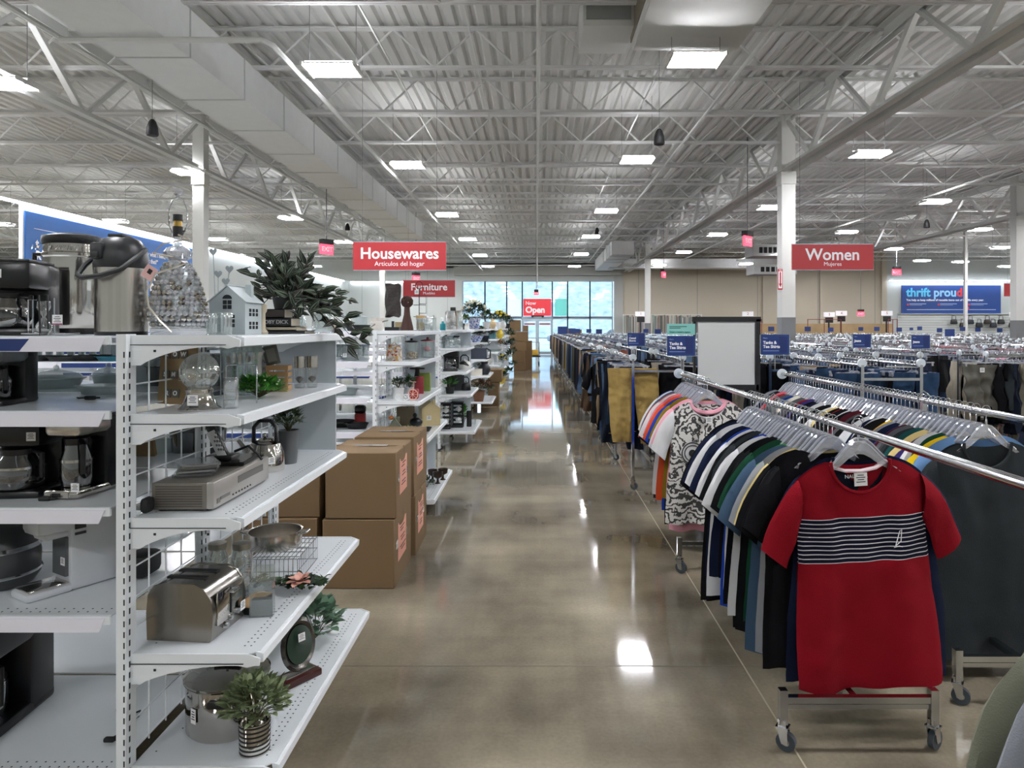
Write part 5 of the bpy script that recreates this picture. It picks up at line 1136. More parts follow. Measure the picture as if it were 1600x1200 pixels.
# white single-cup brewer
t = thing('coffee_brewer', 'white single-cup coffee brewer with drip tray on the fourth shelf', 'coffee maker', P_(112, 2.40, .72), -.55); WP2 = M('brewer_white', '#c9ccd0', .3)
MB().rbox((0, .07, .135), (.115, .20, .27), .016).build('housing', WP2, t); MB().rbox((0, -.065, .235), (.118, .13, .07), .022).rbox((0, -.06, .195), (.085, .085, .03), .012).build('brew_head', WP2, t); MB().rbox((0, -.075, .272), (.112, .135, .012), .005).rbox((0, -.15, .262), (.06, .03, .01), .004).build('lid_handle', M('brewer_grey', '#55595c', .35), t)
MB().rbox((0, -.09, .014), (.118, .14, .028), .012).build('drip_tray', WP2, t); MB().rbox((0, -.09, .031), (.10, .12, .006), .003).build('tray_grate', MIRROR, t); MB().box((.0592, .0, .225), (.003, .035, .04)).box((.0592, 0, .19), (.003, .035, .009)).build('control_window', BLACK, t)
MB().box((0, -.034, .115), (.085, .012, .13)).build('cup_recess', M('brewer_grey'), t); price_tag(t, (.03, -.042, .10), .026)
MB().tube([(.03, .17, .03), (.06, .20, .04), (.05, .23, .02), (.03, .20, .008), (.06, .19, .006)], .004, 6).build('cord', WPL, t)
t = thing('rice_cooker', 'round grey cooker with a glass front at the left edge, fourth shelf', 'cooker', P_(-6, 2.42, .72)); MB().lathe([(0, 0), (.11, .004), (.128, .03), (.13, .10), (.12, .16), (.10, .20), (.05, .225), (0, .23)], n=36).build('body', M('cooker_grey', '#3a3d40', .35), t); MB().lathe([(.131, .125), (.133, .13), (.127, .14)], n=36).lathe([(.1305, .04), (.134, .045), (.131, .05)], n=36).build('chrome_trim', CHROME, t)
# glass dishes on the second run shelf
def dish(loc, a, b_, h, lab, mat=GLASS, lid=False, name='casserole_dish', group=None, tp=.8):
    t = thing(name, lab, 'dish', loc, 0, group); B = MB(); B.lathe([(0, .003), (tp, .0), (tp * 1.02, .006), (.97, h - .006), (1.08, h), (1.08, h - .004), (.95, h - .01), (tp, .01), (0, .01)], n=32, sx=a, sy=b_); B.v = [(x, y, z) for x, y, z in B.v]; B.build('dish', mat, t)
    if lid: MB().lathe([(1.0, h), (.8, h + .02), (.2, h + .032), (0, h + .033)], n=32, sx=a, sy=b_).sphere((0, 0, h + .04), .012, 10).build('lid', GLASS, t)
    return t
CLW = M('ceramic_white', '#d4d6d6', .25)
GW = glass('frosted_glass', '#dfe8e8', .16, .08, .35, '#dfe8ea')
dish(P_(88, 2.98, 1.345), .11, .08, .045, 'large pale oval casserole dish with lid on the second shelf', GW, True); dish(P_(158, 2.72, 1.345), .085, .07, .035, 'clear glass baking dish beside the oval casserole', GW); dish(P_(60, 3.15, 1.345), .1, .07, .04, 'glass dish behind the oval casserole', GW)
dish(P_(170, 3.1, 1.345), .07, .06, .05, 'clear glass dish at the back of the second shelf', GW, True)
for i, (x, Y, c) in enumerate(((150, 2.9, '#6d5d3a'), (178, 2.95, '#7d7f80'))): dish(P_(x, Y, .72), .09, .09, .03, ['yellow-brown glass platter on the fourth shelf', 'grey glass platter on the fourth shelf'][i], glass('platter%d' % i, c, .2, .05, .4, c))
dish(P_(196, 3.0, .72), .12, .09, .05, 'clear oval glass dish seen through the wire grid', GW); dish(P_(250, 3.1, .72), .11, .08, .05, 'second glass dish seen through the wire grid', GW, True)
t = thing('serving_tray', 'dark wooden tray leaning on the middle shelf behind the coffee makers', 'tray', P_(200, 3.0, 1.05), 0); MB().box((0, 0, .07), (.22, .02, .14), 0, (.25, 0, 0)).build('tray', WOODL, t)
# second shelf of the end unit
t = thing('letter_board', 'tan wooden board with grey letter tiles leaning behind the glass globe', 'board', P_(274, 2.44, 1.332), -.32); t.rotation_euler = (-.1, 0, -.30)
MB().rbox((0, 0, .11), (.155, .008, .215), .002).build('board', WOODL, t)
for s_, dx, zz in (('R', -.045, .175), ('O', -.008, .175), ('W', .028, .175), ('S', -.045, .105), ('M', -.008, .105), ('R', -.03, .04), ('O', .005, .04)):
    MB().rbox((dx, -.007, zz), (.028, .006, .03), .002).build('tile', M('tile_grey', '#67645c', .6), t); text(s_, .022, SIGNW, (dx, -.0112, zz), t, bold=.0005)
t = thing('glass_globe', 'crackled glass globe on a flared silver base, second shelf', 'ornament', P_(312, 2.31, 1.33)); MB().lathe([(0, 0), (.064, 0), (.066, .006), (.055, .014), (.046, .035), (.040, .055), (.043, .068), (.036, .075), (0, .075)], n=36).build('silver_base', MIRROR, t)
b = MB(); b.sphere((0, 0, .125), .0615, 32); b.build('globe', glass('crackle_glass', '#dfe6e2', .22, .02, .06), t); b = MB(); rr = random.Random(5)
for k in range(26):
    q = rr.uniform(0, 6.28); e = rr.uniform(-1, 1); p = Vector((math.cos(q) * math.cos(e), math.sin(q) * math.cos(e), math.sin(e))) * .057 + Vector((0, 0, .125)); p2 = p + Vector((rr.uniform(-.03, .03), rr.uniform(-.03, .03), rr.uniform(-.02, .02))); b.tube([p, (p + p2) / 2 + Vector((0, 0, .003)), (p2 - Vector((0, 0, .125))).normalized() * .058 + Vector((0, 0, .125))], .0009, 4)
b.build('cracks', MIRROR, t); price_tag(t, (.004, -.056, .037), .034)
t = thing('candle_holder', 'square clear glass block holder beside the glass globe', 'candle holder', P_(361, 2.36, 1.33), .1); MB().rbox((0, 0, .052), (.040, .040, .104), .002).build('glass_block', GLASS, t); MB().rbox((0, 0, .068), (.034, .034, .05), .002).rbox((0, 0, .018), (.034, .034, .02), .002).build('inner_block', CRYS, t)
t = thing('plate_easel', 'arched clear rod stand behind the square glass block', 'stand', P_(377, 2.52, 1.33)); b = MB(); b.tube([(-.055, 0, 0), (-.055, 0, .13), (-.048, 0, .137), (.05, 0, .137), (.055, 0, .13), (.055, 0, 0)], .0028, 6); b.tube([(.055, 0, .01), (.05, .06, .01)], .003, 6); b.build('rod', CHROME, t)
jar(P_(379, 2.86, 1.33), .066, .205, 'large ribbed clear glass vase on the second shelf', cat='vase', name='glass_vase', mat=RG, rib=.14, nr=18, neck=1.0, n=72)
def bush(loc, w_, d, h, lab, mats, n=160, ls=.018, lw=.011, pot=None, name='artificial_plant', rr=None, flowers=None, cat='plant', base=0, drp=.3):
    t = thing(name, lab, cat, loc); rr = random.Random(int(abs(loc[0]) * 1000 + loc[1] * 37)); b = MB(); st = MB()
    for i in range(n):
        q = rr.uniform(0, 2 * PI); e = math.asin(rr.uniform(-.1, 1)); k = rr.uniform(.55, 1); p = Vector((math.cos(q) * math.cos(e) * w_ * k, math.sin(q) * math.cos(e) * d * k, base + h * .35 + math.sin(e) * h * .62 * k)); dd = Vector((p.x / w_, p.y / d, (p.z - base - h * .2) / h + .25)) + Vector((rr.uniform(-.5, .5), rr.uniform(-.5, .5), rr.uniform(-.3, .5)))
        b.leaf(p, dd, ls * rr.uniform(.7, 1.3), lw * rr.uniform(.7, 1.2), rr.randrange(len(mats)), drp)
        if i % 6 == 0: st.tube([(0, 0, base), tuple(p * .5 + Vector((0, 0, base * .5 + h * .1))), tuple(p)], .0012, 4)
    b.build('leaves', mats, t); st.build('stems', M('stem_green', '#4a4a2a', .7), t)
    if flowers:
        m_, nf, fs = flowers; f = MB()
        for i in range(nf):
            q = rr.uniform(0, 2 * PI); e = rr.uniform(.2, 1.4); p = Vector((math.cos(q) * math.cos(e) * w_, math.sin(q) * math.cos(e) * d, base + h * .4 + math.sin(e) * h * .65))
            for j in range(6): f.leaf(p, (math.cos(j * 1.05), math.sin(j * 1.05), .5), fs, fs * .7, 0, .1)
            f.sphere(tuple(p), fs * .62, 8, 0, (1, 1, .8))
        f.build('blossoms', m_, t)
    if pot: pot(t)
    return t
def potf(r0, r1, h, mat, n=20, stripes=None):
    def f(t):
        MB().lathe([(0, 0), (r0, 0), (r1, h), (r1 - .004, h), (r1 - .005, h * .85), (0, h * .85)], n=n).build('pot', mat, t)
        if stripes:
            b = MB(); rr = random.Random(1)
            for k in range(stripes):
                for j in range(7): 
                    a0 = j * .9 + k * .45; b.lathe([(r0 + (r1 - r0) * (k + .5) / stripes + .0006, h * (k + .35) / stripes), (r0 + (r1 - r0) * (k + .5) / stripes + .0008, h * (k + .72) / stripes)], n=56); break
            b.build('dark_stripes', MATTE, t)
    return f
SEDUM = [M('leaf_bright'), M('leaf_fresh', '#5aa838', .5), M('leaf_mid', '#2b6a20', .5)]
bush(P_(405, 2.72, 1.33), .095, .07, .085, 'low bright green artificial greenery with tiny white flowers', SEDUM, 420, .022, .016, flowers=(M('petal_white', '#e4e4dc', .6), 9, .006))
bush(P_(366, 2.95, 1.33), .05, .05, .07, 'darker green greenery behind the square glass block', [GREEN4, GREEN], 120, .02, .013)
t = thing('wooden_crate', 'small slatted wooden crate on the second shelf', 'crate', P_(436, 3.0, 1.33), .1); b = MB()
for k in range(4): b.box((0, -.034, .016 + k * .028), (.088, .004, .018)); b.box((.044, 0, .016 + k * .028), (.004, .07, .018)); b.box((-.044, 0, .016 + k * .028), (.004, .07, .018)); b.box((0, .034, .016 + k * .028), (.088, .004, .018))
for sx in (-1, 1): b.box((sx * .038, -.029, .055), (.01, .008, .11))
b.box((0, 0, .003), (.084, .07, .005)); b.build('slats', M('crate_wood', '#b08c60', .6), t)
t = thing('picture_frame', 'small silver picture frame leaning on top of the wooden crate', 'frame', P_(428, 2.98, 1.445), .1); t.rotation_euler = (.0, -.25, .15); MB().rbox((0, 0, .04), (.06, .008, .082), .002).build('frame', M('pewter', '#6b6963', .4, .5), t); MB().box((0, -.005, .04), (.036, .002, .056)).build('picture', M('sepia', '#8e8c86', .6), t)
t = thing('word_block', 'white block sign with black handwriting behind the greenery', 'sign', P_(413, 3.04, 1.33)); MB().rbox((0, 0, .08), (.07, .02, .16), .002).build('block', PAPER, t); b = MB(); 
for k in range(3): b.tube([(-.025 + .004 * i, -.0115, .06 + k * .032 + .008 * math.sin(i * 1.9 + k)) for i in range(13)], .0012, 4)
b.build('handwriting', INK, t)
for i, x in enumerate((468, 488)):
    t = thing('salt_grinder', ['glass spice grinder with steel cap, nearer the crate', 'glass spice grinder with steel cap, at the shelf end'][i], 'grinder', P_(x, 3.16 + .03 * i, 1.33)); MB().lathe([(0, 0), (.022, 0), (.024, .01), (.021, .05), (.025, .088)], n=20).build('glass_body', GLASS, t); MB().lathe([(.0, .09), (.026, .09), (.026, .142), (0, .142)], n=24).build('steel_cap', STEEL, t); MB().lathe([(0, .02), (.014, .034), (.018, .042), (.01, .05), (0, .052)], n=14).build('mechanism', MATTE, t)
# third shelf
t = thing('video_player', 'silver video and disc player on the middle shelf', 'video player', (-1.135, 2.49, 1.008), 0); SV = M('player_silver', '#77726a', .4, .3); SV2 = M('player_front', '#a3a09a', .3, .4)
MB().rbox((-.012, 0, .05), (.178, .46, .086), .004).build('case', SV, t); b = MB()
for k in range(9): b.box((-.012, -.2315, .018 + k * .008), (.15, .002, .0025))
b.build('side_vents', M('vent_dark', '#4d4a45', .6), t)
MB().rbox((.088, 0, .052), (.026, .465, .088), .006).build('front_panel', SV2, t); b = MB(); b.box((.1015, .06, .066), (.002, .22, .024)); b.box((.1015, -.15, .034), (.002, .07, .01)); b.box((.1015, -.2, .03), (.002, .024, .016)); b.build('tray_doors', M('tray_line', '#5e5c58', .4), t)
b = MB()
for k in range(7): b.box((.1017, -.09 + k * .024, .024), (.002, .008, .005))
b.build('buttons', INK, t)
for sx in (-.08, .07):
    for sy in (-.2, .2): MB().cyl((sx, sy, 0), .012, .008, 10).build('foot', MATTE, t)
for k in range(4):
    t = thing('disc_case', 'clear disc case in the pile on the video player', 'disc case', (-1.165 + .004 * (k % 2), 2.41 + .006 * (k % 3), 1.1035 + k * .0105), .3 + .1 * k, 'disc cases piled on the video player'); MB().box((0, 0, .0045), (.125, .142, .009)).build('clear_case', ACRY, t); MB().box((0, 0, .0045), (.11, .13, .004)).build('cover_slip', M('slip%d' % (k % 2), ['#4b4a52', '#7d7c84'][k % 2], .4), t)
tag(MB().box((0, 0, .005), (.13, .19, .01)).box((0, 0, .0105), (.12, .18, .001), 1).build('magazine', [MATTE, M('glossy_print', '#5a5850', .2)], loc=(-1.13, 2.63, 1.1035), rz=.1), 'glossy dark booklet lying on the far half of the video player', 'booklet')
t = thing('cordless_phone', 'white keypad handset leaning in a black cradle on the video player', 'telephone', (-1.16, 2.56, 1.115)); 
MB().rbox((.01, .02, .012), (.10, .08, .022), .008).build('cradle', BLACK, t); MB().rbox((-.005, 0, .085), (.032, .022, .17), .008, 0, (0, -.42, .2)).build('handset', BLACK, t); MB().rbox((.004, -.012, .06), (.03, .006, .11), .003, 0, (0, -.42, .2)).build('keypad', WPL, t); b = MB()
for i in range(3):
    for j in range(5): b.box((-.002 + .009 * i + (j - 2) * -.007, -.016, .045 + .015 * j), (.006, .002, .008), 0, (0, -.42, .2))
b.build('keys', CG, t); MB().tube([(.05, .03, .03), (.10, .03, .05), (.13, .04, .02), (.15, .03, .0)], .005, 6).build('cord', MATTE, t)
t = thing('adapter', 'black plug adapter at the near corner of the middle shelf', 'adapter', (-1.235, 2.235, 1.01)); MB().rbox((0, 0, .028), (.03, .05, .05), .014).build('body', MATTE, t); MB().tube([(0, .02, .03), (-.0, .05, .03)], .004, 6).build('cable', MATTE, t)
def kettle(loc, r, h, lab, body=MIRROR, hd=BLACK, rz=0, spout=True, name='kettle'):
    t = thing(name, lab, 'kettle', loc, rz); MB().lathe([(0, 0), (r, 0), (r * 1.03, h * .1), (r * .98, h * .45), (r * .8, h * .72), (r * .45, h * .8), (0, h * .8)], n=32).build('body', body, t); MB().lathe([(r * .46, h * .8), (r * .44, h * .83), (r * .12, h * .87), (0, h * .87)], n=24).sphere((0, 0, h * .93), r * .13, 10).build('lid', body if body != BLACK else CHROME, t)
    MB().tube([(-r * .62, 0, h * .7), (-r * .6, 0, h * 1.15), (-r * .3, 0, h * 1.32), (r * .3, 0, h * 1.32), (r * .6, 0, h * 1.15), (r * .62, 0, h * .7)], r * .11, 8).build('handle', hd, t)
    if spout: MB().tube([(-r * .8, 0, h * .4), (-r * 1.2, 0, h * .62), (-r * 1.45, 0, h * .8)], [r * .2, r * .14, r * .1], 10).build('spout', body, t)
    return t
t = kettle(P_(414, 2.93, 1.008), .077, .155, 'polished steel kettle with black handle on the middle shelf'); price_tag(t, (.052, -.062, .05), .028, .8)
bush(P_(451, 3.08, 1.008), .06, .055, .13, 'green leafy plant in a tall grey pot on the middle shelf', [GREEN, GREEN3, GREEN4], 170, .028, .018, pot=potf(.034, .044, .145, M('pot_grey', '#5b5e60', .6)), base=.13)
# fourth shelf: toaster and company
t = thing('toaster', 'polished steel two-slot toaster with control levers, fourth shelf', 'toaster', (-1.135, 2.37, .588), -.10); t.scale = (.92, .92, .97); T = MB()
prof = [(-.125, 0), (.105, 0), (.112, .012), (.118, .09), (.108, .14), (.085, .172), (.05, .188), (-.06, .19), (-.10, .18), (-.122, .15), (-.128, .09)]
T.prism(prof, -.105, .105, 0); T.build('shell', [M('toaster_steel', '#8e8a84', .22, 1)], t, ang=50)
for y_ in (-.112, .105): MB().prism([(x * 1.01, z * 1.01 + .001) for x, z in prof], y_, y_ + .007).build('end_cap', M('toaster_cap', '#8f8a82', .27, 1), t, ang=50)
MB().rbox((-.02, -.035, .189), (.15, .026, .008), .003).rbox((-.02, .035, .189), (.15, .026, .008), .003).build('bread_slots', MATTE, t)
b = MB(); b.rbox((.118, .0, .10), (.008, .17, .11), .003, 0); b.build('control_plate', MIRROR, t)
b = MB(); b.box((.1235, 0, .105), (.003, .006, .09)); b.build('lever_track', MATTE, t); MB().rbox((.136, 0, .14), (.02, .045, .010), .004).rbox((.13, 0, .14), (.012, .012, .012), .003).build('lever', CHROME, t)
for dy, dz in ((-.03, .028), (.0, .045), (.045, .05)): o = MB().lathe([(0, 0), (.011, 0), (.009, .014), (0, .014)], n=16).build('knob', CHROME, t, loc=(.115, dy, dz)); o.rotation_euler = (0, PI/2, 0)
price_tag(t, (.13, .07, .06), .032, PI/2); MB().box((-.01, 0, -.0), (.2, .18, .008)).build('foot', MATTE, t)
LZ = M('zinc_lid', '#9a968c', .35, .9)
t = jar(P_(340, 2.66, .588), .040, .19, 'glass mason jar with a metal lid behind the toaster, left one', LZ); t = jar(P_(378, 2.66, .588), .040, .19, 'glass mason jar with a metal lid behind the toaster, right one', LZ); price_tag(t, (.015, -.041, .09), .02)
tag(MB().rbox((0, 0, .012), (.07, .16, .024), .002).box((0, 0, .0245), (.062, .15, .001), 1).build('photo_book', [MATTE, M('print_orange', '#b08a5c', .5)], loc=P_(396, 2.56, .588), rz=-.2), 'orange and grey picture book beside the toaster', 'book')
t = thing('brochure_holder', 'clear acrylic brochure holder standing beyond the toaster', 'holder', P_(410, 2.48, .588), .15); b = MB(); b.box((0, .02, .085), (.075, .003, .17)); b.box((0, -.02, .03), (.075, .003, .06)); b.box((-.0375, 0, .06), (.003, .04, .12)); b.box((.0375, 0, .06), (.003, .04, .12)); b.build('clear_shell', ACRY, t); MB().box((0, 0, .03), (.068, .03, .055)).build('grey_cards', M('cards_grey', '#6a6c6e', .5), t)
t = thing('wire_basket', 'silver wire basket and cooling rack at the far end of the fourth shelf', 'basket', P_(437, 2.92, .588), .05); b = MB(); W_, D_, H_ = .23, .30, .10
for i in range(14): b.tube([(-W_/2 + i * W_ / 13, -D_/2, .003), (-W_/2 + i * W_ / 13, -D_/2, H_), (-W_/2 + i * W_ / 13, D_/2, H_), (-W_/2 + i * W_ / 13, D_/2, .003)], .0013, 4)
for i in range(12): b.tube([(W_/2, -D_/2 + i * D_ / 11, .003), (W_/2, -D_/2 + i * D_ / 11, H_)], .0013, 4)
for z in (.003, H_ / 2, H_): b.tube([(-W_/2, -D_/2, z), (W_/2, -D_/2, z), (W_/2, D_/2, z), (-W_/2, D_/2, z)], .002, 5, closed=True)
for i in range(5): b.tube([(-W_/2, -D_/2 + .03 + i * .06, H_), (W_/2, -D_/2 + .03 + i * .06, H_)], .002, 5)
b.build('wires', CHROME, t); o = price_tag(t, (-.07, -.155, .075), .028, 0, 0, True); o.scale = (1, 1, 1.9)
t = thing('saucepan', 'wide steel pan with loop handles resting on the wire basket', 'pan', P_(430, 2.93, .692)); MB().lathe([(0, 0), (.10, 0), (.107, .01), (.108, .065), (.111, .067), (.104, .065), (.102, .008), (0, .006)], n=36).build('pan', STEEL, t)
for s in (-1, 1): MB().tube([(s * .105, -.03, .055), (s * .135, -.022, .062), (s * .135, .022, .062), (s * .105, .03, .055)], .004, 6).build('loop_handle', CHROME, t)
def garland(loc, L, lab):
    t = thing('flower_garland', lab, 'garland', loc); rr = random.Random(9); b = MB()
    for i in range(190): x = rr.uniform(-L, L); b.leaf((x, rr.uniform(-.03, .03), .012 + rr.uniform(0, .03)), (rr.uniform(-1, 1), rr.uniform(-1, 1), rr.uniform(-.1, .8)), .036, .024, rr.randrange(2), .3)
    b.build('leaves', [GREEN4, GREEN], t); f = MB()
    for k in range(16):
        a = k * 2.4; r_ = .003 + .0016 * k; f.leaf((.05 + r_ * math.cos(a) * .6, -.03 + r_ * math.sin(a) * .6, .045), (math.cos(a), math.sin(a) - .5, 1.2 - k * .07), .028 + .0012 * k, .032, 0, .2)
    f.build('rose', M('rose_pink', '#e0a898', .6), t)
garland(P_(452, 2.72, .588), .13, 'green leaf garland with a pink rose in front of the wire basket')
# bottom shelf
t = thing('stock_pot', 'polished steel pot with domed lid on the bottom shelf', 'pot', P_(356, 2.42, .24)); MB().lathe([(0, 0), (.122, 0), (.132, .012), (.132, .165), (.138, .172), (.130, .172)], n=44).build('pot', MIRROR, t); MB().lathe([(.137, .172), (.139, .18), (.12, .192), (.06, .203), (0, .206)], n=44).build('lid', MIRROR, t); MB().rbox((.0, 0, .222), (.10, .018, .014), .006).box((-.04, 0, .212), (.01, .012, .02)).box((.04, 0, .212), (.01, .012, .02)).build('lid_handle', BLACK, t); MB().rbox((.03, -.138, .135), (.075, .02, .02), .006).build('side_handle', BLACK, t); o = price_tag(t, (-.06, -.121, .09), .024, -.5); o.scale = (1, 1, 2)
t = bush(P_(398, 2.265, .24), .095, .085, .145, 'leafy sage-green plant in a striped silver pot on the bottom shelf', [GREEN3, M('leaf_sage2', '#93a078', .6), M('leaf_sage3', '#62704a', .6)], 420, .032, .021, pot=potf(.046, .049, .10, MIRROR, 32, 7), base=.09)
t = thing('award_plaque', 'oval silver award on a dark wooden base, bottom shelf', 'award', P_(466, 2.72, .24), .95); MB().rbox((0, 0, .014), (.16, .085, .028), .006).build('wood_base', WOODD, t); MB().rbox((0, 0, .030), (.13, .04, .005), .002).build('silver_plate', STEEL, t)
o = MB().lathe([(0, -.004), (.055, -.004), (.068, -.014), (.078, 0), (.068, .014), (.055, .004), (0, .004)], n=40, sx=1, sy=1.3).build('oval_frame', M('antique_silver', '#6d6a66', .25, 1), t, loc=(0, 0, .138)); o.rotation_euler = (PI/2 - .12, 0, 0); MB().lathe([(0, .005), (.056, .005), (0, .006)], n=30, sy=1.3).build('green_face', M('green_glass', '#24382e', .15), t, loc=(0, -.004, .138)).rotation_euler = (PI/2 - .12, 0, 0)
price_tag(t, (.0, -.022, .17), .03, 0, -.1)
t = bush(P_(492, 3.08, .24), .10, .12, .17, 'eucalyptus spray of round blue-green leaves on the bottom shelf', [M('euca', '#587a62', .6), M('euca2', '#6f8f76', .6)], 170, .048, .034, base=.0)
jar(P_(478, 3.2, .24), .03, .2, 'tall clear glass vase behind the eucalyptus', cat='vase', name='glass_vase', neck=1)
t = thing('appliance', 'dark appliance half hidden behind the toaster, beyond the wire grid', 'appliance', (-1.40, 2.5, .725)); MB().rbox((0, 0, .04), (.09, .12, .08), .02).build('body', MATTE, t)
# ------------------------------------------------------------------ goods on the second end unit
def box_item(loc, w_, d, h, col, lab, name='box', cat='box', rz=0, lid=None, var=.1, bev=.004):
    t = thing(name, lab, cat, loc, rz); MB().rbox((0, 0, h / 2), (w_, d, h), bev).build('body', M('item' + col, col, .5, var=var, vscale=30), t)
    if lid: MB().rbox((0, 0, h + .006), (w_ * 1.05, d * 1.05, .014), .004).build('lid', M('item' + lid, lid, .5), t)
    return t
def vase_item(loc, r, h, col, lab, name='vase', cat='vase', prof=None, rough=.3, mat=None):
    pr = prof or [(0, 0), (.6, 0), (1, .35), (.95, .6), (.5, .85), (.6, 1), (.5, 1), (.4, .9)]
    return tag(MB().lathe([(a * r, z * h) for a, z in pr], n=24).build(name, mat or M('item' + col, col, rough, var=.1, vscale=20), loc=loc), lab, cat)
A2, z0, z1, z2, z3, z4 = 6.0, *HZ
t = thing('tree_sculpture', 'tall dark sculpture of carved bark on a black plinth', 'sculpture', P_(614, 5.95, z0)); MB().box((0, 0, .015), (.12, .10, .03)).box((0, 0, .05), (.02, .02, .06)).build('plinth', MATTE, t); b = MB(); rr = random.Random(6)
b.grid(lambda u, v: (math.cos(u * 2 * PI) * .062 * (1 + .12 * math.sin(u * 31 + v * 9)), math.sin(u * 2 * PI) * .03 * (1 + .25 * math.sin(u * 23 - v * 12)), .12 + v * .27 + .01 * math.sin(u * 12)), 48, 16); b.build('carved_bark', M('bark', '#35302e', .7, bump=1, bscale=60), t)
t = thing('twine_topiary', 'dark brown twig ball on a flared brown stem', 'ornament', P_(636, 5.7, z0)); MB().lathe([(0, 0), (.05, 0), (.046, .03), (.024, .13), (.02, .20), (0, .20)], n=26, rib=.08, nr=13).build('flared_stem', M('twig_brown', '#3d221a', .7), t); b = MB(); rr = random.Random(3)
for k in range(70):
    a = Vector((rr.gauss(0, 1), rr.gauss(0, 1), rr.gauss(0, 1))).normalized(); c = a.orthogonal().normalized(); c2 = a.cross(c); b.tube([tuple(Vector((0, 0, .235)) + (c * math.cos(q) + c2 * math.sin(q)) * .048) for q in [PI * j / 5 for j in range(6)]], .0035, 4)
b.build('twig_ball', M('twig_brown'), t)
t = thing('wire_bottle_rack', 'black wire rack with a hanging hook and a price ticket', 'rack', P_(655, 6.05, z0)); b = MB(); b.tube([(0, 0, 0), (0, 0, .36)], .004, 6); b.tube([(.03 * math.cos(q), 0, .39 + .03 * math.sin(q)) for q in [2 * PI * i / 16 for i in range(16)]], .003, 5, closed=True)
for zz in (.12, .22, .30): b.tube([(-.05, 0, zz), (.06, 0, zz), (.06, 0, zz - .07), (.0, 0, zz - .07)], .003, 5)
b.tube([(-.05, -.05, .003), (.05, -.05, .003), (.05, .05, .003), (-.05, .05, .003)], .003, 5, closed=True); b.build('wire', MATTE, t); price_tag(t, (-.02, -.01, .33), .035)
jar(P_(657, 5.75, z0), .035, .115, 'cream candle in a glass jar with a wooden lid', M('pale_wood', '#b79a68', .5), name='candle', cat='candle', fill=M('wax', '#c7ae7c', .6), neck=1)
jar(P_(664, 6.3, z0), .035, .13, 'clear glass bottle behind the cream candle', WPL); canister(P_(677, 6.25, z0), .03, .12, 'small glass french press beside the teal bottle', CHROME); jar(P_(672, 6.1, z0), .022, .09, 'tiny clear bottle between candle and teal bottle', WPL)
t = thing('soap_bottle', 'teal soap bottle with pump near the end of the second unit', 'bottle', P_(692, 6.6, z0)); MB().lathe([(0, 0), (.027, 0), (.028, .06), (.012, .075), (.012, .085), (0, .085)], n=18).build('bottle', M('teal_plastic', '#1b7f8a', .3), t); MB().tube([(0, 0, .085), (0, 0, .115), (-.02, 0, .115)], .005, 6).build('pump', WPL, t)
box_item(P_(592, 5.7, z0), .05, .04, .075, '#c9c4bd', 'small white carton at the post of the second unit'); box_item(P_(624, 6.2, z0), .07, .05, .075, '#8a7a58', 'small brown picture box behind the twig ball', lid=None)
# shelf 2
t = thing('gift_bag', 'cellophane bag of red and white wrapped sweets', 'bag', P_(616, 5.75, z1)); b = MB(); b.grid(lambda u, v: ((.066 - .02 * v * v) * math.cos(u * 2 * PI), (.04 - .015 * v) * math.sin(u * 2 * PI), v * .13), 26, 8); b.grid(lambda u, v: ((u - .5) * .09, (v - .5) * .05, .13 + .006 * math.sin(u * 30)), 8, 3)
def patchy(name, cols, sc=60):
    m = bpy.data.materials.new(name); m.use_nodes = True; nt = m.node_tree; vo = nt.nodes.new('ShaderNodeTexVoronoi'); vo.inputs['Scale'].default_value = sc; tc = nt.nodes.new('ShaderNodeTexCoord'); nt.links.new(tc.outputs['Object'], vo.inputs['Vector'])
    r = nt.nodes.new('ShaderNodeValToRGB'); r.color_ramp.interpolation = 'CONSTANT'; e = r.color_ramp.elements; n = len(cols); e[0].color = lin(cols[0]); e[0].position = 0; e[1].position = 1 / n; e[1].color = lin(cols[1])
    for i in range(2, n): q = e.new(i / n); q.color = lin(cols[i])
    sp = nt.nodes.new('ShaderNodeSeparateColor'); nt.links.new(vo.outputs['Color'], sp.inputs[0]); nt.links.new(sp.outputs[0], r.inputs[0]); nt.links.new(r.outputs[0], nt.nodes['Principled BSDF'].inputs['Base Color']); nt.nodes['Principled BSDF'].inputs['Roughness'].default_value = .35; _m[name] = m; return m
b.build('wrapped_sweets', patchy('sweets', ['#d8cfc4', '#a3323c', '#e0d8cc', '#c89a52', '#b8a898'], 70), t); MB().tube([(-.02, 0, .13), (0, 0, .155), (.02, 0, .13)], .003, 5).build('tie', M('gold_tie', '#a88a3a', .4, .7), t)
t = canister(P_(643, 6.05, z1), .058, .16, 'glass canister with a black lid and gold sweets inside', MATTE); MB().lathe([(0, .006), (.052, .006), (.05, .06), (0, .07)], n=18).build('gold_sweets', patchy('gold_sweets', ['#c8b070', '#e0d8b8', '#8a3030', '#b89850'], 90), t)
t = canister(P_(668, 6.35, z1), .062, .165, 'glass canister with a red lid and a pink heart inside', M('lid_red', '#7a1826', .4)); MB().sphere((0, -.02, .08), .028, 12, 0, (1.2, .6, .8)).build('pink_heart', M('heart_pink', '#e0788a', .5), t)
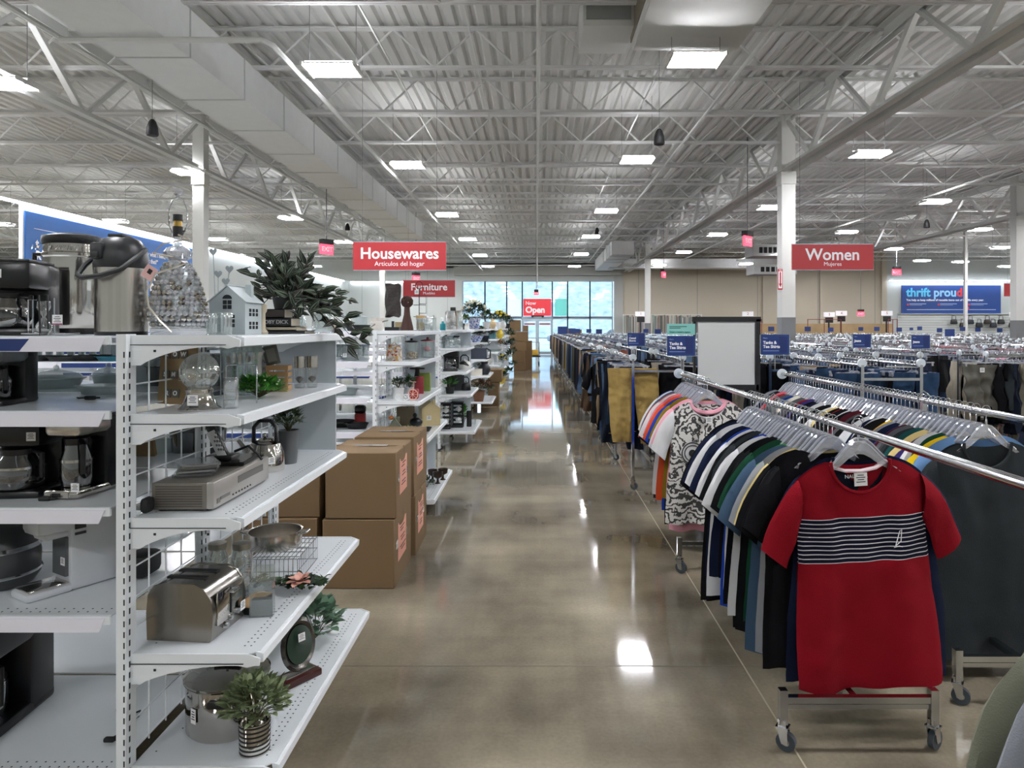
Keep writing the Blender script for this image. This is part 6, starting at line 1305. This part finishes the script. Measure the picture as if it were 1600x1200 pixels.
# shelf 3
bush(P_(622, 5.72, z2), .06, .05, .09, 'dark green round plant in a white pot, third shelf of the second unit', [GREEN4, GREEN], 170, .02, .013, pot=potf(.042, .05, .095, CLW), base=.09); bush(P_(640, 6.15, z2), .05, .05, .11, 'leafy green plant behind the red bicycle planter', [GREEN, GREEN4, GREEN2], 120, .03, .016, pot=potf(.03, .035, .06, CLW), base=.05)
def wheel(b, c, r, rad=6): 
    b.tube([(c[0] + r * math.cos(q), c[1], c[2] + r * math.sin(q)) for q in [2 * PI * i / 20 for i in range(20)]], .0035, 6, closed=True)
    for i in range(rad): b.tube([c, (c[0] + r * math.cos(PI * 2 * i / rad), c[1], c[2] + r * math.sin(PI * 2 * i / rad))], .0016, 4)
t = thing('bicycle_planter', 'white wire bicycle planter in front of the round plant', 'planter', P_(628, 5.62, z2)); b = MB(); wheel(b, (-.03, -.0, .025), .024); wheel(b, (.03, 0, .025), .024); b.tube([(-.03, 0, .025), (0, 0, .05), (.03, 0, .025)], .002, 5); b.build('wire', CLW, t)
t = thing('bicycle_planter', 'white and red bicycle planter with a big spoked wheel', 'planter', P_(646, 5.66, z2)); b = MB(); wheel(b, (0, -.03, .045), .040, 8); b.tube([(0, -.03, .045), (0, 0, .10), (0, 0, .145), (-.03, 0, .147)], .003, 5); b.tube([(0, 0, .145), (.02, 0, .142)], .003, 5); b.build('wire', M('salmon_wire', '#e3b5a4', .5), t); MB().rbox((.0, .035, .045), (.07, .06, .08), .01).build('red_basket', M('basket_red', '#8a2024', .5), t)
box_item(P_(655, 6.2, z2), .075, .07, .15, '#8e2430', 'red tin box behind the bicycle planter', rz=.2, var=.3); box_item(P_(664, 6.45, z2), .10, .06, .165, '#6f7f34', 'green leaf-pattern canister at the end of the third shelf', name='canister', cat='canister', var=.35)
t = thing('pepper_mill', 'dark wooden mill with a bar top behind the green canister', 'mill', P_(652, 6.55, z2)); MB().lathe([(0, 0), (.03, 0), (.022, .05), (.03, .12), (.02, .18), (.028, .21), (0, .215)], n=18).build('body', M('ebony', '#171010', .4), t); MB().rbox((0, 0, .2), (.14, .02, .016), .006).build('bar', M('ebony'), t)
# shelf 4
t = house(P_(617, 5.75, z3), .2, .10, .09, .07, .07, '#8f9380', 'small sage green birdhouse ornament', win=False); MB().sphere((-.03, -.03, .15), .022, 14, 0, (1, 1, .85)).build('orange_pumpkin', M('pumpkin', '#c97a3c', .5), t)
t = house(P_(671, 6.4, z3), .35, .17, .15, .15, .06, '#c8b88c', 'large cream wooden birdhouse at the end of the fourth shelf', win=False); price_tag(t, (-.02, -.08, .07), .04)
t = thing('hen_ornament', 'black bird ornament behind the green succulents', 'ornament', P_(650, 6.2, z3)); MB().sphere((0, 0, .05), .045, 16, 0, (1.3, .8, .9)).sphere((-.01, 0, .11), .02, 12).tube([(-.01, 0, .06), (-.01, 0, .11)], .014, 8).build('body', BLACK, t)
bush(P_(640, 5.85, z3), .09, .05, .05, 'pale green succulents along the front of the fourth shelf', [M('succulent', '#6f8a3c', .6), M('succulent2', '#93a45c', .6)], 170, .03, .014); bush(P_(622, 5.8, z3), .04, .04, .05, 'dark spiky greens beside the sage birdhouse', [GREEN4], 80, .04, .01)
vase_item(P_(667, 5.98, z3), .045, .035, '#2c2824', 'small dark bowl with a white inside at the shelf edge', 'bowl', 'bowl', [(0, 0), (.5, 0), (1, 1), (.93, .95), (.5, .15), (0, .12)]); vase_item(P_(659, 5.95, z3), .02, .05, '#d8c89c', 'tiny cream candle beside the succulents', 'candle', 'candle', [(0, 0), (1, 0), (1, .9), (0, 1)]); box_item(P_(634, 6.35, z3), .16, .05, .17, '#7d6f58', 'brown wooden panel standing at the back of the fourth shelf', 'panel', 'panel')
# base
for i, (x, Y) in enumerate(((676, 6.25), (684, 6.15), (692, 6.3))): vase_item(P_(x, Y, z4), .045, .10, '#2a1a10', ['dark amber footed goblet, left of three on the low shelf', 'dark amber footed goblet, middle of three on the low shelf', 'dark amber footed goblet, right of three on the low shelf'][i], 'goblet', 'goblet', [(0, 0), (.6, 0), (.25, .15), (.2, .4), (.9, .6), (1, 1), (.9, .98), (.7, .6), (0, .5)])
bush(P_(667, 6.0, z4), .05, .05, .09, 'small green plant beside the amber goblets', [GREEN, GREEN4], 90, .03, .015)
# ------------------------------------------------------------------ third end unit
box_item(P_(705, 9.55, z0), .15, .08, .24, '#6d4c30', 'brown wooden box standing at the start of the third top shelf', name='wooden_box'); box_item(P_(708, 9.5, z0 + .24), .07, .06, .06, '#141416', 'small black pot on top of the brown wooden box', 'flower_pot', 'pot')
jar(P_(704, 9.4, z0), .075, .24, 'large clear glass jar in front of the brown wooden box', glass('rim', '#cfd8dc', .3, .05, .2), name='glass_jar'); jar(P_(716, 9.7, z0), .065, .25, 'tall clear glass dispenser next to the large jar', LZ)
bush(P_(727, 10.0, z0), .07, .07, .12, 'round moss-green plant on a patterned black and white pot', [M('moss', '#6c7a32', .7), GREEN], 120, .035, .02, pot=potf(.05, .06, .09, patchy('cow_spots', ['#dcdcd4', '#1c1c1c', '#dcdcd4'], 22)), base=.09)
BW = patchy('blue_white', ['#c6cede', '#4a5e9c', '#aab6d2', '#d6dae2', '#6878a8'], 60)
def flowers(loc, r, h, potmat, fm_, nf, lab, fs=.03, pr=.06, ph=.12, leafs=(GREEN4, GREEN), nl=220):
    return bush(loc, r, r * .8, h, lab, list(leafs), nl, .07, .04, pot=potf(pr * .7, pr, ph, potmat), base=ph * .8, flowers=(fm_, nf, fs), name='flower_arrangement', cat='flowers')
flowers(P_(741, 12.9, z0), .22, .34, BW, M('cream_petal', '#dedcc8', .6), 26, 'large bouquet of white roses in a blue and white vase', .055, .12, .2)
flowers(P_(760, 13.6, z0), .16, .26, CLW, M('blush_petal', '#c99a94', .6), 10, 'loose dark bouquet with pink buds beside the white roses', .03, .08, .14, nl=120); flowers(P_(781, 16.9, z0), .2, .28, CLW, M('yellow_petal', '#d8c02c', .6), 26, 'bunch of bright yellow flowers on the fifth top shelf', .05, .1, .16); flowers(P_(792, 20.5, z0), .2, .26, MATTE, M('red_petal', '#9c2030', .6), 8, 'dark bouquet with red tips at the sixth top shelf', .04, .1, .14)
vase_item(P_(770, 14.0, z0), .07, .2, '#c9b28c', 'tan figurine jar at the end of the fourth top shelf'); vase_item(P_(786, 17.5, z0), .08, .2, '#d8d8d2', 'white vase at the end of the fifth top shelf')
t = jar(P_(703, 9.4, z1), .06, .13, 'clear glass jug on the third unit, second shelf', None, name='glass_jug', cat='jug'); jar(P_(713, 9.6, z1), .055, .15, 'clear glass box jar on the third unit, second shelf', MATTE); t = thing('glass_terrarium', 'clear glass terrarium box with a black knob on the third unit', 'terrarium', P_(697, 9.6, z1)); MB().rbox((0, 0, .075), (.2, .14, .15), .004).build('glass', ACRY, t); MB().box((0, 0, .154), (.21, .15, .01)).build('rim', FR, t); MB().sphere((0, 0, .17), .015, 8).build('knob', MATTE, t)
bush(P_(697, 10.1, z1), .07, .06, .12, 'green fern behind the glass terrarium', [GREEN4, GREEN], 80, .05, .02)
coffee_maker(P_(705, 9.5, z2), .2, .2, .27, 'black coffee maker on the third unit, middle shelf', head=.3); t = kettle(P_(726, 9.8, z2), .09, .15, 'white enamel kettle with black marks shaped like a spotted cow', patchy('cow', ['#d4d4ce', '#d4d4ce', '#1a1a1a', '#d4d4ce'], 16), BLACK)
bush(P_(703, 9.4, z3), .06, .06, .12, 'spiky green grass in a small black pot', [GREEN2, GREEN4], 90, .09, .008, pot=potf(.05, .06, .09, MATTE), base=.08, drp=.1); box_item(P_(712, 9.9, z3), .24, .1, .22, '#15171a', 'black boxed appliance on the third unit, fourth shelf', rz=.1); kettle(P_(728, 9.9, z3), .07, .14, 'black kettle with a tall handle on the third unit', BLACK, BLACK)
for i, (x, Y, zz) in enumerate(((695, 9.5, 0), (715, 9.65, 0))):
    t = thing('lantern', ['black metal lantern with a white candle, nearer one', 'black metal lantern with two white candle cups, beside the ivy'][i], 'lantern', P_(x, Y, z4)); b = MB()
    for sx in (-1, 1):
        for sy in (-1, 1): b.box((sx * .07, sy * .07, .17), (.012, .012, .34))
    for k in range(6): b.box((0, .07, .03 + k * .056), (.14, .012, .03))
    b.box((0, 0, .34), (.16, .16, .015)); b.box((0, 0, .008), (.16, .16, .015)); b.build('frame', MATTE, t)
    for k in range(2): MB().lathe([(0, 0), (.03, .02), (.045, .05), (0, .08)], n=4).build('candle_cup', CLW, t, loc=(.02, -.05, .06 + .15 * k))
bush(P_(724, 9.8, z4), .07, .07, .32, 'trailing green ivy beside the black lanterns', [GREEN, GREEN2], 120, .045, .028); vase_item(P_(733, 9.7, z4), .035, .22, '#141416', 'tall black pillar candle on the low shelf', 'candle', 'candle', [(0, 0), (1, 0), (1, .98), (0, 1)]); jar(P_(740, 9.9, z4), .035, .08, 'small clear tumbler beside the black candle', None, name='tumbler', cat='glass', neck=1)
# ------------------------------------------------------------------ fourth to sixth end units
def bowl(x, Y, z, r, h, mat, lab): return tag(MB().lathe([(0, 0), (r * .5, 0), (r, h), (r * .95, h), (r * .5, h * .12), (0, h * .12)], n=24).build('bowl', mat, loc=P_(x, Y, z)), lab, 'bowl')
bowl(744, 13.0, z1, .14, .12, BW, 'blue and white patterned bowl on the fourth unit'); bowl(758, 13.3, z1, .09, .12, M('navy_glaze', '#242c3c', .3), 'dark blue bowl beside the patterned bowl'); flowers(P_(749, 13.4, z1), .12, .18, CLW, M('cream_petal'), 12, 'cream flowers standing behind the patterned bowl', .04)
box_item(P_(748, 13.1, z2), .3, .16, .2, '#3a4252', 'slate grey planter box on the fourth unit, middle shelf', 'planter', 'planter'); bush(P_(752, 13.2, z2 + .2), .16, .1, .14, 'green leaves growing from the slate grey planter', [GREEN4, GREEN], 110, .07, .03); tag(MB().tube([(0, 0, 0), (.09, 0, .02), (.1, 0, .16), (.02, 0, .2)], .014, 8).build('watering_handle', MATTE, loc=P_(758, 13.0, z2)), 'black curved jug handle beside the slate planter', 'handle')
box_item(P_(744, 13.0, z3), .22, .15, .12, '#d0ccc0', 'white rectangular planter on the fourth unit', 'planter', 'planter'); vase_item(P_(757, 13.2, z3), .12, .24, '#1c2028', 'round black pot on the fourth unit beside the white planter', rough=.4); bush(P_(748, 13.2, z3 + .12), .08, .06, .08, 'small succulents in the white rectangular planter', [GREEN3, GREEN], 60, .04, .02)
flowers(P_(748, 13.0, z4), .16, .24, M('rust_pot', '#6a4a34', .7), M('bone_petal', '#a89c8c', .7), 12, 'rustic bouquet of dried brown leaves on the low fourth shelf', .05, .12, .2, (M('dry_leaf', '#5a4434', .8), M('dry_leaf2', '#7c6a58', .8)), 120); bush(P_(761, 13.3, z4 + .1), .12, .1, .26, 'green and red leafed plant beside the dried bouquet', [GREEN, GREEN4, M('leaf_rust', '#7a4a30', .6)], 100, .08, .04)
for i, (x, Y, z, c) in enumerate(((770, 16.9, z1, '#4f7f86'), (763, 16.9, z3, '#d0cfc8'))): vase_item(P_(x, Y, z), .09, .2, c, ['blue-green cup of white tulips on the fifth unit', 'white open planter on the fifth unit'][i])
flowers(P_(766, 16.8, z1), .12, .16, M('pot_blue', '#5a7c86', .4), M('tulip_white', '#e0dcd0', .5), 14, 'white tulips in a low blue tray on the fifth unit', .045); vase_item(P_(781, 17.4, z1), .09, .24, '#d8bc3c', 'yellow pitcher at the end of the fifth unit', 'pitcher', 'pitcher'); dish(P_(771, 17.2, z2), .2, .12, .06, 'grey oval platter on the fifth unit', M('platter_grey', '#8c9896', .4)); bush(P_(782, 17.5, z2), .09, .09, .18, 'small orange and green plant on the fifth unit', [GREEN, M('leaf_orange', '#b0702c', .6)], 60, .07, .03, pot=potf(.06, .08, .12, CLW), base=.1)
for i in range(2): t = thing('stool_planter', ['white wooden planter stand on the fifth unit, left', 'white wooden planter stand on the fifth unit, right'][i], 'stand', P_(765 + 7 * i, 16.9 + .2 * i, z3 )); b = MB(); b.box((0, 0, .24), (.2, .16, .02)); [b.tube([(sx * .06, sy * .05, .24), (sx * .1, sy * .08, 0)], .012, 4) for sx in (-1, 1) for sy in (-1, 1)]; b.build('frame', CLW, t)
bush(P_(786, 17.4, z3), .12, .1, .2, 'lemons and green leaves in a bowl on the fifth unit', [GREEN, GREEN4], 60, .08, .04, flowers=(M('lemon', '#d8c23c', .5), 8, .05)); flowers(P_(784, 17.2, z4), .14, .2, M('pot_yellow', '#c9b44c', .5), M('yellow_petal'), 14, 'yellow flowers in a yellow pot on the low fifth shelf', .05, .1, .14)
for i, (x, Y, z) in enumerate(((796, 20.6, z1), (795, 20.6, z2), (797, 20.7, z3), (795, 20.5, z4), (800, 24.2, z2), (801, 24.2, z3), (802, 24.3, z4))): bush(P_(x, Y, z), .14, .12, .2, ['dark plant with white flowers on the sixth unit, upper shelf', 'blue-black plant on the sixth unit, middle shelf', 'broad dark green plant on the sixth unit', 'dark green bush on the low shelf of the sixth unit', 'green plant on the last unit, middle shelf', 'dark plant on the last unit, lower shelf', 'leafy plant at the foot of the last unit'][i], [GREEN4, [GREEN, M('leaf_blue', '#2c3c58', .6)][i == 1]], 80, .09, .045, flowers=((M('petal_white'), 5, .04) if i == 0 else None))
# ------------------------------------------------------------------ goods on the open runs seen through the gaps
def pan(x, Y, z, r, h, lab, handle=True, mat=None, rz=-2.6):
    t = thing('frying_pan', lab, 'pan', P_(x, Y, z), rz); MB().lathe([(0, 0), (r * .8, 0), (r, h), (r + .004, h), (r * .8, .006), (0, .006)], n=28).build('pan', mat or MATTE, t)
    if handle: MB().tube([(r * .95, 0, h * .8), (r * 1.3, 0, h * 1.2), (r * 2.3, 0, h * 1.3)], [.008, .008, .011], 7, flat=.6).build('handle', mat or BLACK, t)
    return t
R = [1.573, 1.33, 1.05, .78, .5, .24]
t = pan(559, 5.72, R[0], .10, .05, 'black baking pan at the end of the top shelf behind the books', False); price_tag(t, (.0, -.105, .03), .035)
canister(P_(563, 6.05, R[0]), .058, .13, 'frosted glass canister with a knob behind the black pan', GW, mat=GW); vase_item(P_(589, 6.3, R[0]), .06, .12, '#cfc9c0', 'stack of pale stoneware mugs behind the post', 'mug', 'mug', [(0, 0), (.9, 0), (1, .3), (.9, .34), (1, .6), (.9, .66), (1, .95), (.8, .95)])
t = thing('flat_whisk', 'long grey handle of a pan reaching past the stoneware', 'pan handle', P_(588, 5.9, R[0] + .03)); MB().tube([(-.08, 0, -.02), (0, 0, .03), (.1, 0, .06)], .006, 6).build('handle', STEEL, t)
for i, (x, Y) in enumerate(((452, 5.9), (470, 6.2), (540, 6.3), (437, 6.1))): jar(P_(x, Y, R[0]), .045, .14, ['clear glass jar seen behind the trailing plant, left', 'clear glass jar seen behind the trailing plant, right', 'clear glass jar behind the tiny figurine', 'clear glass jar behind the stack of books'][i], GW)
def row_of(kind, xs, Y, z, lab, group, **k):
    for x in xs:
        if kind == 'glass': o = MB().lathe([(0, 0), (k['r'] * .8, 0), (k['r'], k['h']), (k['r'] - .003, k['h']), (k['r'] * .75, .008), (0, .008)], n=14).build('drinking_glass', k.get('mat', GLASS), loc=P_(x, Y, z)); tag(o, lab, 'glass', group)
        elif kind == 'plate': o = MB().lathe([(0, 0), (k['r'] * .5, 0), (k['r'], k['h']), (k['r'] * .97, k['h'] + .003), (k['r'] * .5, .006), (0, .006)], n=20).build('plate', k.get('mat', CLW), loc=P_(x, Y, z)); tag(o, lab, 'plate', group)
row_of('glass', range(524, 574, 8), 6.4, R[1], 'clear drinking glass on the second shelf of the far run', 'drinking glasses on the far run', r=.032, h=.12); row_of('glass', range(60, 560, 17), 6.55, R[1], 'clear glass in the back row of the far run', 'glasses in the back row of the far run', r=.035, h=.11, mat=GW)
gl = [(545, 5.75, R[1], GW), (530, 5.8, R[2], GW)]
t = thing('glass_globe', 'round clear glass bowl with a price ticket, second shelf of the far run', 'bowl', P_(549, 5.72, R[1])); MB().lathe([(0, 0), (.05, 0), (.085, .05), (.08, .10), (.06, .12), (.057, .12)], n=24).build('glass', GLASS, t); price_tag(t, (-.03, -.085, .05), .03)
for i, (x, Y, z, r, h, l) in enumerate([(540, 5.8, R[2], .1, .05, 'clear glass dome lid on the third shelf of the far run'), (60, 5.75, R[1], .16, .04, 'dark baking pan far left in the gap between shelves'), (105, 5.75, R[1], .15, .04, 'dark round pan second from left in the gap'), (145, 5.8, R[1], .14, .045, 'dark pan with a white price label in the gap')]): (dish(P_(x, Y, z), r, r * .9, h, l, GW) if i == 0 else pan(x, Y, z, r, h, l, False))
dish(P_(178, 5.75, R[1]), .14, .11, .04, 'teal baking dish in the gap beside the post', M('teal_enamel', '#1d6478', .35))
t = pan(558, 5.75, R[3], .09, .04, 'dark frying pan in the far run under the red tin'); t = pan(535, 5.85, R[3], .1, .05, 'black pan at the left of the far run, fourth shelf'); t = pan(549, 5.72, R[4], .12, .05, 'large dark pan with a price ticket on the fifth far shelf', False); price_tag(t, (-.03, -.125, .03), .035); t = pan(545, 5.8, R[5], .13, .06, 'black lidded pan on the lowest far shelf', True, None, -1.2)
t = thing('stand_mixer', 'small red and black machine on the fourth far shelf', 'machine', P_(563, 5.95, R[3])); MB().rbox((0, 0, .05), (.08, .08, .10), .01).build('body', M('mixer_red', '#9c2426', .4), t); MB().rbox((0, 0, .13), (.09, .08, .07), .02).build('head', BLACK, t)
vase_item(P_(574, 5.9, R[4]), .06, .06, '#8a3c20', 'rust orange bowl on the lowest far shelves', 'bowl', 'bowl', [(0, 0), (.5, 0), (1, 1), (.95, 1), (.5, .1), (0, .1)])
for i, (x, z, c) in enumerate(((250, R[1], '#1c1e22'), (300, R[1], '#3c4650'), (345, R[1], '#c4ccd0'), (390, R[1], '#22262c'), (430, R[1], '#8c979c'), (240, R[2], '#15171a'), (290, R[2], '#1a1c20'), (340, R[2], '#2c3036'), (385, R[2], '#181a1e'), (430, R[2], '#30343a'), (470, R[2], '#16181c'), (250, R[3], '#c9ced0'), (320, R[3], '#191b1f'), (400, R[3], '#8b8f90'), (460, R[3], '#202226'))):
    k = ['baking pan', 'roasting tin', 'stacked tray', 'deep pan', 'griddle'][i % 5]; w_ = .16 + .02 * (i % 3)
    o = MB().lathe([(0, 0), (.8, 0), (1, 1), (1.04, 1), (.8, .1), (0, .1)], n=4 if i % 2 else 24); o.v = [(x_ * w_, y_ * .13, z_ * (.05 + .02 * (i % 3))) for x_, y_, z_ in o.v]
    tag(o.build('baking_pan', M('pan' + c, c, .35), loc=P_(x, 5.78, z)), '%s seen through the wire grid on the %s shelf of the far run' % (['dark', 'grey', 'pale', 'black', 'silver'][i % 5] + ' ' + k, {R[1]: 'second', R[2]: 'third', R[3]: 'fourth'}[z]), 'pan', 'bakeware seen through the wire grid')
for i, (x, z, h) in enumerate(((250, 1.345, .09), (228, 1.345, .12), (290, 1.05, .1), (255, 1.05, .07), (330, 1.05, .12), (300, 1.345, .16), (345, 1.345, .14))):
    dish(P_(x, 3.12, z), .07, .06, h, 'clear dish at the back of the near run, seen through its wire grid', GW if i % 2 else glass('smoky_glass', '#9aa0a4', .2, .05, .3, '#606468'), group='glass dishes behind the wire grid')
# lettering becomes plain mesh
bpy.context.view_layer.update(); dg = bpy.context.evaluated_depsgraph_get()
for o in [o for o in COL.objects if o.type == 'FONT']:
    me = bpy.data.meshes.new_from_object(o.evaluated_get(dg)); me.name = 'lettering'; nm = o.name; o.name = 'old'
    q = bpy.data.objects.new(nm, me); COL.objects.link(q); q.parent = o.parent; q.location = o.location; q.rotation_euler = o.rotation_euler; q.scale = o.scale; bpy.data.objects.remove(o)
